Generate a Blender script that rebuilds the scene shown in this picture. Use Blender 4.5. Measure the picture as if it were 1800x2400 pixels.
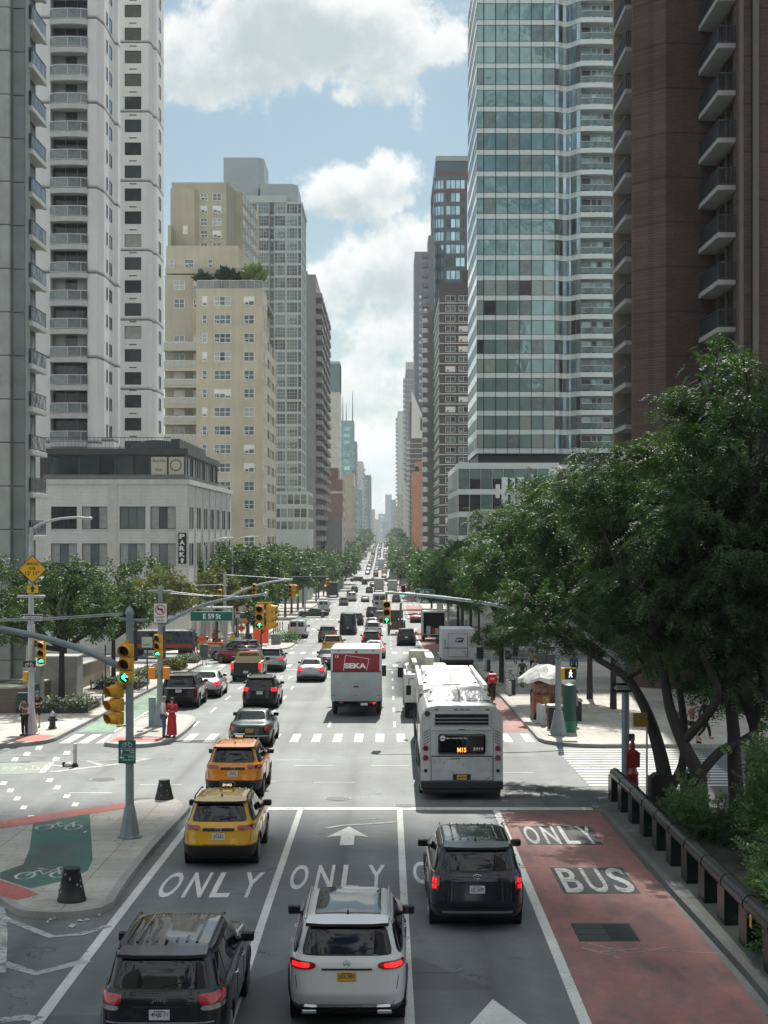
import bpy,bmesh,math,random
import numpy as np
from mathutils import Vector,Matrix
random.seed(7);rng=np.random.default_rng(7)
for o in list(bpy.data.objects):bpy.data.objects.remove(o)
scene=bpy.context.scene
COL=scene.collection
R=math.radians
F,CX,CY,CH=3600.0,908.0,1245.0,8.1
cam=bpy.data.cameras.new('camera');camo=bpy.data.objects.new('camera',cam);COL.objects.link(camo)
camo.location=(0,0,CH);camo.rotation_euler=(R(90),0,0)
cam.sensor_fit='AUTO';cam.sensor_width=36;cam.lens=36*F/2400
cam.shift_x=-(CX-900)/2400;cam.shift_y=(CY-1200)/2400
cam.clip_start=0.5;cam.clip_end=30000
scene.camera=camo
SUN_EL,SUN_AZ=48.0,5.0
to_sun=Vector((math.sin(R(SUN_AZ))*math.cos(R(SUN_EL)),math.cos(R(SUN_AZ))*math.cos(R(SUN_EL)),math.sin(R(SUN_EL))))
sun=bpy.data.lights.new('sun','SUN');sun.energy=4.3;sun.angle=R(0.5);sun.color=(1,.955,.88)
suno=bpy.data.objects.new('sun',sun);COL.objects.link(suno);suno.rotation_euler=to_sun.to_track_quat('Z','Y').to_euler()
scene.view_settings.view_transform='Standard';scene.view_settings.look='None'
scene.view_settings.exposure=0.72;scene.view_settings.gamma=1.0
scene.cycles.max_bounces=6;scene.cycles.diffuse_bounces=3;scene.cycles.glossy_bounces=3
scene.cycles.transparent_max_bounces=8;scene.cycles.volume_bounces=1;scene.cycles.transmission_bounces=3
scene.cycles.caustics_reflective=False;scene.cycles.caustics_refractive=False
scene.cycles.sample_clamp_indirect=4.0
scene.cycles.use_denoising=True
class NT:
 """tiny node-tree writer"""
 def __init__(s,nt):s.nt=nt;s.n=nt.nodes;s.l=nt.links
 def new(s,t,**k):
  nd=s.n.new(t)
  for a,b in k.items():setattr(nd,a,b)
  return nd
 def put(s,sock,v):
  if isinstance(v,bpy.types.NodeSocket):s.l.new(v,sock)
  elif v is not None:
   if hasattr(sock.default_value,'__len__')and not hasattr(v,'__len__'):v=(v,)*len(sock.default_value)
   if sock.type=='RGBA' and len(v)==3:v=(*v,1)
   sock.default_value=v
 def math(s,op,a,b=None,c=None,clamp=False):
  nd=s.new('ShaderNodeMath',operation=op,use_clamp=clamp);s.put(nd.inputs[0],a)
  if b is not None:s.put(nd.inputs[1],b)
  if c is not None:s.put(nd.inputs[2],c)
  return nd.outputs[0]
 def vmath(s,op,a,b=None,sc=None):
  nd=s.new('ShaderNodeVectorMath',operation=op);s.put(nd.inputs[0],a)
  if b is not None:s.put(nd.inputs[1],b)
  if sc is not None:s.put(nd.inputs['Scale'],sc)
  return nd.outputs['Value']if op in('LENGTH','DOT_PRODUCT','DISTANCE')else nd.outputs[0]
 def mix(s,f,a,b,mode='MIX'):
  nd=s.new('ShaderNodeMix',data_type='RGBA',blend_type=mode);nd.clamp_factor=True
  s.put(nd.inputs[0],f);s.put(nd.inputs[6],a);s.put(nd.inputs[7],b);return nd.outputs[2]
 def ramp(s,v,a0,a1,b0=0.,b1=1.,smooth=True):
  nd=s.new('ShaderNodeMapRange',interpolation_type='SMOOTHSTEP' if smooth else 'LINEAR')
  s.put(nd.inputs[0],v)
  for i,q in enumerate((a0,a1,b0,b1)):s.put(nd.inputs[1+i],q)
  return nd.outputs[0]
 def noise(s,vec,scale,detail=4,rough=.55,dist=0.):
  nd=s.new('ShaderNodeTexNoise');s.put(nd.inputs['Vector'],vec);s.put(nd.inputs['Scale'],scale)
  s.put(nd.inputs['Detail'],float(detail));s.put(nd.inputs['Roughness'],rough);s.put(nd.inputs['Distortion'],dist)
  return nd.outputs['Fac']
 def sep(s,v):nd=s.new('ShaderNodeSeparateXYZ');s.put(nd.inputs[0],v);return nd.outputs
 def comb(s,x,y,z=0.):
  nd=s.new('ShaderNodeCombineXYZ');s.put(nd.inputs[0],x);s.put(nd.inputs[1],y);s.put(nd.inputs[2],z);return nd.outputs[0]
world=bpy.data.worlds.new('World');scene.world=world;world.use_nodes=True
world.node_tree.nodes.clear();W=NT(world.node_tree)
sky=W.new('ShaderNodeTexSky',sky_type='NISHITA',sun_disc=False)
sky.sun_elevation=R(SUN_EL);sky.sun_rotation=R(SUN_AZ);sky.air_density=1.0;sky.dust_density=1.6;sky.ozone_density=1.6
D=W.new('ShaderNodeTexCoord').outputs['Generated']
dx,dy,dz=W.sep(D)
ahead=W.ramp(dy,.25,.5)
sy=W.math('MAXIMUM',dy,.2)
u=W.math('DIVIDE',dx,sy);v=W.math('DIVIDE',dz,sy)
CLOUDS=[(770,60,330,110,1.0),(640,60,230,140,1.),(930,90,190,130,1.0),(455,150,135,125,1.05),(400,60,60,60,.5),(390,235,70,60,.6),(808,222,48,28,.62),(830,450,150,75,1.),(905,410,90,60,.9),(790,470,90,60,.7),(860,640,210,100,.9),(760,690,110,120,.85),(960,560,120,90,.7),(900,760,190,80,.65),(830,900,240,110,.5),(850,1080,300,120,.8)]
def cloud_density(du,dv):
 uu=W.math('ADD',u,du);vv=W.math('ADD',v,dv)
 best=None
 for px,py,rx,ry,w in CLOUDS:
  a=W.math('MULTIPLY',W.math('SUBTRACT',uu,(px-CX)/F),F/rx)
  b=W.math('MULTIPLY',W.math('SUBTRACT',vv,(CY-py)/F),F/ry)
  d2=W.math('ADD',W.math('MULTIPLY',a,a),W.math('MULTIPLY',b,b))
  g=W.math('MULTIPLY',W.math('EXPONENT',W.math('MULTIPLY',d2,-.8)),w)
  best=g if best is None else W.math('SMOOTH_MAX',best,g,.15)
 blob=W.math('ADD',W.math('MULTIPLY',best,ahead),W.math('MULTIPLY',W.math('SUBTRACT',1.,ahead),.55))
 pv=W.vmath('ADD',D,W.comb(du,0.,dv))
 n1=W.noise(pv,13.,9,.6,.35);n2=W.noise(pv,36.,8,.68)
 n=W.math('ADD',W.math('MULTIPLY',n1,.64),W.math('MULTIPLY',n2,.36))
 return W.math('ADD',blob,W.math('MULTIPLY',W.math('SUBTRACT',n,.5),2.7))
d0=cloud_density(0.,0.);d1=cloud_density(.003,.014)
alpha=W.ramp(d0,.34,.64)
thick=W.ramp(d1,.3,1.1)
lit=W.mix(thick,(10.6,10.8,10.5),(5.8,6.6,6.8))
back=W.ramp(dy,.15,-.5,1.,1.3);lit=W.mix(1.,lit,W.comb(back,back,back),'MULTIPLY')
skyc=W.mix(1.0,sky.outputs[0],(.63,.77,.77),'MULTIPLY')
low=W.ramp(dz,.0,.22,.62,0.)
skyh=W.mix(low,skyc,(7.6,8.1,8.0))
up=W.ramp(dz,-.02,.01)
full=W.mix(W.math('MULTIPLY',W.math('MULTIPLY',alpha,up),.93),skyh,lit)
bg=W.new('ShaderNodeBackground');W.put(bg.inputs[0],full);bg.inputs[1].default_value=.058
wo=W.new('ShaderNodeOutputWorld');W.l.new(bg.outputs[0],wo.inputs[0])
_prof=[(-400,8.1),(20,8.1),(32,8.17),(48,8.42),(65,8.82),(90,9.4),(116,10.1),(180,12.1),(240,13.4),(332,15.2),(430,16.5),(560,16.0),(700,14.0),(880,9.9),(1030,8.4),(1090,8.7),(1250,11.5),(1500,16),(3000,40),(20000,40)]
_yy=np.arange(-400,3100,2.0);_hh=np.interp(_yy,*zip(*_prof))
_k=np.ones(5)/5;_hs=np.convolve(np.pad(_hh,2,mode='edge'),_k,mode='valid')
def hgt(Y):return float(np.interp(Y,_yy,_hs))
def gz(Y):return CH-hgt(Y)
def gY(py):
 t=(py-CY)/F;lo,hi=5.,1030.
 for _ in range(50):
  m=(lo+hi)/2
  if hgt(m)/m>t:lo=m
  else:hi=m
 return(lo+hi)/2
def PX(px,Y):return(px-CX)*Y/F
def PZ(py,Y):return CH-(py-CY)*Y/F
def gp(px,py):Y=gY(py);return(PX(px,Y),Y)
class MB:
 def __init__(s):s.V=[];s.F=[];s.M=[]
 def add(s,V,Fs,mi=0):
  n=len(s.V);s.V+=[tuple(q)for q in V];s.F+=[tuple(i+n for i in f)for f in Fs];s.M+=[mi]*len(Fs);return s
 def box(s,x0,x1,y0,y1,z0,z1,mi=0):
  V=[(x0,y0,z0),(x1,y0,z0),(x1,y1,z0),(x0,y1,z0),(x0,y0,z1),(x1,y0,z1),(x1,y1,z1),(x0,y1,z1)]
  return s.add(V,[(0,3,2,1),(4,5,6,7),(0,1,5,4),(1,2,6,5),(2,3,7,6),(3,0,4,7)],mi)
 def bbox(s,x0,x1,y0,y1,z0,z1,b=.02,mi=0):
  """box with bevelled edges"""
  bm=bmesh.new();bmesh.ops.create_cube(bm,size=1)
  for q in bm.verts:q.co=Vector((x0+(q.co.x+.5)*(x1-x0),y0+(q.co.y+.5)*(y1-y0),z0+(q.co.z+.5)*(z1-z0)))
  bmesh.ops.bevel(bm,geom=bm.edges[:],offset=b,segments=2,affect='EDGES',profile=.5)
  bm.verts.index_update();s.add([q.co[:]for q in bm.verts],[[q.index for q in f.verts]for f in bm.faces],mi);bm.free();return s
 def cyl(s,p0,p1,r0,r1=None,n=12,mi=0,caps=True):
  return s.tube([p0,p1],[r0,r0 if r1 is None else r1],n,mi,caps)
 def tube(s,pts,rs,n=8,mi=0,caps=True):
  pts=[Vector(p)for p in pts];rs=rs if hasattr(rs,'__len__')else[rs]*len(pts)
  V=[];prev=None
  for i,p in enumerate(pts):
   t=(pts[min(i+1,len(pts)-1)]-pts[max(i-1,0)]);t=t.normalized()if t.length>1e-9 else Vector((0,0,1))
   if prev is None:a=Vector((1,0,0))if abs(t.x)<.8 else Vector((0,1,0))
   else:a=prev
   b=t.cross(a).normalized();a=b.cross(t).normalized();prev=a
   for k in range(n):
    q=2*math.pi*k/n;V.append(p+(a*math.cos(q)+b*math.sin(q))*rs[i])
  Fs=[]
  for i in range(len(pts)-1):
   for k in range(n):
    k2=(k+1)%n;Fs.append((i*n+k,i*n+k2,(i+1)*n+k2,(i+1)*n+k))
  if caps:Fs+=[tuple(range(n))[::-1],tuple(range((len(pts)-1)*n,len(pts)*n))]
  return s.add(V,Fs,mi)
 def prism(s,poly,z0,z1,mi=0):
  n=len(poly);V=[(x,y,z0)for x,y in poly]+[(x,y,z1)for x,y in poly]
  return s.add(V,[tuple(range(n))[::-1],tuple(range(n,2*n))]+[(i,(i+1)%n,n+(i+1)%n,n+i)for i in range(n)],mi)
 def ext(s,poly,y0,y1,mi=0):
  """prism of an xz outline along y"""
  n=len(poly);V=[(x,y0,z)for x,z in poly]+[(x,y1,z)for x,z in poly]
  return s.add(V,[tuple(range(n)),tuple(range(n,2*n))[::-1]]+[(i,n+i,n+(i+1)%n,(i+1)%n)for i in range(n)],mi)
 def extx(s,poly,x0,x1,mi=0):
  n=len(poly);V=[(x0,y,z)for y,z in poly]+[(x1,y,z)for y,z in poly]
  return s.add(V,[tuple(range(n))[::-1],tuple(range(n,2*n))]+[(i,(i+1)%n,n+(i+1)%n,n+i)for i in range(n)],mi)
 def lathe(s,prof,n=16,mi=0,c=(0,0,0)):
  return s.tube([(c[0],c[1],c[2]+z)for r,z in prof],[r for r,z in prof],n,mi)
 def sphere(s,c,r,mi=0,n=10,m=6):
  rx,ry,rz=r if hasattr(r,'__len__')else(r,r,r);V=[];Fs=[]
  for i in range(m+1):
   a=math.pi*i/m
   for k in range(n):
    b=2*math.pi*k/n;V.append((c[0]+rx*math.sin(a)*math.cos(b),c[1]+ry*math.sin(a)*math.sin(b),c[2]+rz*math.cos(a)))
  for i in range(m):
   for k in range(n):Fs.append((i*n+k,(i+1)*n+k,(i+1)*n+(k+1)%n,i*n+(k+1)%n))
  return s.add(V,Fs,mi)
 def xf(s,M,start=0):
  for i in range(start,len(s.V)):s.V[i]=tuple(M@Vector(s.V[i]))
  return s
 def mesh(s,name,mats,smooth=None):
  me=bpy.data.meshes.new(name);me.from_pydata(s.V,[],s.F)
  for m in(mats if isinstance(mats,(list,tuple))else[mats]):me.materials.append(m)
  if any(s.M):me.polygons.foreach_set('material_index',s.M)
  if smooth is not None:
   me.shade_smooth()
   if smooth<180:me.set_sharp_from_angle(angle=R(smooth))
  me.update();return me
 def build(s,name,mats,parent=None,loc=(0,0,0),rz=0.,smooth=None):
  return obj(name,s.mesh(name,mats,smooth),parent,loc,rz)
def obj(name,me,parent=None,loc=(0,0,0),rz=0.):
 o=bpy.data.objects.new(name,me);COL.objects.link(o);o.parent=parent
 o.location=loc
 if isinstance(rz,(tuple,list)):o.rotation_euler=rz
 elif rz:o.rotation_euler=(0,0,rz)
 return o
def tag(o,label=None,cat=None,group=None,kind=None):
 for k,val in(('label',label),('category',cat),('group',group),('kind',kind)):
  if val:o[k]=val
 return o
def thing(name,label,cat,loc,rz=0.,group=None):
 o=bpy.data.objects.new(name,None);COL.objects.link(o);o.empty_display_size=.3;o.location=loc
 if isinstance(rz,(tuple,list)):o.rotation_euler=rz
 elif rz:o.rotation_euler=(0,0,rz)
 return tag(o,label,cat,group)
_o1='first second third fourth fifth sixth seventh eighth ninth tenth eleventh twelfth thirteenth fourteenth fifteenth sixteenth seventeenth eighteenth nineteenth'.split()
def nth(i):return _o1[i]if i<19 else('twentieth','thirtieth','fortieth','fiftieth')[(i+1)//10-2]if(i+1)%10==0 else('twenty','thirty','forty','fifty')[(i+1)//10-2]+' '+_o1[(i+1)%10-1]
def copy_tree(o,label=None,loc=None,rz=None,parent=None):
 c=o.copy();COL.objects.link(c)
 if parent:c.parent=parent
 if label:c['label']=label
 if loc is not None:c.location=loc
 if rz is not None:c.rotation_euler=(0,0,rz)
 for ch in kids(o):copy_tree(ch,parent=c)
 return c
def kids(o):return list(o.children)
def struct(o):o['kind']='structure';return o
MATS={}
def mat(name,col,rough=.6,metal=0.,var=.12,scale=3.,bump=0.,bscale=40.,coat=0.,emit=0.,spec=None,detail=5):
 if name in MATS:return MATS[name]
 m=bpy.data.materials.new(name);m.use_nodes=True;m.node_tree.nodes.clear();T=NT(m.node_tree)
 b=T.new('ShaderNodeBsdfPrincipled');out=T.new('ShaderNodeOutputMaterial');T.l.new(b.outputs[0],out.inputs[0])
 co=T.new('ShaderNodeTexCoord').outputs['Object']
 if var:
  n=T.noise(co,scale,detail,.6)
  f=T.ramp(n,.3,.7,1-var,1+var*.6,False)
  c=T.mix(1.,(*col,1),T.comb(f,f,f),'MULTIPLY');T.put(b.inputs['Base Color'],c)
  T.put(b.inputs['Roughness'],T.ramp(n,.3,.7,max(rough*(1-var*.8),.02),min(rough*(1+var*.8),1),False))
 else:
  b.inputs['Base Color'].default_value=(*col,1);b.inputs['Roughness'].default_value=rough
 b.inputs['Metallic'].default_value=metal
 if coat:b.inputs['Coat Weight'].default_value=coat;b.inputs['Coat Roughness'].default_value=.04
 if spec is not None:b.inputs['Specular IOR Level'].default_value=spec
 if emit:b.inputs['Emission Color'].default_value=(*col,1);b.inputs['Emission Strength'].default_value=emit
 if bump:
  bn=T.new('ShaderNodeBump');bn.inputs['Strength'].default_value=bump;bn.inputs['Distance'].default_value=.02
  T.put(bn.inputs['Height'],T.noise(co,bscale,4,.6));T.l.new(bn.outputs[0],b.inputs['Normal'])
 MATS[name]=m;return m
def paint_mat(name,col,metal=0.):
 if name in MATS:return MATS[name]
 m=mat(name,col,.4,metal,.05,1.3,coat=1.0,spec=.15)
 return m
def glassy(name,col,metal=.55,rough=.05,wob=.25,wsc=1.1,var=.5,rand=True,vscale=.25):
 """window glass: tinted, mirror-like, gently wavy; each pane object differs a little"""
 if name in MATS:return MATS[name]
 m=bpy.data.materials.new(name);m.use_nodes=True;m.node_tree.nodes.clear();T=NT(m.node_tree)
 b=T.new('ShaderNodeBsdfPrincipled');out=T.new('ShaderNodeOutputMaterial');T.l.new(b.outputs[0],out.inputs[0])
 co=T.new('ShaderNodeTexCoord').outputs['Object']
 oi=T.new('ShaderNodeObjectInfo').outputs['Random']
 geo=T.new('ShaderNodeNewGeometry')
 pv=T.vmath('ADD',geo.outputs['Position'],T.comb(T.math('MULTIPLY',oi,90.),0.,0.))
 n=T.noise(pv,vscale,3,.6)
 f=T.ramp(T.math('ADD',T.math('MULTIPLY',n,.7),T.math('MULTIPLY',oi,.3)),.3,.7,1-var,1+var,False)
 T.put(b.inputs['Base Color'],T.mix(1.,(*col,1),T.comb(f,f,f),'MULTIPLY'))
 b.inputs['Metallic'].default_value=metal;b.inputs['Roughness'].default_value=rough
 bn=T.new('ShaderNodeBump');bn.inputs['Strength'].default_value=wob;bn.inputs['Distance'].default_value=.05
 T.put(bn.inputs['Height'],T.noise(pv,wsc,2,.5));T.l.new(bn.outputs[0],b.inputs['Normal'])
 MATS[name]=m;return m
def brickm(name,c1,c2,mortar,bw=.2,bh=.067,ms=.012,var=.25,rough=.85,band=None,vscale=.15):
 if name in MATS:return MATS[name]
 m=bpy.data.materials.new(name);m.use_nodes=True;m.node_tree.nodes.clear();T=NT(m.node_tree)
 b=T.new('ShaderNodeBsdfPrincipled');out=T.new('ShaderNodeOutputMaterial');T.l.new(b.outputs[0],out.inputs[0])
 co=T.new('ShaderNodeTexCoord').outputs['Object'];x,y,z=T.sep(co)
 br=T.new('ShaderNodeTexBrick');T.put(br.inputs['Vector'],T.comb(T.math('ADD',x,y),z))
 T.put(br.inputs['Color1'],c1);T.put(br.inputs['Color2'],c2);T.put(br.inputs['Mortar'],mortar)
 br.inputs['Scale'].default_value=1.;br.inputs['Mortar Size'].default_value=ms
 br.inputs['Brick Width'].default_value=bw;br.inputs['Row Height'].default_value=bh
 n=T.noise(co,vscale,6,.65);st=T.noise(T.comb(T.math('MULTIPLY',T.math('ADD',x,y),1.2),0.,T.math('MULTIPLY',z,.12)),1.2,4,.6)
 f=T.ramp(T.math('ADD',T.math('MULTIPLY',n,.6),T.math('MULTIPLY',st,.4)),.35,.65,1-var,1+var*.4,False)
 c=T.mix(1.,br.outputs['Color'],T.comb(f,f,f),'MULTIPLY')
 if band:
  q=T.math('FRACT',T.math('DIVIDE',T.math('ADD',z,400.*band),band));c=T.mix(T.ramp(q,.0,.06,.9,0.),c,(.03,.027,.024,1))
 T.put(b.inputs['Base Color'],c);b.inputs['Roughness'].default_value=rough
 MATS[name]=m;return m
white_paint=mat('white_metal',(.74,.75,.74),.4,var=.06)
black_plastic=mat('black_plastic',(.012,.013,.014),.5,var=.2,scale=9)
rubber=mat('tyre_rubber',(.018,.018,.019),.8,var=.2,scale=12)
chrome=mat('chrome',(.72,.74,.75),.15,1.,var=.05)
steel=mat('galvanised_steel',(.38,.42,.43),.45,.55,var=.18,scale=6)
dark_steel=mat('dark_steel',(.06,.07,.075),.45,.5,var=.2)
signal_yellow=mat('signal_yellow',(.72,.38,.03),.45,var=.15,scale=5)
_tc={}
def text_geo(body,offset=0.):
 k=(body,offset)
 if k not in _tc:
  c=bpy.data.curves.new('t','FONT');c.body=body;c.size=1;c.offset=offset;c.resolution_u=4
  o=bpy.data.objects.new('t',c);COL.objects.link(o)
  me=bpy.data.meshes.new_from_object(o)
  V=np.array([q.co[:2]for q in me.vertices]);Fs=[tuple(p.vertices)for p in me.polygons]
  bpy.data.objects.remove(o);bpy.data.curves.remove(c);bpy.data.meshes.remove(me)
  V=(V-V.min(0))/(V.max(0)-V.min(0));_tc[k]=(V,Fs)
 return _tc[k]
def add_text(mb,body,x0,x1,z0,z1,y,mi=0,offset=.02,flip=False,shear=0.):
 """letters facing -Y on the plane y"""
 V,Fs=text_geo(body,offset)
 mb.add([(x0+(x1-x0)*(a+shear*b),y,z0+(z1-z0)*b)for a,b in V],[f if not flip else f[::-1]for f in Fs],mi);return mb
def drape(poly,dz,thick=None,step=3.,mb=None,mi=0):
 """flat outline laid over the sloping ground (optionally as a slab of some thickness)"""
 bm=bmesh.new();f=bm.faces.new([bm.verts.new((x,y,1))for x,y in poly])
 y0=min(p[1]for p in poly);y1=max(p[1]for p in poly)
 if f.normal.z==0:f.normal_update()
 if f.normal.z<0:f.normal_flip()
 yy=math.ceil((y0+.01)/step)*step
 while yy<min(y1-.01,1100):
  bmesh.ops.bisect_plane(bm,geom=bm.verts[:]+bm.edges[:]+bm.faces[:],plane_co=(0,yy,0),plane_no=(0,1,0));yy+=step if yy<300 else step*6
 if thick:
  top=bm.faces[:];r=bmesh.ops.extrude_face_region(bm,geom=top)
  new=[g for g in r['geom']if isinstance(g,bmesh.types.BMVert)]
  for q in new:q.co.z=2
  bmesh.ops.recalc_face_normals(bm,faces=bm.faces[:])
 for q in bm.verts:
  if thick:q.co.z=gz(q.co.y)+(dz if q.co.z>1.5 else dz-thick)
  else:q.co.z=gz(q.co.y)+dz
 bm.verts.index_update();mb=mb or MB()
 mb.add([q.co[:]for q in bm.verts],[[q.index for q in g.verts]for g in bm.faces],mi);bm.free();return mb
def ribbon(pts,w,side=0.):
 """outline of a strip along pts; side shifts it (+ = to the left of travel)"""
 L=[];Rr=[];n=len(pts)
 for i in range(n):
  a=Vector(pts[max(i-1,0)]);b=Vector(pts[min(i+1,n-1)]);t=(b-a).normalized();nn=Vector((-t.y,t.x))
  p=Vector(pts[i]);L.append(p+nn*(w/2+side));Rr.append(p+nn*(-w/2+side))
 return[tuple(q)for q in L+Rr[::-1]]
def smooth_path(pts,n=6,closed=False):
 out=[];P=[Vector(p)for p in pts];m=len(P)
 for i in range(m if closed else m-1):
  p0,p1,p2,p3=(P[(i+k-1)%m]if closed else P[min(max(i+k-1,0),m-1)]for k in range(4))
  for j in range(n):
   t=j/n;out.append(tuple(.5*((2*p1)+(p2-p0)*t+(2*p0-5*p1+4*p2-p3)*t*t+(3*p1-3*p2+p3-p0)*t**3)))
 if not closed:out.append(tuple(P[-1]))
 return out
def pxs(*pts):return[gp(a,b)for a,b in pts]
def ground_mat(name,base,kind):
 m=bpy.data.materials.new(name);m.use_nodes=True;m.node_tree.nodes.clear();T=NT(m.node_tree)
 b=T.new('ShaderNodeBsdfPrincipled');out=T.new('ShaderNodeOutputMaterial');T.l.new(b.outputs[0],out.inputs[0])
 P=T.new('ShaderNodeNewGeometry').outputs['Position'];x,y,z=T.sep(P)
 fine=T.noise(P,28.,4,.7);mid=T.noise(P,1.3,6,.65);big=T.noise(P,.16,5,.6)
 f=T.math('MULTIPLY',T.ramp(fine,.25,.75,.82,1.16,False),T.math('MULTIPLY',T.ramp(mid,.3,.7,.86,1.1,False),T.ramp(big,.3,.7,.72,1.18,False)))
 c=T.mix(1.,(*base,1),T.comb(f,f,f),'MULTIPLY');rough=.82
 if kind=='asphalt':
  ph=T.math('FRACT',T.math('DIVIDE',T.math('ADD',x,302.65),3.0))
  tr=T.math('ADD',T.ramp(T.math('ABSOLUTE',T.math('SUBTRACT',ph,.24)),0.,.14,1.,0.),T.ramp(T.math('ABSOLUTE',T.math('SUBTRACT',ph,.76)),0.,.14,1.,0.))
  oil=T.ramp(T.math('ABSOLUTE',T.math('SUBTRACT',ph,.5)),0.,.13,1.,0.)
  str_=T.noise(T.comb(T.math('MULTIPLY',x,1.2),T.math('MULTIPLY',y,.07),0.),1.,5,.6)
  lane=T.math('ADD',1.,T.math('SUBTRACT',T.math('MULTIPLY',tr,.12),T.math('MULTIPLY',T.math('MULTIPLY',oil,T.ramp(str_,.35,.65)),.34)))
  c=T.mix(1.,c,T.comb(lane,lane,lane),'MULTIPLY')
  vo=T.new('ShaderNodeTexVoronoi',feature='DISTANCE_TO_EDGE');T.put(vo.inputs['Vector'],T.vmath('ADD',P,T.vmath('SCALE',T.comb(mid,big,0.),sc=3.)));vo.inputs['Scale'].default_value=.22
  cr=T.math('MULTIPLY',T.ramp(vo.outputs[0],0.,.008,1.,0.),T.ramp(T.noise(P,.5,2),.5,.56))
  c=T.mix(T.math('MULTIPLY',cr,.85),c,(.03,.03,.03,1))
  vp=T.new('ShaderNodeTexVoronoi',feature='F1',distance='CHEBYCHEV');T.put(vp.inputs['Vector'],T.comb(T.math('MULTIPLY',x,.16),T.math('MULTIPLY',y,.1),0.));vp.inputs['Scale'].default_value=1.
  pc=T.sep(vp.outputs['Color'])[0];c=T.mix(T.ramp(pc,.74,.76,0.,.35),c,(.045,.05,.052,1))
  st=T.ramp(T.noise(P,.9,3,.5),.66,.74,0.,.35);c=T.mix(st,c,(.05,.05,.05,1));rough=.72
 if kind=='concrete':
  jx=T.math('ABSOLUTE',T.math('SUBTRACT',T.math('FRACT',T.math('DIVIDE',T.math('ADD',x,300.3),1.52)),.5))
  jy=T.math('ABSOLUTE',T.math('SUBTRACT',T.math('FRACT',T.math('DIVIDE',T.math('ADD',y,300.),1.52)),.5))
  j=T.math('MAXIMUM',T.ramp(jx,.488,.494),T.ramp(jy,.488,.494));c=T.mix(T.math('MULTIPLY',j,.6),c,(.1,.095,.085,1))
  sp=T.ramp(T.noise(P,7.,2,.5),.62,.68,0.,.5);c=T.mix(sp,c,(.12,.11,.1,1))
  cellx=T.math('FLOOR',T.math('DIVIDE',T.math('ADD',x,300.3+.76),1.52));celly=T.math('FLOOR',T.math('DIVIDE',T.math('ADD',y,300.76),1.52))
  wn=T.new('ShaderNodeTexWhiteNoise',noise_dimensions='2D');T.put(wn.inputs['Vector'],T.comb(cellx,celly));q=T.ramp(wn.outputs['Value'],0.,1.,.86,1.08,False)
  c=T.mix(1.,c,T.comb(q,q,q),'MULTIPLY')
 if kind in('paint','worn'):
  w=T.noise(P,9.,6,.75);w2=T.noise(P,.7,3,.6)
  lo=.60 if kind=='paint' else .50
  k=T.math('ADD',w,T.math('MULTIPLY',T.math('SUBTRACT',w2,.5),.5))
  c=T.mix(T.ramp(k,lo,lo+.09,0.,.75),c,(.13,.135,.135,1))
 if kind=='lanepaint':
  w=T.noise(T.comb(T.math('MULTIPLY',x,1.5),T.math('MULTIPLY',y,.5),0.),1.6,6,.7);g=T.noise(P,30.,3,.7)
  c=T.mix(T.math('MULTIPLY',T.ramp(w,.38,.66),.5),c,(.12,.115,.115,1));c=T.mix(T.ramp(g,.5,.75,0.,.3),c,(.1,.1,.1,1));c=T.mix(T.ramp(T.noise(T.comb(T.math('MULTIPLY',x,.5),T.math('MULTIPLY',y,.22),0.),1.,5,.6),.5,.68,0.,.6),c,(.09,.07,.07,1))
 T.put(b.inputs['Base Color'],c);b.inputs['Roughness'].default_value=rough
 bn=T.new('ShaderNodeBump');bn.inputs['Strength'].default_value=.35;bn.inputs['Distance'].default_value=.01
 T.put(bn.inputs['Height'],T.noise(P,60.,3,.7));T.l.new(bn.outputs[0],b.inputs['Normal'])
 return m
asphalt=ground_mat('asphalt',(.158,.172,.172),'asphalt')
concrete=ground_mat('sidewalk_concrete',(.46,.44,.39),'concrete')
kerb_m=ground_mat('kerb_stone',(.33,.33,.31),'plain')
wpaint=ground_mat('road_paint',(.70,.70,.66),'paint')
wworn=ground_mat('worn_road_paint',(.52,.53,.50),'worn')
redlane=ground_mat('red_lane_paint',(.36,.165,.145),'lanepaint')
greenlane=ground_mat('green_lane_paint',(.05,.17,.125),'lanepaint')
greenfar=ground_mat('faded_green_lane_paint',(.2,.36,.24),'lanepaint')
redkerb=ground_mat('red_kerb_paint',(.55,.17,.15),'worn')
blackpatch=ground_mat('black_lettering_patch',(.06,.065,.065),'plain')
mb=MB();ys=list(range(-60,1100,4))+[1100,1200,1500,2000,3000,9000]
for i,yq in enumerate(ys):
 mb.V+=[(-5000,yq,gz(yq)),(5000,yq,gz(yq))]
 if i:mb.F.append((2*i-2,2*i-1,2*i+1,2*i));mb.M.append(0)
struct(mb.build('ground',asphalt))
LK,RK=-14.0,6.4
def sheet(name,poly,dz,m,thick=None):return struct(drape(poly,dz,thick).build(name,m))
STREETS=[(118,132),(198,226),(308,320),(398,410),(488,500),(578,590),(668,680),(758,770),(848,860),(938,950),(1028,1040)]
def walk(x0,x1,y0,y1,r=2.2,side='L'):
 """pavement block with rounded corners at the avenue"""
 s=-1 if side=='L' else 1;xk=x1 if side=='L' else x0;xo=x0 if side=='L' else x1;P=[(xo,y0)]
 for i in range(5):
  a=R(90*i/4);P.append((xk+s*(r-r*math.sin(a)),y0+r-r*math.cos(a)))
 for i in range(5):
  a=R(90*i/4);P.append((xk+s*(r-r*math.cos(a)),y1-r+r*math.sin(a)))
 P.append((xo,y1));return P
edges=[(62.0,118)]+[(STREETS[i][1],STREETS[i+1][0])for i in range(len(STREETS)-1)]
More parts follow.
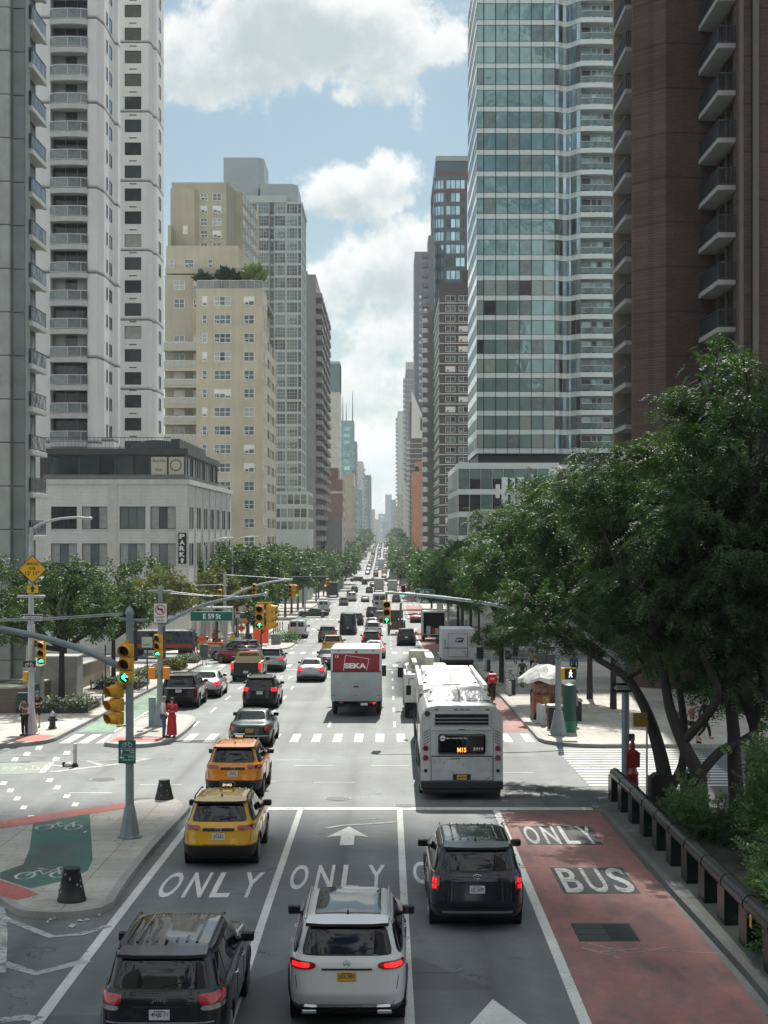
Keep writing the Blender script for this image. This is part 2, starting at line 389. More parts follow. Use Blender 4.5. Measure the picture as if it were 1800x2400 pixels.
for a,b in edges:
 for side,x0,x1 in(('L',-70,LK),('R',RK,70)):
  P=walk(x0,x1,a,b,2.4,side)
  sheet('sidewalk',P,.15,concrete,.4)
  struct(drape(ribbon(P[1:-1],.17),.153,.3).build('kerb',kerb_m))
soil=mat('dark_planting_soil',(.05,.05,.042),.9,var=.5,scale=2.5,bump=1.5,bscale=6)
sheet('planting_bed',[(7.5,-15),(26,-15),(26,44.5),(7.5,44.5)],.17,soil)
P=[(30,-20),(6.65,-20),(6.62,28),(6.5,34),(6.42,42),(6.42,45.6),(6.75,47.2),(7.6,48.0),(9,48.3),(30,48.3)]
sheet('sidewalk',P,.15,ground_mat('shaded_mossy_setts',(.12,.125,.11),'concrete'),.4);struct(drape(ribbon(P[1:-1],.17),.153,.3).build('kerb',ground_mat('dark_kerb',(.15,.155,.15),'plain')))  # dark mossy setts; tree shade is also put into their colour
isl=pxs((433,1908),(436,1896),(428,1887),(405,1882),(330,1886),(0,1941))
isl2=pxs((0,2112),(50,2144),(105,2151),(165,2151),(225,2143),(256,2128))
P=smooth_path([isl2[5],(-6.13,35.5),(-6.14,40),isl[0],isl[1],isl[2],isl[3],isl[4]],5)
P=P+[isl[5],(-14,42.6),(-14,33.2)]+smooth_path(isl2[:5],4)
sheet('traffic_island',P,.15,concrete,.4);struct(drape(ribbon(P[-18:]+P[:-22],.2),.153,.3).build('kerb',kerb_m))
P=smooth_path([(-9.5,62.6),(-9.0,64.5),(-9.0,71),(-9.5,74.0),(-10.4,74.6),(-11.6,73),(-11.6,64),(-11.2,62.4),(-10.2,62.1)],4,True)
sheet('median_island',P,.15,concrete,.4);struct(drape(ribbon(P+P[:1],.16),.153,.3).build('kerb',kerb_m))
P=[(-11.7,116),(-9.6,116),(-8.9,117.5),(-8.9,105),(-9.4,103.5),(-11.5,103.5)]
sheet('bus_lane',[(3.36,10),(6.38,10),(6.33,45.9),(3.36,45.9)],.004,redlane)
sheet('bus_lane',[(3.36,67.9),(6.3,67.9),(6.3,115),(3.36,115)],.004,redlane)
for a,b in edges[1:5]:sheet('bus_lane',[(3.36,a+6),(6.3,a+6),(6.3,b-4),(3.36,b-4)],.004,redlane)
sheet('bike_lane',[(-13.7,68),(-12.2,68),(-12.2,114),(-13.7,114)],.004,greenfar)
for a,b in edges[1:3]:sheet('bike_lane',[(-13.7,a+5),(-12.2,a+5),(-12.2,b-4),(-13.7,b-4)],.004,greenfar)
gl=pxs((78,1936),(210,1917),(217,2030),(205,2056),(155,2078),(70,2098),(0,2074),(0,2060),(55,2040),(70,2000))
sheet('bike_lane',gl,.154,greenlane)
sheet('tactile_strip',pxs((0,1937),(0,1956),(150,1930),(295,1906),(293,1893),(150,1914)),.157,redkerb)
sheet('tactile_strip',pxs((0,2078),(60,2098),(90,2112),(40,2125),(0,2116)),.157,mat('red_tactile_tiles',(.5,.15,.13),.8,var=.3,scale=8,bump=.6,bscale=60))
sheet('tactile_strip',[(-11.4,62.9),(-9.5,62.9),(-9.3,64.6),(-11.4,64.6)],.157,redkerb)
sheet('tactile_strip',[(-15.6,63.4),(-14.3,63.0),(-14.1,65.2),(-15.2,65.6)],.157,mat('red_tactile_tiles',(.5,.15,.13)))
def marks(name,polys,m,dz=.007):
 b=MB()
 for p in polys:drape(p,dz,mb=b)
 return struct(b.build(name,m))
def rect(x0,x1,y0,y1):return[(x0,y0),(x1,y0),(x1,y1),(x0,y1)]
for x,w,y0,y1 in((-2.62,.17,10,46.2),(.37,.17,10,46.2),(3.27,.2,10,46.2)):marks('lane_line',[rect(x-w/2,x+w/2,y0,y1)],wpaint)
marks('lane_line',[ribbon([(-5.86,10),(-5.8,24),(-5.66,40),(-5.62,46.2)],.2)],wpaint)
marks('stop_line',[rect(-5.7,6.2,46.22,46.75)],wpaint)
for x in(-8.9,-5.75,-2.68,.33,3.3):
 D_=[];yq=70.
 while yq<1050:
  if not any(a-9<yq<b+6 for a,b in STREETS):D_.append(rect(x-.06,x+.06,yq,yq+2.6 if x!=3.3 else yq+6.4))
  yq+=7.2 if x!=3.3 else 6.4
 marks('lane_line',D_,wpaint)
D_=[rect(-12.15,-12.05,68,114),rect(-11.2,-11.1,76,103)]+[ribbon([(-12.1,70+i*5.),(-11.2,72.+i*5)],.1)for i in range(1,9)]
marks('bike_lane_line',D_,wpaint)
def ladder(x0,x1,y0,y1,pitch=.9,w=.36,skip=()):
 out=[];x=x0
 while x<x1:out.append(rect(x,x+w,y0,y1));x+=pitch
 return out
marks('crosswalk',ladder(-8.6,6.2,64.0,67.2),wpaint)
marks('crosswalk',ladder(-13.6,-11.9,63.6,67.0,.75,.42),wpaint)
for a,b in STREETS[:6]:
 marks('crosswalk',ladder(-13.6,6.2,a-4.6,a-1.4,1.0,.42),wpaint)
 marks('crosswalk',ladder(-13.6,6.2,b+1.2,b+4.6,1.0,.42),wpaint)
 marks('stop_line',[rect(-8.9,3.3,a-7.6,a-7.1)],wpaint)
D_=[];yq=51.2
while yq<61.3:D_.append([(6.75,yq),(12.0+.03*(yq-50),yq),(12.0,yq+.33),(6.75,yq+.33)]);yq+=.72
marks('crosswalk',D_,wpaint)
marks('guide_dashes',[rect(x,x+1.4,yq,yq+.1)for x,yq in((-8.3,51.4),(-3.4,56.4),(-.6,56.4),(4.0,50.6),(4.3,59.5),(-4.2,58.),(3.8,54.5),(-5.2,52.2),(-2.5,52),(-10.3,49.6))],wpaint)
def pdash(l):return[[gp(a-8,b+4),gp(a+6,b+4.5),gp(a+11,b-4),gp(a-3,b-4.5)]for a,b in l]
marks('guide_dashes',pdash([(115,1829),(133,1846),(155,1866),(175,1886),(192,1902),(7,1836),(23,1853),(39,1872),(54,1893),(70,1915),(155,1765),(130,1779),(90,1753),(62,1767),(34,1780)]),wpaint)
marks('gore_marking',[ribbon(pxs((118,1786),(200,1784),(355,1777)),.12),ribbon(pxs((118,1810),(200,1800),(300,1788),(355,1777)),.3),ribbon(pxs((98,1812),(121,1786)),.25),ribbon(pxs((122,1793),(165,1798)),.2),ribbon(pxs((200,1783),(245,1795)),.2)],wworn)
sheet('bike_lane',pxs((0,1788),(118,1785),(98,1812),(0,1816)),.005,mat('faded_green_paint',(.27,.31,.25),.8,var=.3,scale=2))
marks('gore_marking',[ribbon(pxs((5,2150),(60,2172),(120,2196),(190,2190),(257,2170)),.2),ribbon(pxs((5,2258),(85,2282),(205,2252)),.28),ribbon(pxs((0,2392),(60,2385),(90,2390)),.3),ribbon(pxs((3,2120),(9,2190),(4,2280)),.15)],wworn)
def road_text(body,c0,c1,dz=.009,m=None,gap=.35,name='road_lettering',off=.015):
 """letters between a near-left and far-right corner, stretched along the road; c = (xleft, xright, ynear, yfar)"""
 x0,x1=c0;y0,y1=c1;n=len(body);w=(x1-x0)/(n+gap*(n-1));b=MB()
 for i,ch in enumerate(body):
  V,Fs=text_geo(ch,off);a=x0+i*w*(1+gap)
  b.add([(a+w*p,y0+(y1-y0)*q,gz(y0+(y1-y0)*q)+dz)for p,q in V],Fs)
 return struct(b.build(name,m or wpaint))
road_text('ONLY',(-5.25,-2.95),(34.4,37.1),gap=.4)
road_text('ONLY',(-2.3,-.06),(35.2,38.0),gap=.5)
road_text('ONLY',(.62,2.9),(35.8,38.4),gap=.45)
sheet('lettering_patch',[(3.72,40.65),(5.72,40.65),(5.7,43.5),(3.68,43.5)],.008,blackpatch)
road_text('ONLY',(3.76,5.66),(40.75,43.4),.012,gap=.35,m=wworn)
sheet('lettering_patch',[(4.0,34.8),(5.75,34.8),(5.75,37.7),(3.98,37.7)],.008,blackpatch)
road_text('BUS',(4.08,5.7),(34.9,37.6),.012,gap=.3,m=wworn)
road_text('BUS',(3.9,5.8),(72.5,75),.012,m=wworn);road_text('ONLY',(3.9,5.8),(104.3,106.6),.012,m=wworn);road_text('BUS',(3.9,5.8),(101,103.3),.012,m=wworn)
road_text('ONLY',(-8.1,-6.3),(100.5,103.5));road_text('ONLY',(-5.2,-3.2),(102,105))
def arrow(cx,y0,y1,w):
 h=(y1-y0);return[(cx-w*.16,y0),(cx+w*.16,y0),(cx+w*.16,y0+h*.5),(cx+w*.5,y0+h*.42),(cx,y1),(cx-w*.5,y0+h*.42),(cx-w*.16,y0+h*.5)]
marks('lane_arrow',[arrow(-1.08,40.6,43.4,1.15)],wpaint);marks('lane_arrow',[arrow(1.83,41.0,43.9,1.15)],wpaint);marks('lane_arrow',[arrow(1.83,23.8,26.7,1.15)],wpaint)
marks('lane_arrow',[arrow(-7.3,93,96,1.1)],wpaint)
marks('paint_scrape',[ribbon(pxs((765,1942),(800,1935),(860,1932),(930,1927)),.18),ribbon(pxs((840,1922),(900,1918)),.1),ribbon(pxs((1380,2212),(1480,2236),(1560,2222)),.03),ribbon(pxs((1365,2222),(1450,2246)),.03),ribbon(pxs((1400,2232),(1500,2225),(1690,2236)),.025)],wworn,.011)
def bike_symbol(c,s,dz,name='bike_symbol',m=None,flip=1,rot=0.):
 """two rings and a frame, lying on the lane at c, s = wheelbase-ish length"""
 b=MB();ca,sa=math.cos(rot),math.sin(rot)
 def tr(p):return(c[0]+(p[0]*ca-p[1]*sa)*s,c[1]+(p[0]*sa+p[1]*ca)*s*1.8)
 for cx_ in(-.5,.5):
  ring=[(cx_+.27*math.cos(a),.27*math.sin(a))for a in np.linspace(0,2*math.pi,17)];drape(ribbon([tr(p)for p in ring],.075),dz,mb=b)
 for q in([(-.5,0),(-.2,.42),(.3,.42),(.0,.05),(-.2,.42)],[(.5,0),(.3,.55),(.42,.6)],[(-.3,.55),(-.1,.55)],[(.0,.05),(.3,.42)]):
  drape(ribbon([tr(p)for p in q],.07),dz,mb=b)
 return struct(b.build(name,m or wworn))
bike_symbol(gp(138,1952),.8,.159);bike_symbol(gp(100,2066),.78,.159,rot=.12);bike_symbol(gp(48,1802),.85,.009)
iron=mat('cast_iron',(.075,.08,.08),.6,.5,var=.35,scale=14,bump=.8,bscale=30)
def manhole(px,py,r,lab):
 x,y=gp(px,py);s_=math.atan((gz(y+1)-gz(y-1))/2)
 t=thing('manhole_cover',lab,'manhole cover',(x,y,gz(y)),(s_,0,0))
 MB().lathe([(r*1.13,.001),(r*1.13,.012),(r*1.02,.012)],28).build('rim',kerb_m,t)
 b=MB().lathe([(r,.002),(r,.016),(.02,.018)],28)
 for k in range(-4,5):
  q=math.sqrt(max(r*r*.85-(k*r*.2)**2,0));b.box(k*r*.2-.012,k*r*.2+.012,-q,q,.016,.021)
 b.build('cover',iron,t)
manhole(792,1872,.38,'round iron manhole cover in the middle lane just past the stop line');manhole(951,1889,.34,'small manhole cover touching the white stop line')
manhole(1226,1862,.4,'manhole cover behind the white bus beside the bus lane');manhole(243,1827,.42,'manhole cover in the cross street left of the near signal pole')
manhole(339,1874,.38,'manhole cover by the small tapered bollard on the island tip')
manhole(1278,1851,.33,'faint manhole cover right of the dark one behind the bus')
t=thing('drain_grate','square metal drain grate in the red bus lane below the word BUS','drain grate',(4.42,31.3,gz(31.3)),(math.atan((gz(32)-gz(30))/2),0,0))
MB().box(-.6,.62,-.72,.72,.003,.012).build('frame',iron,t)
b=MB()
for k in range(26):b.box(.05+k*.021,.058+k*.021,-.66,.66,.012,.02)
b.build('grating',dark_steel,t)
b=MB()
for k in range(3):b.box(-.57,.03,-.66+k*.44,-.66+k*.44+.42,.012,.017)
b.build('plate',iron,t)
glass_dark=glassy('window_glass',(.13,.16,.165),.22,.06)
glass_teal=glassy('teal_tower_glass',(.20,.31,.30),.5,.05,.45,.5,.22)
glass_blue=glassy('blue_tower_glass',(.30,.42,.48),.6,.06)
glass_deep=glassy('dark_window_glass',(.05,.065,.07),.15,.06)
glass_far=glassy('far_glass',(.25,.45,.47),.5,.1)
tint_b=mat('tinted_blind',(.24,.30,.27),.2,.2,var=.15,scale=1,coat=.8);tint_c=mat('tinted_curtain',(.14,.19,.18),.2,.2,var=.3,scale=1.2,coat=.8)
clear_g=mat('balcony_glass',(.16,.19,.19),.1,.2,var=.4,scale=2,coat=.6);fin_d=mat('brown_fin_concrete',(.15,.125,.11),.85,var=.2,scale=1)
blind=mat('window_blind',(.74,.74,.68),.35,var=.25,scale=2.5,coat=.6)
curtain=mat('window_curtain',(.34,.37,.35),.35,var=.25,scale=1.6,coat=.7)
room_dark=mat('dark_room_behind_glass',(.03,.035,.037),.12,var=.5,scale=1.5)
fr_white=mat('white_window_frame',(.76,.77,.74),.5);fr_dark=mat('dark_window_frame',(.05,.06,.06),.4,.3);fr_grey=mat('grey_window_frame',(.32,.35,.34),.45,.2)
rail_g=mat('tower_rail_glass',(.10,.15,.15),.12,.2,var=.4,scale=2,coat=.6)
fr_pale=mat('pale_spandrel_panel',(.56,.62,.60),.3,.1,.08,1.,coat=.4)
roof_m=mat('roof_gravel',(.2,.2,.19),.9,var=.2)
_wm={}
def win_mesh(w,h,nx=1,nz=1,fw=.05,frame=None,glass=None,var=0,band=0.,fancy=True):
 """one window: frame, bars, panes; var picks what shows behind the panes (0 glass, 1 blind, 2 curtain, 3 air conditioner, 4 dark room)"""
 w=round(w,2);h=round(h,2);frame=frame or fr_dark;glass=glass or glass_dark
 key=(w,h,nx,nz,fw,frame.name,glass.name,var,band)
 if key in _wm:return _wm[key]
 rr=random.Random(hash((w,h,nx,nz,var))%99991);b=MB()
 b.box(0,w,-.01,.05,0,fw).box(0,w,-.01,.05,h-fw,h).box(0,fw,-.01,.05,fw,h-fw).box(w-fw,w,-.01,.05,fw,h-fw)
 xs=[fw+(w-2*fw)*i/nx for i in range(nx+1)];zs=[fw+(h-2*fw)*i/nz for i in range(nz+1)]
 for i in range(1,nx):b.box(xs[i]-fw*.4,xs[i]+fw*.4,0,.045,fw,h-fw)
 for i in range(1,nz):b.box(fw,w-fw,.003,.042,zs[i]-fw*.4,zs[i]+fw*.4)
 for i in range(nx):
  for j in range(nz):
   x0,x1,z0,z1=xs[i],xs[i+1],zs[j],zs[j+1];q=1
   if var==4 and rr.random()<.6:q=4
   if var==2 and(i in(0,nx-1)):q=3
   if var==1:
    f=z1-(z1-z0)*(1.if j==nz-1 else rr.choice((0,.5)));b.add([(x0,.03,f),(x1,.03,f),(x1,.03,z1),(x0,.03,z1)],[(0,1,2,3)],2);z1=f
    if z1-z0<.02:continue
   b.add([(x0,.03,z0),(x1,.03,z0),(x1,.03,z1),(x0,.03,z1)],[(0,1,2,3)],q)
 if var==3 or(var==1 and nx>1 and fancy and w>.8 and fw>.05):
  a=w*.12;b.box(a,a+.62,-.28,.02,fw,fw+.42,5);b.box(a+.08,a+.54,-.285,-.28,fw+.06,fw+.36,4)
 tw='tower' in glass.name;me=b.mesh('window',[frame,glass,tint_b if tw else blind,tint_c if tw else curtain,room_dark,fr_white]);_wm[key]=me;return me
def vis_area(c):
 """share of the frame a window's corners could cover"""
 xs=[CX+F*p[0]/max(p[1],1)for p in c];zs=[CY-F*(p[2]-CH)/max(p[1],1)for p in c]
 a=max(0,min(max(xs),1800)-max(min(xs),0));b=max(0,min(max(zs),1300)-max(min(zs),0));return a*b
class Bld:
 def __init__(s,name,label,cat='building',group=None):
  s.root=thing(name,label,cat,(0,0,0),0,group);s.w=[];s.other=[];s.walls={}
 def wmb(s,m):return s.walls.setdefault(m.name,(MB(),m))[0]
 def face(s,P0,P1,z0,z1,cols,rows,m,depth=.15,**wk):
  """wall from P0 to P1 (outward side on the right of travel reversed: north faces run left to right) with window cells; cols in metres along, rows in z"""
  P0=Vector(P0);P1=Vector(P1);L=(P1-P0).length;d=(P1-P0)/L;n=Vector((d.y,-d.x));b=s.wmb(m)
  var=wk.pop('vars',(0,0,4));name=wk.pop('name','window');cell=wk.pop('cell',None);sill=wk.pop('sill',None)
  cols=[c for c in cols if c[1]<=L+.01 and c[0]>=-.01];rows=[r for r in rows if r[1]<=z1+.01 and r[0]>=z0-.01]
  us=sorted({0,L,*[q for c in cols for q in c]});zs=sorted({z0,z1,*[q for r in rows for q in r]})
  cs={round(c[0],4)for c in cols};rs={round(r[0],4)for r in rows}
  def pt(u_,z_,off=0.):q=P0+d*u_-n*off;return(q.x,q.y,z_)
  for i in range(len(us)-1):
   for j in range(len(zs)-1):
    u0,u1,a0,a1=us[i],us[i+1],zs[j],zs[j+1]
    if round(u0,4)in cs and round(a0,4)in rs:
     A=[pt(u0,a0),pt(u1,a0),pt(u1,a1),pt(u0,a1)];B=[pt(u0,a0,depth),pt(u1,a0,depth),pt(u1,a1,depth),pt(u0,a1,depth)]
     b.add(A+B,[(0,1,5,4),(1,2,6,5),(2,3,7,6),(3,0,4,7)])
     s.w.append((vis_area(A)*random.uniform(.98,1.02),name,win_mesh(u1-u0,a1-a0,var=random.choice(var),**wk),pt(u0,a0,depth-.06),math.atan2(d.y,d.x)))
     if sill:q0=pt(u0-.06,a0-.1,-.05);q1=pt(u1+.06,a0,.02);s.other.append(('window_sill',A,q0,q1,math.atan2(d.y,d.x),u1-u0+.12,sill))
    else:b.add([pt(u0,a0),pt(u1,a0),pt(u1,a1),pt(u0,a1)],[(0,1,2,3)])
 def box(s,m,*a):s.wmb(m).box(*a)
 def roof(s,x0,x1,y0,y1,z,m=None,par=.6,wall=None):
  b=s.wmb(m or roof_m);b.box(x0+.3,x1-.3,y0+.3,y1-.3,z-.5,z)
  if wall:
   c=s.wmb(wall)
   for q in((x0,x1,y0,y0+.3),(x0,x1,y1-.3,y1),(x0,x0+.3,y0+.3,y1-.3),(x1-.3,x1,y0+.3,y1-.3)):c.box(*q,z-.02,z+par)
 def finish(s,wallname='wall'):
  for k,(b,m)in s.walls.items():b.build('roof' if m is roof_m else wallname,m,s.root)
  by={}
  for q in s.w:by.setdefault(q[1],[]).append(q)
  for name,l in by.items():
   l.sort(key=lambda q:-q[0])
   for a,nm,me,loc,rz in l[:98]:obj(nm,me,s.root,loc,rz)
   rest=l[98:]
   if rest:
    V=[];Fs=[];mi=[];mats=[]
    for a,nm,me,loc,rz in rest:
     M=Matrix.Translation(loc)@Matrix.Rotation(rz,4,'Z');n=len(V);V+=[(M@q.co)[:]for q in me.vertices]
     mp=[]
     for mm in me.materials:
      if mm not in mats:mats.append(mm)
      mp.append(mats.index(mm))
     for p in me.polygons:Fs.append([i+n for i in p.vertices]);mi.append(mp[p.material_index])
    me=bpy.data.meshes.new(name);me.from_pydata(V,[],Fs)
    for mm in mats:me.materials.append(mm)
    me.polygons.foreach_set('material_index',mi);o=obj(name,me,s.root);o['kind']='stuff'
  return s.root
def grid(L,w,gap,start=None):
 n=int((L-gap)//(w+gap));s0=(L-n*w-(n-1)*gap)/2 if start is None else start
 return[(s0+i*(w+gap),s0+i*(w+gap)+w)for i in range(n)]
def floors(z0,n,fh,a,h):return[(z0+i*fh+a,z0+i*fh+a+h)for i in range(n)]
def railing(L,h=1.05,solid=True,pitch=.12,m=None,glass=False):
 b=MB();b.box(0,L,-.03,.03,h-.06,h);b.box(0,L,-.02,.02,.06,.1)
 if glass:b.box(0,L,-.008,.008,.12,h-.08,1)
 n=int(L/(1.1 if glass else pitch))
 for i in range(n+1):x=min(L*i/max(n,1),L-.02);b.box(x-.012 if x>.02 else 0,x+.012,-.012,.012,.1,h-.06)
 return b
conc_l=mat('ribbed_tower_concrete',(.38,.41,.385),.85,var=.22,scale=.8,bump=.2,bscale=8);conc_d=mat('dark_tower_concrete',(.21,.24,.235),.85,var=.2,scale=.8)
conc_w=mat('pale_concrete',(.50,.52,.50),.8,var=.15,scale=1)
B=Bld('apartment_tower','grey concrete tower with vertical ribs and dark balconies at the left edge')
fh=2.8;zt=62.;x0=-40.
b=B.wmb(conc_l);b2=B.wmb(conc_d)
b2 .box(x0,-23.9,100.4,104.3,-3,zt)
xs_=[-23.42-1.0]
for k,(a,c)in enumerate(((-25.95,-24.28),(-24.16,-23.42),(-28.6,-26.6),(-31.4,-29.4))):
 for i in range(int((zt+3)/fh)):
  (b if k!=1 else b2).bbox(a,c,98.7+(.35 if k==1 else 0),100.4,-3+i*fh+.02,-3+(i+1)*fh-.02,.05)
 B.box(conc_l,a-.06,c+.06,99.25,100.41,-3,zt)
for i in range(int((zt+1)/fh)):
 z=PZ(46,100)-fh*14+i*fh
 if z<4:continue
 r_=MB().bbox(0,.32,0,4.3,-.32,0,.02);r_.box(-.55,0,.05,4.25,-.26,0);o=r_.build('balcony',conc_w,B.root,(-23.4,99.95,z))
 q=railing(4.1,1.0,glass=True);q.xf(Matrix.Rotation(R(90),4,'Z')).build('railing',[dark_steel,glass_deep],o,(.25,.1,0))
 q=railing(.5,1.0,glass=True).build('railing',[dark_steel,glass_deep],o,(-.3,.1,0))
rows=[(PZ(46,100)-fh*14+i*fh+.05,PZ(46,100)-fh*14+i*fh+2.3)for i in range(2,24)]
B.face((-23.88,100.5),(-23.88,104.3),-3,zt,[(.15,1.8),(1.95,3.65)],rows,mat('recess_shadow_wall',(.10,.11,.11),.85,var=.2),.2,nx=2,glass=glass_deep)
B.roof(x0,-23.9,100.4,104.3,zt+.2);B.finish()
whiteb=brickm('white_glazed_brick',(.80,.81,.78),(.76,.77,.75),(.66,.67,.65),var=.14,band=2.8*3,vscale=.1)
B=Bld('apartment_tower','tall white tower with a stack of glass railed balconies, left of the cream building')
zt=92.;fh=2.78
zb=PZ(180/3.687,152)
rows=[(zb-fh*30+i*fh,zb-fh*30+i*fh+2.45)for i in range(60)];rows=[r for r in rows if 16.5<r[0]<89]
bx0=PX(118,152);bx1=PX(205,152);bx2=PX(226,152);bx3=PX(250,158)
B.face((-50,152),(bx2,152),12.5,zt,[(bx0+50,bx1+50)],rows,whiteb,1.3,nx=3,nz=1,glass=glass_deep,frame=fr_grey,vars=(2,2,4,0),name='balcony_door')
srow=[(r[0]+.7,r[0]+2.0)for r in rows]
B.face((bx2,152),(bx2+.4,154),12.5,zt,[],[],whiteb);B.face((bx2+.4,154),(bx2+.4,160),12.5,zt,[(1.2,1.9),(2.8,4.3)],srow,whiteb,.05,glass=glass_deep)
B.face((bx2+.4,160),(bx2+.7,160.2),12.5,zt,[],[],whiteb);B.face((bx2+.7,160.2),(bx2+.7,161.6),12.5,zt,[],[],whiteb)
B.box(whiteb,-50,bx2-.3,153.4,161.4,12.5,zt-.1)
for r in rows:
 z=r[0];w_=bx1-bx0;cx_=(bx0+bx1)/2
 P=[(-w_/2,.35),(-w_/2,-.25),(-w_*.35,-.5),(0,-.62),(w_*.35,-.5),(w_/2,-.25),(w_/2,.35)]
 o=MB().prism(P,-.5,0).build('balcony',conc_w,B.root,(cx_,152,z+.05))
 rb=MB()
 for i in range(1,5):
  a=Vector(P[i]);c=Vector(P[i+1]);L=(c-a).length
  q=railing(L,1.05,glass=True);M=Matrix.Translation((a.x,a.y+.04,0))@Matrix.Rotation(math.atan2(c.y-a.y,c.x-a.x),4,'Z');q.xf(M);n=len(rb.V);rb.V+=q.V;rb.F+=[tuple(i_+n for i_ in f)for f in q.F];rb.M+=q.M
 rb.build('railing',[fr_white,clear_g],o,(0,0,0))
wz=PZ(40/3.687,186);rows2=[(wz-1.55+fh*(i-27),wz+fh*(i-27))for i in range(60)];rows2=[r for r in rows2 if 8<r[0]<89]
c0=PX(292,186)+50;c1=PX(331,186)+50;cx3=PX(348,186)
B.face((-50,186),(cx3,186),-3,zt+3,[(c0,c1)],rows2,whiteb,.18,glass=glass_deep,vars=(0,4,0,2,4))
for r in rows2:B.box(fr_dark,(c0+c1)/2-50-.45,(c0+c1)/2-50+.45,185.97,186.0,r[0]-.75,r[0]-.63)
B.face((cx3,186),(cx3+.25,186.8),-3,zt+3,[],[],whiteb)
B.face((cx3+.25,186.8),(cx3+.25,188.4),-3,zt+3,[],[],whiteb);B.face((cx3+.25,188.4),(cx3+.6,188.7),-3,zt+3,[],[],whiteb)
B.face((cx3+.6,188.7),(cx3+.6,194.6),-3,zt+3,[(1.6,3.4)],rows2,whiteb,.05,glass=glass_deep)
B.box(whiteb,-50,cx3,187,194.5,-3,zt+2.9);B.roof(-50,bx2,152.3,161,zt+.3);B.finish()
gar=brickm('pale_painted_brick',(.76,.77,.73),(.69,.70,.66),(.55,.55,.52),.4,.13,.02,.2)
conc_f=mat('fin_concrete',(.60,.60,.56),.85,var=.18,scale=1.2)
Y0=143.;XL=-32.5;XR=PX(439,Y0)
def zz(q):return PZ(900+q/2.765,Y0)
def xx(q):return PX(q/2.765,Y0)
B=Bld('garage_building','low white brick building with dark glass top storey and arched roof behind the trees')
cols=[(xx(a)-XL,xx(c)-XL)for a,c in((330,498),(531,695),(775,942),(975,1138))]
rows=[(zz(940),zz(794)),(zz(1180),zz(1033)),(zz(1180)-4.6,zz(1033)-4.6)]
B.face((XL,Y0),(XR,Y0),-4,zz(650),cols,rows,gar,.22,nx=3,glass=glass_dark,vars=(2,2,4,0),sill=conc_f)
L=40.;cs=[];fins=B.wmb(conc_f);n=7
for i in range(n):
 a=.8+i*L/n;cs+=[(a,a+1.6),(a+2.2,a+3.6)];fins.box(XR,XR+.10,Y0+a-.65,Y0+a-.2,-4,zz(655))
B.face((XR,Y0),(XR,Y0+L),-4,zz(655),cs,rows,conc_f,.05,nx=2,glass=glass_dark,vars=(2,4,0))
B.box(conc_f,XL,XR+.25,Y0-.12,Y0+L+.1,zz(650),zz(618));B.box(conc_f,xx(700),xx(760),Y0-.12,Y0,-4,zz(650))
B.roof(XL,XR,Y0+.2,Y0+L,zz(618)+.45)
gx1=xx(1195);dk=mat('dark_fascia',(.055,.06,.058),.5,var=.3,scale=1.5)
B.face((XL,Y0+.7),(gx1,Y0+.7),zz(618),zz(455),[(xx(a)-XL,xx(c)-XL)for a,c in((300,500),(508,622),(628,735),(741,850),(856,962),(968,1077),(1083,1190))],[(zz(605),zz(462))],dk,.12,glass=glass_deep,vars=(4,0,4),fw=.06,name='glass_panel')
B.face((gx1,Y0+.7),(gx1,Y0+28),zz(618),zz(455),grid(27.3,1.7,.22),[(zz(605),zz(462))],dk,.12,glass=glass_dark,vars=(0,1,2),name='glass_panel')
B.box(dk,XL,gx1+.25,Y0+.5,Y0+28.3,zz(455),zz(415));B.box(mat('dark_fascia',None)if False else dk,xx(300),xx(1160),Y0+12,Y0+27,zz(415),zz(415)+.1)
B.box(dk,gx1-1.4,gx1-.6,Y0+1.2,Y0+22,zz(415),zz(350))
r_=railing(gx1-1.4-XL,zz(340)-zz(412),pitch=.35);r_.build('railing',dark_steel,B.root,(XL,Y0+.9,zz(414)))
arch=[(xx(975)+(xx(1150)-xx(975))*math.cos(a),zz(412)+(zz(350)-zz(412))*math.sin(a))for a in np.linspace(0,math.pi,17)]
arch_o=MB().ext(arch,Y0+3,Y0+16).build('vault',mat('vault_metal',(.17,.18,.175),.4,.4,var=.2),B.root)
rb=MB()
for i in range(26):x=xx(800)+(xx(1150)-xx(800))*(i+.5)/26;hh=math.sqrt(max(1-((i+.5)/13-1)**2,0));rb.box(x-.03,x+.03,Y0+2.95,Y0+3.0,zz(412),zz(412)+(zz(350)-zz(412))*hh)
rb.build('rib',dark_steel,arch_o)
paper=mat('poster_paper',(.55,.52,.40),.7,var=.1);ink=mat('poster_ink',(.04,.04,.04),.7,var=0)
for a,c,txt in((972,1074,(('PILATES',982,1064,505,488),('POOL',1000,1042,562,546),('PHYSICAL THERAPY',978,1068,596,584))),(1087,1186,(('212)777-7703',1090,1182,597,582),))):
 p=MB().box(xx(a),xx(c),Y0+.68,Y0+.70,zz(600),zz(470));
 for t_,a0,a1,b0,b1 in txt:add_text(p,t_,xx(a0),xx(a1),zz(b0),zz(b1),Y0+.675,1)
 if len(txt)==1:
  for q in range(20):an=q*math.pi/10;p.box(xx(1133)+.5*math.cos(an)-.06,xx(1133)+.5*math.cos(an)+.06,Y0+.67,Y0+.68,zz(524)+.5*math.sin(an)-.06,zz(524)+.5*math.sin(an)+.06,1)
 p.build('poster',[paper,ink],B.root)
B.box(whiteb,xx(580),xx(660),Y0+6,Y0+9,zz(415),zz(325))
for nm,A,q0,q1,rz,L_,m_ in B.other:MB().box(0,L_,0,.1,0,.1).build(nm,m_,B.root,q0,rz)
B.finish()
t=thing('parking_sign','black vertical sign with white letters PARK on the white brick building','sign',(PX(427,142.4),142.5,PZ(1285,142.5)))
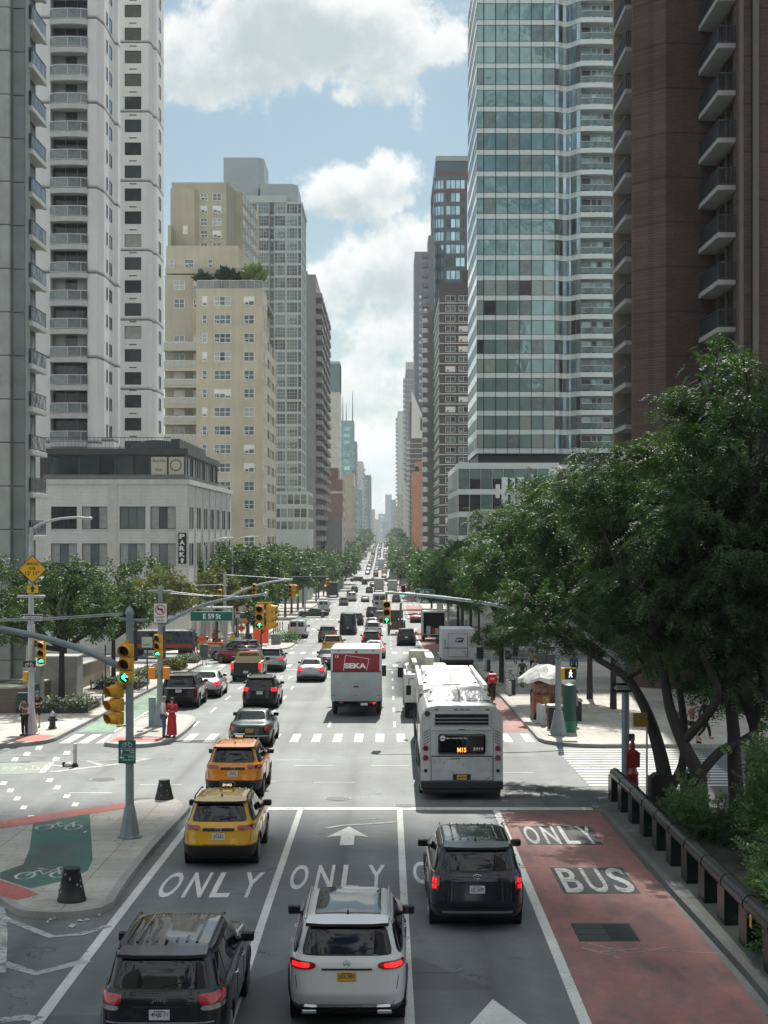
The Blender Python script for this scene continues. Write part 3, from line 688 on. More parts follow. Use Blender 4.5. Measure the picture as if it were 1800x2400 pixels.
h=(PZ(1248,142.5)-PZ(1321,142.5))/2;w=.36
MB().bbox(-w,w,-.12,.12,-h,h,.02).build('panel',mat('black_sign_face',(.012,.012,.013),.4,var=.1),t)
b=MB();white_ink=mat('white_lettering',(.8,.8,.78),.5,var=.04)
for i,ch in enumerate('PARK'):add_text(b,ch,-.24,.24,h-.56-i*.56,h-.12-i*.56,-.13,0,.04)
b.ext([(-.22,-h+.32),(0,-h+.56),(.22,-h+.32),(.09,-h+.32),(.09,-h+.08),(-.09,-h+.08),(-.09,-h+.32)],-.131,-.121);b.build('lettering',white_ink,t)
cream=brickm('cream_brick',(.56,.51,.39),(.51,.465,.355),(.44,.40,.32),.24,.08,.012,.22,vscale=.2)
creamg=brickm('grey_cream_brick',(.49,.46,.36),(.45,.42,.33),(.41,.38,.30),.24,.08,.012,.2)
Y0=229.;XR=PX(616,Y0)
def z3(q):return PZ(340+q/3.687,Y0)
def x3(q):return PX(350+q/3.687,Y0)
def zq(d,q):return PZ(340+q/3.687,Y0+d)
def xq(d,q):return PX(350+q/3.687,Y0+d)
B=Bld('apartment_building','cream brick apartment building with planted roof terrace left of the avenue')
fh=(z3(1640)-z3(1960))/2;rows=[(z3(1388)-fh*i,z3(1305)-fh*i)for i in range(16)]
Xa=x3(405);xs3=[(455,500),(558,705),(815,908)]
wk=dict(frame=fr_white,glass=glass_dark,vars=(0,1,1,2,3,3),fw=.09)
for(a,c),nx in zip(xs3,(1,3,2)):
 pass
B.face((Xa,Y0),(x3(530),Y0),-4,z3(1240),[(x3(455)-Xa,x3(500)-Xa)],rows,cream,.12,nx=1,nz=2,**wk)
B.face((x3(530),Y0),(x3(760),Y0),-4,z3(1240),[(x3(558)-x3(530),x3(705)-x3(530))],rows,cream,.12,nx=3,nz=2,**wk)
B.face((x3(760),Y0),(XR,Y0),-4,z3(1240),[(x3(815)-x3(760),x3(908)-x3(760))],rows,cream,.12,nx=2,nz=2,**wk)
B.face((Xa,Y0+3),(Xa,Y0),-4,z3(1240),[],[],cream)
B.face((XR,Y0),(XR,Y0+8),-4,z3(1240),[(1.2,2.4),(4.6,6.6)],rows,cream,.04,nx=2,nz=2,**wk)
B.face((XR,Y0+8),(XR,Y0+28),-4,PZ(795,237),[(1.0,5.2),(7.,8.6),(10.5,14.5),(16.5,18.2)],rows,cream,.9,nx=3,glass=glass_deep,frame=fr_white,vars=(2,4))
B.box(cream,x3(405)+.3,XR-1.2,Y0+1.2,Y0+28,-4,z3(1240)-.3)
zl=z3(1100);Xl=PX(380,Y0)
B.face((Xl,Y0+2.6),(Xa,Y0+2.6),-4,zl,[(x3(190)-Xl,x3(285)-Xl),(x3(360)-Xl,x3(402)-Xl)],[(r[0]+fh*1.0-fh*i*0,r[1]+fh)for i,r in enumerate(rows[:2])]+[(r[0]-.5,r[1])for r in rows[2:]],creamg,.12,nx=2,nz=2,**wk)
B.box(creamg,Xl,Xa,Y0+3.6,Y0+26,-4,zl-.2)
for i in range(2,14):
 z=rows[i][0]-.9
 o=MB().box(Xl,Xa-.01,Y0-.02,Y0+2.6,z-.25,z).build('balcony',cream,B.root)
 q=MB().box(Xl,Xa-.02,Y0,Y0+.06,z+.05,z+.95);q.box(Xl,Xa-.02,Y0-.02,Y0+.08,z+.95,z+1.02,1);q.build('railing',[mat('grey_balcony_panel',(.42,.42,.38),.6,var=.3),fr_white],o)
 MB().box(Xl,Xa,Y0,Y0+.3,z-.55,z-.25).build('lintel',cream,B.root)if i%2 else None
zt1=z3(1240);rl=railing(XR-Xa-.1,1.3,glass=True);rl.build('railing',[fr_white,clear_g],B.root,(Xa+.05,Y0+.3,zt1))
zt2=zq(4,870);Xu=xq(4,770)
B.face((Xl,Y0+4),(Xu,Y0+4),zt1-1,zt2,[(xq(4,170)-Xl,xq(4,215)-Xl),(xq(4,298)-Xl,xq(4,385)-Xl),(xq(4,505)-Xl,xq(4,548)-Xl)],[(zq(4,1062),zq(4,985))],cream,.12,nx=1,nz=2,**wk)
B.face((Xu,Y0+4),(Xu+1.1,Y0+24),zt1-1,zt2,grid(19,1.4,1.6),[(zq(4,1062),zq(4,985))],cream,.04,nx=1,nz=2,**wk)
B.box(cream,Xl,Xu-.2,Y0+5.3,Y0+24,zt1-1,zt2-.2)
B.box(creamg,Xl,x3(850),Y0+3.1,Y0+3.4,z3(1080),z3(1030));B.box(creamg,x3(440),x3(865),Y0+2.6,Y0+4,zt1,z3(1085))
zt3=zq(10,322);X5=xq(10,665)
B.face((Xl,Y0+10),(X5,Y0+10),zt2-1,zt3,[(xq(10,440)-Xl,xq(10,502)-Xl),(xq(10,545)-Xl,xq(10,623)-Xl)],[(zq(10,803)-29*.0+k*29.2*.0+(zq(10,525)-zq(10,632))*k,zq(10,736)+(zq(10,525)-zq(10,632))*k)for k in range(0,4)]+[(zq(10,905),zq(10,840))],creamg,.12,nx=2,nz=2,**wk)
B.face((X5,Y0+10),(X5+.8,Y0+16),zt2-1,zt3,[],[],creamg)
B.face((Xl,Y0+8.8),(xq(8.8,390),Y0+8.8),zt2-1,zq(8.8,375),[(xq(8.8,288)-Xl,xq(8.8,332)-Xl)],[(zq(8.8,768),zq(8.8,690))],creamg,.15,nx=2,nz=1,**wk)
B.face((xq(8.8,390),Y0+8.8),(xq(8.8,390)+.5,Y0+10),zt2-1,zq(8.8,375),[],[],creamg)
B.box(creamg,Xl,xq(8.8,388),Y0+9.2,Y0+10,zt2-1,zq(8.8,375)-.1);B.box(creamg,Xl,X5-.1,Y0+10.3,Y0+26,zt2-1,zt3-.1)
X6=xq(16,795)
B.face((X5+.8,Y0+16),(X6,Y0+16),zt2-1,zq(16,400),[],[],creamg);B.face((X6,Y0+16),(X6+1.4,Y0+34),zt2-1,zq(16,400),grid(17.5,1.5,1.1),[(zq(16,905)+(zq(16,525)-zq(16,632))*k,zq(16,840)+(zq(16,525)-zq(16,632))*k)for k in range(6)],creamg,.04,nx=2,nz=2,**wk)
B.box(creamg,X5,X6-.1,Y0+16.4,Y0+34,zt2-1,zq(16,400)-.1);B.box(creamg,Xl,xq(16,262),Y0+6,Y0+8.8,zt2,zq(16,800))
B.roof(Xa,XR,Y0+.1,Y0+28,zt1-.05,wall=None);B.finish()
TER=(x3,Y0,zt1)
gridf=mat('grid_tower_frame',(.42,.46,.44),.45,.25,var=.1);gglass=glassy('grid_tower_glass',(.09,.12,.12),.35,.06,.5,.8,.6)
metal_p=mat('grey_metal_cladding',(.34,.38,.39),.45,.3,var=.08,scale=.6)
Y0=340.
B=Bld('apartment_tower','tall tower with a grey grid of small glass panes behind the cream building')
fh=107/3.687*Y0/F;ztop=PZ(475,Y0)
rows=[(ztop-fh*(i+1)+.30,ztop-fh*i-.10)for i in range(28)]
XA=PX(577,Y0);XB=PX(631,Y0);XC=PX(643,Y0);XD=PX(698,Y0);XE=PX(706.5,Y0)
B.face((XA,Y0),(XB,Y0),8,ztop,[(.05,(XB-XA)/2-.1),((XB-XA)/2+.1,XB-XA-.05)],rows,gridf,.04,nx=4,nz=3,glass=gglass,frame=gridf,fw=.09,vars=(0,0,4,1,2))
B.face((XB,Y0+.8),(XC,Y0+.8),8,ztop,[(.1,XC-XB-.1)],rows,gridf,.06,nx=1,nz=2,glass=glass_deep,frame=gridf,fw=.06)
B.face((XC,Y0),(XD,Y0),8,ztop,[(.05,(XD-XC)/2-.1),((XD-XC)/2+.1,XD-XC-.05)],rows,gridf,.04,nx=4,nz=3,glass=gglass,frame=gridf,fw=.09,vars=(0,0,4,1,2))
B.face((XD,Y0),(XE,Y0),8,ztop,[(.05,XE-XD-.02)],rows,gridf,.06,nx=1,nz=2,glass=glass_deep,frame=gridf,fw=.06)
B.face((XE,Y0),(XE,Y0+20),8,ztop,grid(20,3.,.3),rows,gridf,.06,nx=2,nz=1,glass=glass_blue,frame=gridf,vars=(0,))
B.box(gridf,XA,XE-.2,Y0+1.1,Y0+20,8,ztop-.2);B.box(gridf,XA,PX(672,Y0),Y0-.25,Y0+20,ztop,PZ(459,Y0));B.box(gridf,PX(672,Y0),XE+.2,Y0-.25,Y0+20,ztop-.4,ztop+.15)
for a,c,t_,y_ in((524,618,369,348),(610,697,431,343),(535,618,424,346.5)):
 P=[(PX(a,y_),y_),(PX(c,y_)-1.3,y_),(PX(c,y_),y_+1.6),(PX(c,y_),y_+14),(PX(a,y_),y_+14)];B.wmb(metal_p).prism(P,ztop-2,PZ(t_,y_))
rows=[(PZ(y,334)-.0,PZ(y,334)+h_)for y,h_ in((1182,2.2),(1213,2.0),(1241,1.8))]
XF=PX(722,334)
B.face((PX(640,334),334),(XF,334),-8,PZ(1152,334),grid(XF-PX(640,334),1.3,.12),rows,gridf,.06,nx=1,nz=2,glass=gglass,frame=gridf,fw=.06,vars=(0,4,2))
B.face((XF,334),(XF,358),-8,PZ(1152,334),grid(24,2.4,.2),rows,gridf,.06,nx=2,nz=2,glass=glass_teal,frame=gridf,vars=(0,))
B.box(gridf,PX(640,334),XF-.2,335,358,-8,PZ(1152,334)-.1);B.finish()
Y0=242.
def z6(q):return PZ(q/3.687,Y0)
def x6(q):return PX(1050+q/3.687,Y0)
B=Bld('glass_tower','green glass tower with pale floor bands and a wavy stack of balconies')
lev=[1525+k*187 for k in range(-9,1)];y_=1525;st=184
while y_<4300:y_+=st;st=max(163,st-2.2);lev.append(y_)
zl=sorted(PZ(q/3.687,Y0)for q in lev)
zl=[z for z in zl if z>PZ(1085,Y0)-.5];ztw=100.
while zl[-1]<ztw-3.5:zl.append(zl[-1]+3.4)
XL_,XM,XN,XO,XR_=PX(1117,Y0),x6(925),x6(1115),x6(1140),PX(1436,Y0)
teal2=glassy('pale_tower_glass',(.24,.34,.33),.4,.08,.3,.6,.4)
def wavy(u):
 t_=(u-XM)/(XR_-XM)
 if t_<=0:return 0.
 if t_<.42:return 1.1*math.sin(t_/.42*math.pi)**2*1.0+(-1.2*(t_/.42)**3)
 return -1.2-.25*math.sin(min((t_-.42)/.58,1)*math.pi)
pts=[(XL_,Y0),(XM,Y0)]+[(XM+(XR_-XM)*k/14,Y0+wavy(XM+(XR_-XM)*k/14))for k in range(1,15)]
z_p=PZ(1085,Y0)
bay=(XM-XL_)/6.6
cols=[(.04,bay*.6-.04)]+[(bay*.6+k*bay+.04,bay*.6+(k+1)*bay-.04)for k in range(6)]
rows=[(zl[i]+.80,zl[i+1]-.02)for i in range(len(zl)-1)]
zc_=zl[len(zl)//2-3]
for rws,a_,c_,vv in(([r for r in rows if r[0]<zc_],zl[0],zc_,(0,0,0,4,2,1)),([r for r in rows if r[0]>zc_],zc_,zl[-1]+1,(0,0,0,0,0,0,0,2))):B.face((XL_,Y0),(XM,Y0),a_,c_,cols,rws,fr_pale,.05,nx=1,nz=1,glass=glass_teal,frame=fr_dark,fw=.045,vars=vv)
mu=B.wmb(fr_dark)
for c0_,c1_ in cols:mu.box(XL_+c1_,XL_+c1_+.08,Y0-.05,Y0+.02,zl[0],zl[-1]+1)
for z in zl:mu.box(XL_,XM,Y0-.04,Y0+.02,z-.06,z+.0);mu.box(XL_,XM,Y0-.04,Y0+.02,z+.79,z+.85)
for i in range(1,7):
 a,c=pts[i],pts[i+1];L=math.dist(a,c);B.face(a,c,zl[0],zl[-1]+1,[(.03,L-.03)],rows,fr_pale,.05,glass=glass_blue,frame=fr_dark,fw=.04,vars=(0,2,4),name='curved_window')
a,c=(pts[7][0],Y0+.5),(XR_,Y0+.5);L=c[0]-a[0]
B.face(a,c,zl[0],zl[-1]+1,[(.3,1.8),(1.9,2.7),(2.8,3.6),(3.7,L-.3)],[(r[0]-.1,r[1]-.12)for r in rows],mat('balcony_back_wall',(.36,.40,.39),.6,var=.1),.05,glass=teal2,frame=fr_white,fw=.06,vars=(0,0,4,2),name='balcony_door')
sl=[(p[0]-pts[7][0],p[1]-Y0)for p in pts[7:]]
for z in zl:
 P=sl+[(sl[-1][0],.48),(0,.48)];o=MB().prism(P,0,.76).build('balcony',fr_pale,B.root,(pts[7][0],Y0,z+.02))
 rb=MB()
 for i in range(len(sl)-1):
  a_,c_=Vector(sl[i]),Vector(sl[i+1]);L_=(c_-a_).length;q=MB().box(0,L_,0,.02,.9,1.75,1);q.box(0,L_,-.01,.03,1.75,1.8)
  q.xf(Matrix.Translation((a_.x,a_.y+.05,0))@Matrix.Rotation(math.atan2(c_.y-a_.y,c_.x-a_.x),4,'Z'));n=len(rb.V);rb.V+=q.V;rb.F+=[tuple(i_+n for i_ in f)for f in q.F];rb.M+=q.M
 rb.build('railing',[fr_white,rail_g],o)
av=mat('avenue_side_panels',(.66,.70,.70),.18,.25,var=.08,scale=.3,coat=.8)
XW=XL_
B.face((XW,Y0+26),(XW,Y0),zl[0],zl[-1]+1,grid(26,2.2,.12),[(r[0]+.1,r[1]-.5)for r in rows],av,.04,glass=glassy('bright_side_glass',(.6,.66,.68),.8,.08),frame=fr_grey,vars=(0,),name='side_window')
B.box(fr_dark,XL_+.3,XR_-.1,Y0+1.3,Y0+25.8,z_p-2,zl[-1]+.9)
B.box(fr_white,XR_,XR_+.35,Y0-.2,Y0+24,z_p-2,zl[-1]+1);B.box(fr_pale,XL_,XR_,Y0+.1,Y0+25.8,zl[-1]+1,173)
Yp=236.;XP=PX(1074,Yp);zp=PZ(1084.6,Yp);XPR=XP+15.5;bw=(PX(1100.5,Yp)-XP)
fz=[PZ(800+q/3.318,Yp)for q in(950,1150,1325,1510,1690)]
rows=[(fz[i+1]+.02,fz[i]-.82)for i in range(4)]
B.face((XP,Yp),(XPR,Yp),-8,zp,[(k*bw+.04,(k+1)*bw-.04)for k in range(8)],rows,fr_pale,.05,nx=1,nz=2,glass=glass_teal,frame=fr_dark,fw=.05,vars=(0,4,4,2),name='podium_window')
B.face((XP,Yp+40),(XP,Yp),-8,zp,grid(40,5.2,.1),rows,fr_pale,.05,nx=2,glass=teal2,frame=fr_grey,vars=(0,1),name='podium_window')
B.face((XPR,Yp),(XPR+12,Yp),-8,zp-.3,[(k*bw+.04,(k+1)*bw-.04)for k in range(6)],rows,fr_pale,.05,nx=1,nz=2,glass=teal2,frame=fr_dark,fw=.05,vars=(0,1,2),name='podium_window')
B.box(fr_dark,XP+.3,XPR+12,Yp+.3,Y0+25,-8,zp-.05);B.finish()
brick=brickm('brown_brick',(.10,.064,.052),(.16,.10,.08),(.05,.04,.037),.21,.075,.014,.42,band=2.62*1.0,vscale=.3)
fh=2.62
B=Bld('brick_tower','dark red brown brick tower with concrete balconies on the right')
zt=70.;bconc=mat('balcony_concrete',(.34,.35,.34),.85,var=.2,scale=1)
B.face((16.2,101),(16.2,92.2),-3,zt,[(1.,2.6),(3.2,4.8)],[(8.1+PZ(218/2.011,95.8)-8.1-fh*14+i*fh+.1,PZ(218/2.011,95.8)-fh*14+i*fh+2.2)for i in range(0,30)][:26],brick,.2,nx=2,glass=glass_deep,frame=fr_grey,vars=(0,4),name='balcony_door')
B.face((14.65,92.2),(14.65,91.8),-3,zt,[],[],brick);B.face((14.65,91.8),(16.3,90),-3,zt,[],[],brick);B.face((16.3,90.0),(16.3,90.7),-3,zt,[],[],brick)if False else None
B.face((16.3,90.),(19.3,90.4),-3,zt,[],[],brick)
B.face((19.3,90.4),(19.3,84.2),-3,zt,[(1.0,2.5),(3,4.6)],[(PZ(200/2.011,85)-fh*14+i*fh+.1,PZ(200/2.011,85)-fh*14+i*fh+2.2)for i in range(26)],brick,.2,nx=2,glass=glass_deep,frame=fr_dark,vars=(0,4),name='balcony_door')
B.box(fin_d,19.28,19.45,83.9,84.2,-3,zt);B.face((19.45,84.),(19.9,84.),-3,zt,[],[],brick);B.box(fin_d,19.95,20.25,83.7,84.1,-3,zt)
B.face((20.25,84.),(34,84.),-3,zt,[(2,3.6),(6,7.6)],floors(0,24,fh,.9,1.4),brick,.15,glass=glass_deep)
B.face((16.2,92.25),(14.65,92.2),-3,zt,[],[],brick)
B.box(brick,16.6,34,92.6,102,-3,zt-.1);B.box(brick,19.8,34,84.4,92.6,-3,zt-.1)
sand=brickm('tan_side_brick',(.33,.26,.19),(.28,.21,.15),(.22,.18,.14),.21,.075,.014,.2)  # tan brick for the narrow strip, paler than the brown brick
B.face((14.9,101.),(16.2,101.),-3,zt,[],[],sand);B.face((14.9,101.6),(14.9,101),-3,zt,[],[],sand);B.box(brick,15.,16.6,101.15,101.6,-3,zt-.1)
for i in range(24):
 z=PZ(218/2.011,95.8)-fh*14+i*fh
 if z<6:continue
 o=MB().bbox(0,1.35,0,4.9,-.28,0,.015).build('balcony',bconc,B.root,(14.84,95.9,z))
 railing(4.8,1.0,pitch=.11).xf(Matrix.Rotation(R(90),4,'Z')).build('railing',dark_steel,o,(.06,.05,0));railing(1.2,1.0,pitch=.11).build('railing',dark_steel,o,(.1,.06,0))
for i in range(24):
 z=PZ(200/2.011,85)-fh*14+i*fh
 if z<6:continue
 o=MB().bbox(0,1.0,0,5.6,-.28,0,.015).build('balcony',bconc,B.root,(18.28,85.0,z-.02))
 railing(5.5,1.0,pitch=.11).xf(Matrix.Rotation(R(90),4,'Z')).build('railing',dark_steel,o,(.06,.05,0));railing(.95,1.0,pitch=.11).build('railing',dark_steel,o,(.05,.06,0))
B.roof(16.6,34,84.5,102,zt+.2);B.finish()
dbrick=mat('dark_brown_brick',(.075,.058,.052),.85,var=.25,scale=.5);rbrick=mat('red_brick',(.20,.11,.085),.85,var=.25,scale=.5);obrick=mat('orange_brick',(.42,.19,.10),.85,var=.2,scale=.6)
tan=mat('tan_stone',(.40,.35,.27),.85,var=.2,scale=.6);pale=mat('pale_stone',(.50,.49,.45),.85,var=.15,scale=.6);greyb=mat('grey_brick',(.20,.21,.205),.85,var=.2,scale=.5)
black_b=mat('black_metal_tower',(.05,.065,.075),.5,.2,var=.2,scale=.3);tealw=mat('teal_cladding',(.18,.33,.32),.5,.2,var=.2,scale=.3);navy=mat('slate_tower',(.14,.18,.21),.6,.1,var=.2)
def far(side,name,label,pN0,pN1,pA,Y,top,m,fh=3.,ww=1.6,gap=1.2,wh=1.5,a=.8,base=None,lines=None,balc=None,frame=fr_white,glass=glass_dark,vars=(0,0,1,2,4),nx=2,nz=1,extra=None,roofm=None,top_gap=2.5):
 """tower whose street corner is seen at pixel column pN1 (left side) or pN0 (right side) at depth Y; pA = far end of its avenue face"""
 B=Bld(name,label,'building');zt=PZ(top,Y);z0=gz(Y)-2
 X0,X1=PX(pN0,Y),PX(pN1,Y);corner=X1 if side=='L' else X0
 depth=min(abs(corner*F/(pA-CX))-Y,70)if abs(pA-CX)>4 else 40;depth=max(depth,12)
 n=int((zt-top_gap-z0)/fh);rows=[(zt-top_gap-fh*(i+1)+a,zt-top_gap-fh*(i+1)+a+wh)for i in range(n)];rows=[r for r in rows if r[0]>gz(Y)+1]
 wk=dict(glass=glass,frame=frame,vars=vars,nx=nx,nz=nz,fw=.1)
 B.face((X0,Y),(X1,Y),z0,zt,grid(X1-X0,ww,gap),rows,m,.15,**wk)
 if side=='L':B.face((X1,Y),(X1,Y+depth),z0,zt,grid(depth,ww,gap),rows,m,.04,**wk)
 else:B.face((X0,Y+depth),(X0,Y),z0,zt,grid(depth,ww,gap),rows,m,.04,**wk)
 B.box(m,X0+.3,X1-.3,Y+.3,Y+depth,z0,zt-.05);B.roof(X0,X1,Y+.1,Y+depth,zt+.05,wall=m,par=.5)
 s=1 if side=='L' else -1
 if lines:
  lm=B.wmb(lines)
  for r in rows:
   z=r[0]-a;lm.box(X0,X1,Y-.06,Y,z,z+.22)
   if side=='L':lm.box(X1,X1+.06,Y,Y+depth,z,z+.22)
   else:lm.box(X0-.06,X0,Y,Y+depth,z,z+.22)
 if balc:
  cnt=0
  for r in rows:
   z=r[0]-a
   for y0_,y1_ in balc:
    x0_,x1_=(corner,corner+1.6)if side=='L' else(corner-1.6,corner)
    if cnt<96:
     o=MB().box(x0_,x1_,Y+y0_,Y+y1_,z-.2,z).box(x0_,x1_,Y+y0_,Y+y0_+.06,z,z+1.).box(x1_-.06 if side=='L' else x0_,x1_ if side=='L' else x0_+.06,Y+y0_,Y+y1_,z,z+1.).build('balcony',conc_w if balc[0][0]!=.5 else greyb,B.root);cnt+=1
 if extra:extra(B,X0,X1,Y,zt,depth)
 B.finish();return B
far('L','apartment_tower','brown brick tower with stacked balconies facing the avenue, beyond the grid glass tower',716,740,766,399,648,greyb,2.75,2.2,1.6,1.4,balc=((.5,12),(16,30),(34,48),(52,66)),glass=glass_teal,frame=fr_grey,extra=lambda B,X0,X1,Y,zt,d:B.box(greyb,X0+.3,X1-3,Y+3,Y+20,zt,zt+2.))
def greentop(B,X0,X1,Y,zt,d):B.box(mat('green_copper_top',(.10,.19,.17),.7,var=.2),X0,X1-.0,Y-.15,Y+d,zt-11.5,zt-.3)
far('L','apartment_tower','pale stone tower with a green block on top on the left of the avenue',764,797,800,603,850,pale,3.9,4.4,4.0,2.2,top_gap=14,lines=mat('grey_band',(.36,.37,.36),.8),glass=glass_teal,nx=3,extra=greentop)
def spikes(B,X0,X1,Y,zt,d):
 b=MB()
 for px,h_ in((803,14),(811,10),(826,17)):b.cyl((PX(px,Y),Y+4,zt),(PX(px,Y),Y+4,zt+h_),.3,.12,6)
 b.build('mast',dark_steel,B.root)
far('L','glass_tower','distant teal glass tower with thin masts',797,829,831,850,988,tealw,3.6,3.4,.5,2.4,glass=glass_far,frame=tealw,extra=spikes,vars=(0,))
far('L','apartment_tower','thin dark slab beside the distant teal glass tower',829,836,838,900,1037,greyb,3.4,1.8,1.)
far('L','apartment_building','red brown brick building with roof terraces under the pale tower',765,803,808,500,1128,rbrick,3.3,2.2,1.6,1.7,vars=(0,1,1),lines=None,extra=lambda B,X0,X1,Y,zt,d:(B.box(rbrick,X0,X1-1.5,Y+3,Y+20,zt,zt+4.5),B.box(pale,X0,X1,Y-.2,Y,zt-4,zt-3.2)))
far('L','apartment_building','blank pale building low behind the left trees, beside the red brick one',764,802,806,440,1216,pale,4.,.9,7.,1.5,a=1,glass=glass_deep)
far('L','apartment_building','tan stone building with small stacked balconies beyond the red brick one',803,829,833,640,1112,tan,3.3,1.8,1.6,balc=((1,7),(14,20),(27,33)))
far('L','apartment_tower','grey office block with dark top beyond the tan building',826,835,839,740,1105,navy,3.4,1.8,1.)
far('L','apartment_tower','pale grey tower with side balconies far down the left side',835,850,855,1150,1083,pale,3.2,2.,1.4,balc=((2,9),(16,24)))
far('L','apartment_tower','green grey tower just right of the tan building',836,849,853,960,1150,tealw,3.4,2.4,.8,glass=glass_far)
far('L','apartment_tower','slate tower far down the left side',848,869,871,1350,1115,navy,3.2,2.,1.6,glass=glass_blue)
far('L','apartment_tower','faint tan tower at the end of the left row',866,878,883,1600,1195,tan,3.4,2.4,2.)
far('R','apartment_tower','dark brick tower with thin white floor lines next to the glass tower',1030,1112,1017,385,667,dbrick,2.53,2.5,.8,1.45,a=.55,lines=mat('white_floor_line',(.6,.6,.57),.7),vars=(0,0,1,3,4),nx=2,top_gap=2.2,extra=lambda B,X0,X1,Y,zt,d:B.box(dbrick,PX(1085,Y+8),X1,Y+8,Y+16,zt,zt+5))
Y0=442.
B=Bld('glass_tower','curved dark blue glass tower with red bands rising behind the brick tower')
blueband=mat('blue_black_band',(.07,.10,.12),.35,.3,var=.15);redband=mat('red_band',(.13,.06,.055),.6,var=.1)
cyl_pts=[(PX(1095,Y0),Y0),(PX(1040,Y0),Y0)]+[(PX(1040,Y0)-2.9*math.sin(R(a)),Y0+2.9-2.9*math.cos(R(a)))for a in(18,36,54,72,90)]+[(PX(1040,Y0)-2.9,Y0+30)]
z=PZ(663,Y0);ztop=PZ(412,Y0);fh=30.3*Y0/F;i=0
while z>0:z-=fh
nfl=int((ztop-z)/fh);rows=[(z+k*fh+1.0,z+(k+1)*fh-.15)for k in range(nfl)]
for k in range(len(cyl_pts)-1):
 a,c=cyl_pts[k+1],cyl_pts[k];L=math.dist(a,c);B.face(a,c,z,ztop,grid(L,1.0 if L<5 else 1.25,.12)if L>1.2 else[(.05,L-.05)],rows,blueband,.06,glass=glass_blue,frame=fr_dark,fw=.06,vars=(0,0,0,4))
for k in(3,11,18,nfl-1):
 if k<nfl:
  P=[(x-.05,y-.06)for x,y in cyl_pts];MB().prism(P+[(PX(1095,Y0),Y0+30)],z+k*fh+.02,z+k*fh+1.1).build('red_band',redband,B.root)
B.box(blueband,PX(1021,Y0+3),PX(1100,Y0),Y0+3,Y0+28,ztop,PZ(365,Y0));B.box(fr_grey,PX(1021,Y0+3),PX(1100,Y0),Y0+2.6,Y0+2.8,PZ(372,Y0),PZ(360,Y0))
B.box(redband,PX(1030,Y0+1),PX(1100,Y0),Y0+1,Y0+3,ztop-.5,PZ(400,Y0));B.finish()
far('R','apartment_tower','narrow grey tower edge with stacked balconies left of the brick tower',1004,1018,1003,431,556,greyb,2.8,1.6,1.2,1.6,balc=((.5,3),),glass=glass_teal)
far('R','office_tower','very dark slab tower rising above the right side',972,1010,969,900,592,black_b,3.8,1.6,1.5,1.7,a=1.,glass=glassy('office_glass',(.35,.43,.46),.4,.1),frame=black_b,vars=(0,0,1),top_gap=24)
far('R','apartment_tower','pale grey glass strip tower between the brick and dark towers',991,1004,990,499,735,pale,2.9,1.7,.8,1.7,glass=glass_teal)
def shard(B,X0,X1,Y,zt,d):
 b=B.wmb(mat('white_stucco',(.62,.60,.56),.8,var=.06));h_=PZ(916,Y)-zt;b.ext([(X0+.6,zt-16),(X1,zt-16),(X1,zt-6),(X0+.9,zt+h_)],Y-.3,Y+12);B.box(glass_deep,X0+4.6,X0+7.6,Y-.36,Y-.3,zt-12.5,zt-6.5)
far('R','apartment_tower','tower with a white triangular top and thin white floor lines',961,991,958,700,945,dbrick,2.35,2.6,3.,1.4,a=.6,lines=mat('white_floor_line',(.6,.6,.57)),balc=((1,6),(10,15)),top_gap=16,extra=shard)
far('R','apartment_building','plain orange brick block low on the right above the trees',967,991,964,610,1108,obrick,6.,1.,40.,1.,a=2,top_gap=4,extra=lambda B,X0,X1,Y,zt,d:(B.box(obrick,X1-3,X1,Y+2,Y+10,zt,zt+4.5),B.box(greyb,X0+1,X0+2.5,Y+2,Y+5,zt,zt+2.5)))
far('R','apartment_tower','grey tower with stepped balconies in front of the dark slab tower',951,974,947,1000,868,greyb,3.4,3.,2.,balc=((1,8),(14,22)),lines=conc_w,extra=lambda B,X0,X1,Y,zt,d:B.box(pale,X0,X1,Y+1,Y+14,zt,zt+5.5))
far('R','apartment_tower','pale tower with many tiny balconies further along the right side',932,951,930,1300,965,pale,3.4,2.6,2.6,balc=((1,9),(16,26)),glass=glass_blue)
far('R','apartment_building','narrow stone building under the stepped grey tower',944,962,942,900,1135,pale,3.4,1.8,1.8)
far('R','apartment_building','small brown building under the pale tiny balcony tower',934,946,932,1150,1160,tan,3.4,2.,2.)
for i,(a,c,t_,Y_,lab)in enumerate(((903,918,1160,2600,'slim hazy skyscraper at the end of the avenue'),(916,928,1172,2150,'hazy tower just right of the slim skyscraper'),(878,890,1218,2500,'low hazy block at the left end of the skyline'),(887,905,1205,2900,'hazy stepped block in the middle of the distant skyline'),(924,936,1190,1800,'hazy grey block at the right end of the skyline'),(896,911,1222,2300,'lowest hazy block closing the avenue'))):
 far('R' if c>908 else 'L','skyscraper',lab,a,c,908,Y_,t_,navy if i%2 else greyb,4.,5.,3.,2.,frame=fr_grey)
far('R','apartment_building','low pale building hidden behind the right hand trees',1130,1480,1095,175,1205,pale,3.2,1.8,1.4)
far('R','shop_building','dark two storey shops behind the right pavement',1395,1900,1370,128,1290,dbrick,3.4,2.4,.8,2.2,glass=glass_deep)
car_glass=mat('car_glass',(.006,.008,.009),.03,0,0,spec=.6)
tail_red=mat('tail_lamp_red',(.42,.012,.018),.15,0,.1,30,coat=1.);brake_on=mat('lit_brake_lamp',(1.,.012,.01),.3,0,0,emit=1.1)
tail_dark=mat('smoked_tail_lamp',(.24,.008,.01),.12,0,.1,30,coat=1.);amber_on=mat('lit_amber_lamp',(1.,.35,.03),.3,0,0,emit=1.6)
trim_black=mat('car_trim_black',(.016,.017,.018),.45,var=.15,scale=6);under=mat('car_underbody',(.008,.008,.008),.9,var=0)
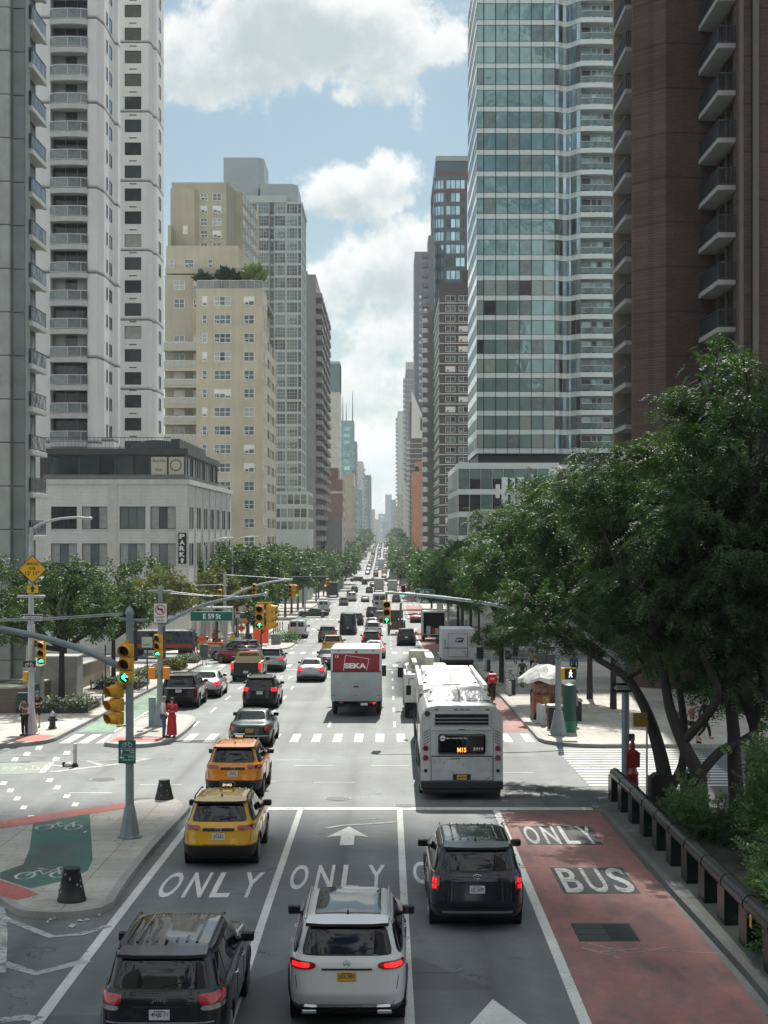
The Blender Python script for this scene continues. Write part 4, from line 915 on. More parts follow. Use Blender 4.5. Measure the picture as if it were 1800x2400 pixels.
rim_m=mat('wheel_rim_alloy',(.35,.36,.37),.3,.8,.1);plate_w=mat('plate_white',(.62,.64,.66),.5,var=.05,scale=9);plate_y=mat('plate_yellow',(.62,.36,.06),.5,var=.08,scale=9);ink_b=mat('plate_ink',(.02,.025,.05),.5,var=0)
PAINT={k:paint_mat('car_paint_'+k,c,m_)for k,(c,m_)in{'black':((.005,.006,.007),.0),'graphite':((.011,.013,.015),.35),'white':((.66,.67,.67),0.),'silver':((.36,.38,.39),.6),'grey':((.13,.14,.145),.5),'navy':((.006,.010,.017),.2),'taxi_yellow':((.66,.36,.025),0.),'taxi_orange':((.68,.24,.022),0.),'green':((.018,.032,.030),.3),'red':((.22,.018,.018),.1),'gold':((.34,.27,.10),.4),'blue':((.03,.06,.12),.3),'pearl':((.50,.51,.51),.2)}.items()}
SHAPES={'suv':dict(L=4.62,W=.93,H=1.68,wr=.36,belt=1.10,lv=[(.24,.88,.3,.3,7),(.36,.96,.1,.1,7),(.56,1.,.0,.0,6),(.78,1.,.04,.02,6),(.98,.985,.06,.12,6),(1.06,.955,.10,.3,6),(1.10,.92,.14,.55,6),(1.14,.885,.17,1.12,5.5),(1.32,.83,.27,1.5,5.5),(1.52,.765,.40,1.98,5.5),(1.60,.725,.46,2.1,5.5),(1.655,.64,.56,2.25,5),(1.675,.45,.85,2.5,4),(1.685,.2,1.4,2.9,3)]),'suv_big':dict(L=4.98,W=.985,H=1.76,wr=.385,belt=1.16,lv=[(.26,.90,.28,.3,8),(.38,.97,.08,.1,8),(.60,1.,.0,.0,7),(.84,1.,.03,.02,7),(1.04,.99,.05,.12,7),(1.12,.965,.08,.3,7),(1.16,.935,.11,.5,7),(1.20,.905,.14,1.2,6.5),(1.40,.855,.22,1.5,6.5),(1.60,.80,.31,1.95,6.5),(1.68,.76,.36,2.05,6),(1.735,.67,.46,2.2,5),(1.755,.47,.8,2.5,4),(1.765,.2,1.4,2.9,3)]),'sedan':dict(L=4.85,W=.915,H=1.45,wr=.335,belt=.96,lv=[(.20,.88,.3,.3,6),(.32,.96,.1,.1,6),(.50,1.,.0,.0,5),(.70,1.,.03,.05,5),(.86,.975,.07,.25,5),(.93,.94,.14,.6,5),(.975,.885,.24,1.2,5),(1.00,.84,.75,1.42,4.5),(1.12,.80,1.0,1.62,4.5),(1.30,.725,1.35,2.02,4.5),(1.38,.675,1.5,2.2,4.5),(1.425,.57,1.72,2.42,4),(1.445,.35,2.05,2.7,3.5),(1.452,.15,2.3,2.9,3)]),'van':dict(L=5.5,W=1.0,H=2.08,wr=.35,belt=1.18,lv=[(.30,.9,.2,.2,9),(.42,.98,.04,.05,9),(.62,1.,.0,.0,9),(1.0,1.,.02,.05,9),(1.10,.985,.03,.3,9),(1.18,.965,.04,.7,9),(1.22,.95,.05,.85,8),(1.5,.92,.08,1.15,8),(1.85,.87,.13,1.5,8),(1.98,.82,.2,1.65,7),(2.05,.7,.35,1.9,6),(2.075,.4,.9,2.3,4),(2.08,.15,2.,3.,3)]),'tallvan':dict(L=5.9,W=1.0,H=2.6,wr=.35,belt=1.25,lv=[(.30,.9,.2,.2,10),(.42,.98,.04,.05,10),(.62,1.,.0,.0,10),(1.05,1.,.02,.05,10),(1.2,.985,.03,.5,10),(1.28,.97,.04,.8,10),(1.6,.95,.06,1.1,9),(2.1,.91,.1,1.45,9),(2.4,.87,.15,1.6,8),(2.52,.8,.25,1.8,7),(2.58,.6,.6,2.3,5),(2.6,.2,2.,3.,3)]),}
SHAPES['hatch']=dict(SHAPES['suv'],L=4.35,W=.90,H=1.6)
class Shell:
 def __init__(s,kind):
  q=SHAPES[kind];s.q=q;L,W=q['L'],q['W'];lv=np.array(q['lv']);s.z=lv[:,0];s.w=lv[:,1]*W;s.yr=lv[:,2];s.yf=L-lv[:,3];s.n=lv[:,4]
 def P(s,q,z):
  v_=[]
  for A in(s.w,s.yr,s.yf,s.n):v_.append(sum(float(np.interp(z+d,s.z,A))for d in(-.022,-.011,0,.011,.022))/5)
  w,yr,yf,n=v_
  q=(q+4)%8-4 if abs(q)>4 else q;sg=1 if q>=0 else -1;q=abs(q)
  if q<=1:a,b=q,-1.
  elif q<=3:a,b=1.,q-2
  else:a,b=4-q,1.
  k=(abs(a)**n+abs(b)**n)**(-1/n);return Vector((sg*a*k*w,(yr+yf)/2+b*k*(yf-yr)/2,z))
 def N(s,q,z):
  e=.01;a=s.P(q+e,z)-s.P(q-e,z);b=s.P(q,min(z+e,s.z[-1]))-s.P(q,z-e);n=a.cross(b);return n.normalized()if n.length>1e-9 else Vector((0,0,1))
 def top(s,x,y):
  lo,hi=1.2,float(s.z[-1])
  def ins(z):
   w,yr,yf,n=(float(np.interp(z,s.z,A))for A in(s.w,s.yr,s.yf,s.n));return(abs(x)/w)**n+abs((y-(yr+yf)/2)/((yf-yr)/2))**n<=1
  for _ in range(22):
   m=(lo+hi)/2
   if ins(m):lo=m
   else:hi=m
  return lo
 def qy(s,y,z):
  yr=np.interp(z,s.z,s.yr);yf=np.interp(z,s.z,s.yf);return 2+max(-.97,min(.97,(y-(yr+yf)/2)/((yf-yr)/2)))
 def patch(s,mb,q0,q1,z0,z1,off,nq=14,nz=5,mi=0,rnd=8,side=1,q0t=None,q1t=None):
  V=[];q0t=q0 if q0t is None else q0t;q1t=q1 if q1t is None else q1t
  for j in range(nz+1):
   for i in range(nq+1):
    a=-1+2*i/nq;b=-1+2*j/nz
    if rnd:k=(abs(a)**rnd+abs(b)**rnd)**(-1/rnd)if(a or b)else 1;k=k*max(abs(a),abs(b))if False else k;m_=max(abs(a),abs(b));a,b=a*(1-m_+m_*k)if m_ else 0,b*(1-m_+m_*k)if m_ else 0
    t=(b+1)/2;zz_=z0+(z1-z0)*t;qa=q0+(q0t-q0)*t;qb=q1+(q1t-q1)*t;qq=qa+(qb-qa)*(a+1)/2
    p=s.P(side*qq,zz_);n=s.N(side*qq,zz_);V.append(p+n*off)
  Fs=[(j*(nq+1)+i,j*(nq+1)+i+1,(j+1)*(nq+1)+i+1,(j+1)*(nq+1)+i)for j in range(nz)for i in range(nq)]
  if side<0:Fs=[f[::-1]for f in Fs]
  mb.add(V,Fs,mi);return mb
def wheel_mesh(r,w=.24):
 k=('wheel',r)
 if k in _wm:return _wm[k]
 b=MB();b.tube([(-w/2,0,0),(-w/2+.02,0,0),(-w/2+.05,0,0),(w/2-.05,0,0),(w/2-.02,0,0),(w/2,0,0)],[r*.7,r*.93,r,r,r*.93,r*.7],28)
 c=MB();c.tube([(-w/2-.003,0,0),(w/2+.003,0,0)],r*.68,24,1);rimz=w/2+.004
 for sx in(-1,1):
  for i in range(5):
   a=2*math.pi*i/5
   for da in(-.13,.13):
    c.tube([(sx*(rimz+.004),math.cos(a+da*2.2)*r*.12,math.sin(a+da*2.2)*r*.12),(sx*(rimz+.008),math.cos(a+da)*r*.66,math.sin(a+da)*r*.66)],[.022,.018],5)
  c.tube([(sx*(rimz-.002),0,0),(sx*(rimz+.014),0,0)],r*.17,12)
  ring=[(sx*rimz,math.cos(q)*r*.67,math.sin(q)*r*.67)for q in np.linspace(0,2*math.pi,25)];c.tube(ring,.014,5,caps=False)
 _wm[k]=(b.mesh('wheel',rubber,40),c.mesh('rim',[rim_m,under],40));return _wm[k]
def plate(parent,text,y,z,m=plate_w,x=0.,tilt=0.,small=None):
 b=MB().bbox(x-.155,x+.155,y-.012,y,z-.078,z+.078,.006)
 if text:add_text(b,text,x-.125,x+.125,z-.042,z+.040,y-.015,1,.012)
 b.box(x-.08,x+.08,y-.0135,y-.012,z+.052,z+.064,1);return b.build('license_plate',[m,ink_b],parent)
def car(kind,paint,label,px=None,py=None,loc=None,rz=0.,name='parked_car',cat='car',group=None,o=None,cat_name=None,dl=1):
 o=o or{};S=Shell(kind);q=S.q;L,W,H,r=q['L'],q['W'],q['H'],q['wr'];body_m=PAINT[paint]
 if loc is None:x,y=gp(px,py);loc=(x,y)
 sl=(gz(loc[1]+2.5)-gz(loc[1]-2.5))/5
 t=thing(name,label,cat,(loc[0],loc[1],gz(loc[1])+.005),(math.atan(sl)*math.cos(rz),-math.atan(sl)*math.sin(rz)if rz else 0,rz),group)
 nQ={0:24,1:64,2:120}[dl];zs=sorted(set(list(S.z)+list(np.linspace(S.z[0],S.z[-1],{0:6,1:22,2:46}[dl]))));zs=[z for i,z in enumerate(zs)if i==0 or z-zs[i-1]>.006]
 qs=[]
 for seg,(a,c_,n_)in enumerate(((-1,1,nQ//5),(1,3,nQ//3),(3,5,nQ//6),(5,7,nQ//3))):
  for i in range(n_):qs.append(a+(c_-a)*i/n_)
 qs=[qq if qq<=4 else qq-8 for qq in qs];n_=len(qs)
 V=[S.P(qq,z)[:]for z in zs for qq in qs];Fs=[];ay=(.98 if kind not in('van','tallvan')else 1.35,L-.93);ay=(o.get('ra',ay[0]),ay[1]);ar=r*1.13
 V.append((0,(S.yr[-1]+S.yf[-1])/2,S.z[-1]+.003))
 for j in range(len(zs)-1):
  for i in range(n_):
   f=(j*n_+i,j*n_+(i+1)%n_,(j+1)*n_+(i+1)%n_,(j+1)*n_+i);c=sum((Vector(V[k])for k in f),Vector())/4
   if dl and abs(c.x)>.55*W and any((c.y-a)**2+(c.z-r)**2<(ar*1.0)**2 for a in ay):continue
   Fs.append(f)
 j=len(zs)-1;Fs+=[(j*n_+i,j*n_+(i+1)%n_,len(V)-1)for i in range(n_)]
 b=MB().add(V,Fs);b.build('body',body_m,t,smooth=50)
 b=MB().box(-W*.8,W*.8,.35,L-.35,.2,.62);
 for a in ay:b.tube([(-W*.97,a,r),(W*.97,a,r)],ar*.97,18)
 b.build('underbody',under,t)
 if dl:
  tm=trim_black if o.get('clad',kind!='sedan')else body_m;b=MB()
  for a in ay:
   for sx in(-1,1):
    pts=[]
    for k in range(13):
     an=math.pi*(-.06+1.12*k/12);y_=a+ar*math.cos(an);z_=r+ar*math.sin(an);z_=max(z_,S.z[0]+.01);p=S.P(sx*S.qy(y_,z_),z_);pts.append((p.x+sx*.004,p.y,z_))
    b.tube(pts,.026 if tm is trim_black else .014,6)
  b.build('wheel_arch',tm,t,smooth=60)
 wt,wr_=wheel_mesh(r)
 for a in ay:
  for sx in(-1,1):w_=obj('wheel',wt,t,(sx*(W-.145),a,r));obj('rim',wr_,w_)
 zb,zt=q['belt'],S.z[-4]-.045 if kind!='van' else 1.93
 if kind=='tallvan':zt=2.1
 if kind=='sedan':zb,zt=1.02,1.375
 nq=14 if dl else 4;gb=o.get('gb',zb+.06)
 if not o.get('no_rear_glass'):
  if kind in('van','tallvan'):
   for sx in(-1,1):
    b=MB();S.patch(b,.1,.8,zb+.12,zt-.12,.006,nq,4,side=sx,rnd=12);b.build('rear_window',car_glass,t,smooth=60)
   MB().box(-.008,.008,S.yr[4]-.012,.2,.5,zt).build('door_seam',trim_black,t)
  else:
   b=MB();gw=o.get('gw',.86);S.patch(b,-gw-.03,gw+.03,gb-.02,zt+.015,.004,nq,5,1,14,q0t=-gw+.0,q1t=gw-.0);S.patch(b,-gw,gw,gb,zt,.009,nq,6,0,12,q0t=-gw+.05,q1t=gw-.05);b.build('rear_window',[car_glass,trim_black],t,smooth=60)
 b=MB();S.patch(b,3.12,4.88,zb+.07,zt,.006,nq,4,0,12);b.build('windshield',car_glass,t,smooth=60)
 ends={'suv':[(-.9,-.58),(-.53,.0),(.05,.62)],'hatch':[(-.88,-.6),(-.55,.0),(.05,.62)],'suv_big':[(-.93,-.58),(-.53,-.03),(.02,.6)],'sedan':[(-.72,-.05),(.0,.72)],'van':[(.45,.8)],'tallvan':[(.5,.82)]}[kind]
 if o.get('win_van'):ends=[(-.9,-.45),(-.4,.1),(.15,.42),(.48,.8)]
 for sx in(-1,1):
  if dl:b=MB();S.patch(b,2+ends[0][0]-.02,2+ends[-1][1]+.03,zb+.0,zt+.02,.003,24,4,0,10,sx);b.build('window_surround',trim_black,t,smooth=60)
  for a,c in ends:b=MB();S.patch(b,2+a,2+c,zb+.035,zt-.01,.007,8 if dl else 3,4,0,9,sx);b.build('side_window',car_glass,t,smooth=60)
  if dl==2 and o.get('chrome_line'):
   pts=[S.P(sx*(2+a),zb+.005)+S.N(sx*(2+a),zb)*.012 for a in np.linspace(ends[0][0]-.02,ends[-1][1]+.03,14)];MB().tube(pts,.011,5).build('chrome_strip',chrome,t)
 b=MB();bz=o.get('bump',(S.z[0]+.02,.50));S.patch(b,-1.16,1.16,bz[0],bz[1],.014,26 if dl else 6,3,0,0);b.build('rear_bumper',trim_black if o.get('bump_black',True)else body_m,t,smooth=50)
 lm=brake_on if o.get('brake')else o.get('lamp_m',tail_red);lz=o.get('lamp',(.90,1.04));lq=o.get('lampq',(.62,1.13))
 for sx in(-1,1):
  b=MB();S.patch(b,lq[0],lq[1],lz[0],lz[1],.016,12 if dl else 3,3,0,o.get('lampr',6),sx)
  if dl==2 and o.get('lamp_under'):S.patch(b,lq[0]+.03,lq[1]-.02,lz[0]-.085,lz[0]-.01,.013,12,2,1,6,sx)
  if dl==2 and o.get('lamp_core'):S.patch(b,lq[0]+.1,lq[1]-.14,lz[0]+.025,lz[1]-.03,.022,12,2,2,6,sx)
  if dl==2 and o.get('lamp_squares'):
   for i in range(2):
    for k in range(2):S.patch(b,lq[0]+.07+.075*k,lq[0]+.13+.075*k,lz[0]+.04+i*.11,lz[0]+.12+i*.11,.024,3,2,2,8,sx)
  b.build('taillight',[lm,chrome,brake_on],t,smooth=60)
 if o.get('third',1)and dl:
  p=S.P(0,zt+.03);lit=o.get('brake3')or o.get('brake');MB().box(-.16,.16,p.y-.05,p.y+.05,zt+.045 if kind!='sedan' else zt-.05,zt+.068 if kind!='sedan' else zt-.03).build('brake_light',brake_on if lit else tail_dark,t)
 pz=o.get('pz',.84);p=S.P(0,pz);plate(t,o.get('plate',None)if dl==2 else('ABC 123' if False else None),p.y-.004,pz,o.get('plate_m',plate_w))
 if dl:
  lo_,hi_=o.get('garnish',(pz+.1,pz+.13));b=MB();S.patch(b,-.42,.42,lo_,hi_,.012,8,2,0,0);b.build('tailgate_trim',o.get('garnish_m',trim_black),t)
  p=S.P(0,gb+.04);b=MB();b.tube([(0,p.y-.02,gb+.03),(.05,p.y-.03,gb+.05),(.42,p.y-.005,gb+.10)],[.014,.011,.006],6);
  if kind not in('sedan','van','tallvan'):b.build('wiper',black_plastic,t)
 zr=S.z[-3]
 if kind in('suv','suv_big','hatch')and o.get('spoiler',1):
  y0=float(np.interp(zt,S.z,S.yr));w_=W*.70
  P=[(-w_,y0+.30),(-w_*.99,y0-.05),(-w_*.6,y0-.10),(w_*.6,y0-.10),(w_*.99,y0-.05),(w_,y0+.30)];b=MB();n=len(P)
  b.add([(x,y,zt+.012)for x,y in P]+[(x*.985,y,zt+.06+(y-y0+.1)*.13)for x,y in P],[tuple(range(n))[::-1]]+[(i,(i+1)%n,n+(i+1)%n,n+i)for i in range(n-1)],1);b.add([(x*.985,y,zt+.0605+(y-y0+.1)*.13)for x,y in P],[tuple(range(n))])
  b.build('spoiler',[body_m,trim_black],t,smooth=40)
 if o.get('rails')and dl:
  for sx in(-1,1):
   pts=[(sx*W*.70,y_,z_)for y_,z_ in((S.yr[-3]+.02,zr-.01),(S.yr[-3]+.16,zr+.045),(L*.42,zr+.055),(S.yf[-3]-.2,zr+.045),(S.yf[-3]-.02,zr-.015))]
   MB().tube(smooth_path([Vector(p)for p in pts],4)if False else pts,.017,6).build('roof_rail',o['rails'],t,smooth=60)
 if dl==2:
  zc=S.z[-2]
  if o.get('ribs'):
   b=MB()
   for k in range(-3,4):
    if k==0 and o['ribs']==6:continue
    b.bbox(k*.155-.018,k*.155+.018,S.yr[-3]+.35,S.yf[-3]-.15,zc-.03,zc+.006,.004)
   b.build('roof_rib',body_m,t,smooth=40)
  b=MB()
  for sx in(-1,1):
   b.tube([S.P(sx*q_,z_)+S.N(sx*q_,z_)*.001 for q_,z_ in[(.90,zb),(.90,.85),(.86,.70),(.80,bz[1]+.05),(.4,bz[1]+.035),(0,bz[1]+.03)]],.006,4)
  for z_ in(bz[1]+.012,):b.tube([S.P(q_,z_)+S.N(q_,z_)*.004 for q_ in np.linspace(-1.3,1.3,21)],.007,4)
  b.build('tailgate_seam',under,t)
  if o.get('glass_roof'):
   zz_=[S.z[-3]+.004,S.z[-2]+.003,S.z[-1]+.003];yy_=o['glass_roof'];nn=10;V=[]
   for j in range(nn+1):
    y_=yy_[0]+(yy_[1]-yy_[0])*j/nn
    for i in range(nn+1):
     x_=(-1+2*i/nn)*W*.56;V.append((x_,y_,S.top(x_,y_)+.008))
   MB().add(V,[(j*(nn+1)+i,j*(nn+1)+i+1,(j+1)*(nn+1)+i+1,(j+1)*(nn+1)+i)for j in range(nn)for i in range(nn)]).build('sunroof',car_glass,t,smooth=60)
  MB().add([(-.02,S.yr[-2]-.1,zc-.01),(.02,S.yr[-2]-.1,zc-.01),(.02,S.yr[-2]+.1,zc-.0),(-.02,S.yr[-2]+.1,zc),(0,S.yr[-2]-.1,zc+.06),(0,S.yr[-2]-.06,zc+.06)],[(0,1,4),(1,2,5,4),(2,3,5),(3,0,4,5)]).build('antenna',o.get('fin_m',black_plastic),t)
  for sx in(-1,1):
   for yy_ in((L*.36,L*.57)if kind!='sedan' else(L*.40,L*.6)):
    z_=zb-.13;p=S.P(sx*S.qy(yy_,z_),z_);MB().tube([(p.x,p.y-.1,z_),(p.x+sx*.03,p.y-.08,z_),(p.x+sx*.03,p.y+.08,z_),(p.x,p.y+.1,z_)],.012,6).build('door_handle',o.get('handle_m',body_m),t)
    pts=[S.P(sx*S.qy(yy_+.18,z__),z__)+Vector((sx*.002,0,0))for z__ in np.linspace(S.z[2],zb,6)];MB().tube(pts,.005,4).build('door_seam',under,t)
  if o.get('chrome_bar'):b=MB();S.patch(b,-.85,.85,o['chrome_bar'],o['chrome_bar']+.02,.022,12,1,0,0);b.build('chrome_strip',chrome,t)
  if o.get('exhaust'):
   for sx in(-1,1):MB().bbox(sx*W*.62-.12,sx*W*.62+.12,-.02,.1,.3,.37,.02).build('exhaust_tip',chrome,t)
  if o.get('badge')=='ring':
   p=S.P(0,o['bz']);c=[(math.cos(a)*.055*o.get('bw',1),p.y-.018,o['bz']+math.sin(a)*.055*o.get('bh',1))for a in np.linspace(0,2*math.pi,21)];b=MB().tube(c,.006,5,caps=False)
   for a,c_ in o.get('strokes',()):b.tube([(a[0]*.055,p.y-.02,o['bz']+a[1]*.055),(c_[0]*.055,p.y-.02,o['bz']+c_[1]*.055)],.0055,5)
   b.build('emblem',chrome,t)
  for body_,x0,x1,z0,z1 in o.get('letters',()):p=S.P((x0+x1)/2/W,z0);add_text(MB(),body_,x0,x1,z0,z1,p.y-.018,0,.015).build('lettering',o.get('let_m',chrome),t)
 for sx in(-1,1):
  ym=S.yf[-4]-.05 if kind not in('van','tallvan')else L-1.55
  ym={'sedan':L-1.75,'suv':L-1.75,'hatch':L-1.6,'suv_big':L-1.85}.get(kind,ym);p=S.P(sx*S.qy(ym,zb+.05),zb+.05);hgt_=.26 if kind in('van','tallvan')else .155
  b=MB().bbox(min(p.x+sx*.05,p.x+sx*.27),max(p.x+sx*.05,p.x+sx*.27),ym-.06,ym+.09,zb+.0,zb+hgt_,.035).box(min(p.x-sx*.02,p.x+sx*.06),max(p.x-sx*.02,p.x+sx*.06),ym-.02,ym+.03,zb+.0,zb+.05)
  m_=b.build('mirror',o.get('mirror_m',body_m),t,smooth=50)
  if dl:MB().bbox(min(p.x+sx*.065,p.x+sx*.255),max(p.x+sx*.065,p.x+sx*.255),ym-.066,ym-.056,zb+.015,zb+hgt_-.015,.004).build('mirror_glass',car_glass,m_)
 for sx in(-1,1):b=MB();S.patch(b,2.9,3.5,zb-.32 if kind!='sedan' else .62,zb-.16 if kind!='sedan' else .76,.012,8,2,0,6,sx);b.build('headlight',mat('headlamp_glass',(.5,.52,.54),.1,.3,.1,coat=1.),t,smooth=60)
 if o.get('taxi'):
  zt_=S.z[-1];s_=MB().bbox(-.2,.2,L*.44,L*.44+.14,zt_,zt_+.15,.03).build('roof_sign',trim_black,t);add_text(MB(),o['taxi'],-.12,.12,zt_+.045,zt_+.11,L*.44-.004,0,.02).build('lettering',mat('lit_sign_letters',(1,.85,.5),.4,0,0,emit=.5),s_)
 if o.get('lower_silver'):b=MB();S.patch(b,-.75,.75,.40,.45,.022,12,1,0,0);b.build('bumper_insert',chrome if o['lower_silver']==2 else rim_m,t)
 return t
mercstar=[((0,0),(0,1)),((0,0),(.87,-.5)),((0,0),(-.87,-.5))]
car('suv_big','graphite','charcoal SUV with glossy ribbed roof at the bottom left, plate reading 4NJE 71',loc=(-3.42,23.0),name='suv_car',cat='SUV',dl=2,o=dict(lamp=(1.0,1.145),lampq=(.60,1.17),lamp_under=1,plate='4NJE 71',pz=.86,letters=(('Jeep',-.12,.12,1.03,1.13),('4x4',-.72,-.56,.70,.735),('LIMITED',.52,.74,.70,.735)),let_m=chrome,chrome_bar=.735,rails=dark_steel,ribs=6,chrome_line=1,handle_m=chrome,mirror_m=trim_black,gb=1.22))
car('suv_big','white','white SUV with a dark glass roof in the bottom middle lane, yellow plate JGX-7407',loc=(-.66,24.9),name='suv_car',cat='SUV',dl=2,o=dict(lamp=(1.0,1.12),lampq=(.52,1.16),lampr=3,lamp_m=tail_dark,lamp_core=1,plate='JGX-7407',plate_m=plate_y,pz=.89,badge='ring',bz=1.10,strokes=mercstar,rails=chrome,glass_roof=(.75,2.7),bump=(.28,.40),lower_silver=2,exhaust=1,chrome_bar=.30,mirror_m=trim_black,gb=1.22,third=1))
car('suv_big','navy','blue black SUV with square lit brake lamps in the right hand ONLY lane, plate LEC-3699',loc=(1.83,31.2),name='suv_car',cat='SUV',dl=2,o=dict(lamp=(.84,1.12),lampq=(.80,1.06),lamp_m=tail_dark,lamp_squares=1,brake3=1,plate='LEC-3699',pz=.88,badge='ring',bw=1.5,bh=.8,bz=1.13,strokes=[((-.6,-.4),(-.2,.5)),((.2,-.5),(.6,.4)),((-.5,0),(.5,.1))],letters=(('PALISADE',-.42,.42,1.045,1.07),),rails=chrome,ribs=7,lower_silver=1,chrome_line=1,gb=1.24,let_m=rim_m))
car('suv','taxi_yellow','yellow taxi SUV nearest the camera with roof sign 3N43, beside the pavement island',loc=(-4.12,37.4),name='taxi',cat='taxi',dl=2,o=dict(lamp=(.955,1.06),lampq=(.50,1.14),plate='3N43',pz=.80,badge='ring',bw=1.2,bz=.96,strokes=[((-.6,.1),(.6,.1)),((0,.5),(0,-.6))],garnish=(.93,1.0),rails=trim_black,ribs=6,taxi='3N43',mirror_m=trim_black,lamp_m=tail_dark,bump=(.26,.58)))
car('suv','taxi_orange','orange taxi SUV crossing the intersection ahead of the yellow one, roof light above',loc=(-4.86,48.2),name='taxi',cat='taxi',dl=2,o=dict(lamp=(.955,1.06),lampq=(.50,1.14),plate='T704770C',pz=.80,badge='ring',bw=1.2,bz=.96,strokes=[((-.6,.1),(.6,.1))],garnish=(.93,1.0),rails=trim_black,ribs=6,taxi='7G03',mirror_m=trim_black,lamp_m=tail_dark,bump=(.26,.58)))
car('sedan','green','dark green sedan with chrome bumper line crossing the far crosswalk',loc=(-5.55,61.7),name='sedan_car',cat='car',dl=2,o=dict(lamp=(.70,.88),lampq=(.66,1.1),lampr=4,plate='D58 7SE',plate_m=plate_y,pz=.72,chrome_bar=.50,chrome_line=1,handle_m=chrome,clad=False,bump=(.22,.34)))
car('suv','black','black compact SUV with lit brake lamps beyond the dark green sedan',loc=(-6.55,78.6),name='suv_car',cat='SUV',dl=2,o=dict(brake=1,lamp=(.93,1.10),lampq=(.66,1.1),rails=rim_m,ribs=6,plate='JTF 4103',pz=.86,mirror_m=trim_black))
car('suv_big','black','large black luxury SUV parked against the bike lane behind the couple',loc=(-10.75,79.0),name='suv_car',cat='SUV',dl=2,o=dict(lamp=(.72,1.1),lampq=(.86,1.06),lamp_m=tail_dark,plate='HRW 2210',pz=.92,chrome_bar=1.05,gb=1.22))
car('sedan','silver','silver sedan parked ahead of the big black SUV by the bike lane',loc=(-10.2,85.2),name='sedan_car',dl=1,o=dict(brake=1,lamp=(.74,.88),clad=False))
car('sedan','silver','silver sedan with red lamps just left of the white box truck',loc=(-4.9,97.6),name='sedan_car',dl=2,o=dict(brake=1,lamp=(.74,.87),lampq=(.56,1.12),clad=False,plate='GKP 881',bump=(.22,.36)))
car('hatch','silver','silver crossover right of the gold pickup with the black tailgate',loc=(-8.2,107.5),name='suv_car',cat='SUV',dl=1,o=dict(brake=1))
car('sedan','black','black sedan half hidden behind the left side of the white box truck',loc=(-4.25,110),name='sedan_car',dl=1,o=dict(lamp=(.78,.88),lampq=(.1,1.1)))
car('suv','taxi_yellow','yellow taxi SUV in the queue beyond the black half hidden sedan',loc=(-4.7,131),name='taxi',cat='taxi',dl=1,o=dict(rails=trim_black,mirror_m=trim_black))
car('suv','grey','grey SUV left of the dark tall van in the far queue',loc=(-6.2,157),name='suv_car',cat='SUV',dl=1,o=dict(lamp=(.96,1.05),lampq=(.5,1.1)))
car('tallvan','navy','dark blue tall delivery van in the middle of the far queue',loc=(-4.6,178),name='delivery_van',cat='van',dl=1,o=dict(bump=(.32,.45),no_rear_glass=1))
car('suv','black','black SUV just right of the dark tall van',loc=(-4.15,206),name='suv_car',cat='SUV',dl=1)
car('van','white','white van with two rear windows left of the traffic queue near the planter',loc=(-9.8,166.5),name='white_van',cat='van',dl=1,o=dict(lamp=(.8,1.2),lampq=(.9,1.03),lamp_m=tail_red))
car('van','white','second white van further down on the left behind the black crossing sedan',loc=(-10.9,261),name='white_van',cat='van',dl=1,o=dict(lamp=(.8,1.2),lampq=(.9,1.03)))
car('van','silver','silver van far down the left lane ahead of the second white van',loc=(-7.7,331),name='silver_van',cat='van',dl=1,o=dict(lamp=(.8,1.2),lampq=(.9,1.03)))
car('sedan','black','black sedan seen from the side crossing the avenue on the left',loc=(-9.0,238),rz=R(90),name='sedan_car',dl=2,o=dict(clad=False))
car('sedan','white','white car with lit lamps right behind the box truck top',loc=(-1.05,124.5),name='sedan_car',dl=1,o=dict(brake=1,lamp=(.74,.87),clad=False))
car('suv','black','black SUV with tall red lamps above the box truck',loc=(-1.5,142),name='suv_car',cat='SUV',dl=1,o=dict(brake=1,lamp=(.8,1.35),lampq=(.9,1.05)))
car('suv','white','white SUV ahead of the black one with tall red lamps',loc=(-1.6,171),name='suv_car',cat='SUV',dl=1)
car('sedan','grey','grey sedan ahead of the white SUV in the middle queue',loc=(-1.9,194),name='sedan_car',dl=1)
car('suv','black','black SUV behind the pale step truck in the middle queue',loc=(-2.4,238),name='suv_car',cat='SUV',dl=1)
car('suv','grey','grey SUV beside the black one behind the pale step truck',loc=(-1.0,216),name='suv_car',cat='SUV',dl=1)
car('suv','black','black SUV alone in the right lane under the hanging traffic signal',loc=(1.85,149),name='suv_car',cat='SUV',dl=1,o=dict(brake3=1,rails=rim_m))
car('suv','black','distant black SUV in the right lane beyond the excavator',loc=(1.85,323),name='suv_car',cat='SUV',dl=1)
car('sedan','red','dark red car with lit lamps between the excavator and the open truck',loc=(4.1,215),name='sedan_car',dl=1,o=dict(brake=1))
car('sedan','grey','small dark car heading the middle queue beyond the dark tall van',loc=(-4.75,325),name='sedan_car',dl=1)
car('suv','black','small black SUV ahead of the dark car beyond the tall van',loc=(-4.7,398),name='suv_car',cat='SUV',dl=1)
car('hatch','grey','grey crossover turning left at the crosswalk by the construction site',loc=(-10.2,121.4),rz=R(62),name='suv_car',cat='SUV',dl=2,o=dict(rails=None))
car('sedan','red','pinkish red car partly hidden behind the grey turning crossover',loc=(-9.3,116.8),rz=R(50),name='sedan_car',dl=1)
car('sedan','silver','silver car on the cross street behind the walking people on the right',loc=(13.6,125),rz=R(90),name='sedan_car',dl=1)
car('suv','black','black SUV parked far down the left kerb before the distant trees',loc=(-8.7,404),name='suv_car',cat='SUV',dl=1)
t=thing('pickup_truck','gold pickup with black tailgate and roof rack left of the silver crossover','pickup truck',(-9.0,97.6,gz(97.6)),(-.03,0,0))
gm=PAINT['gold'];b=MB();S=2.0
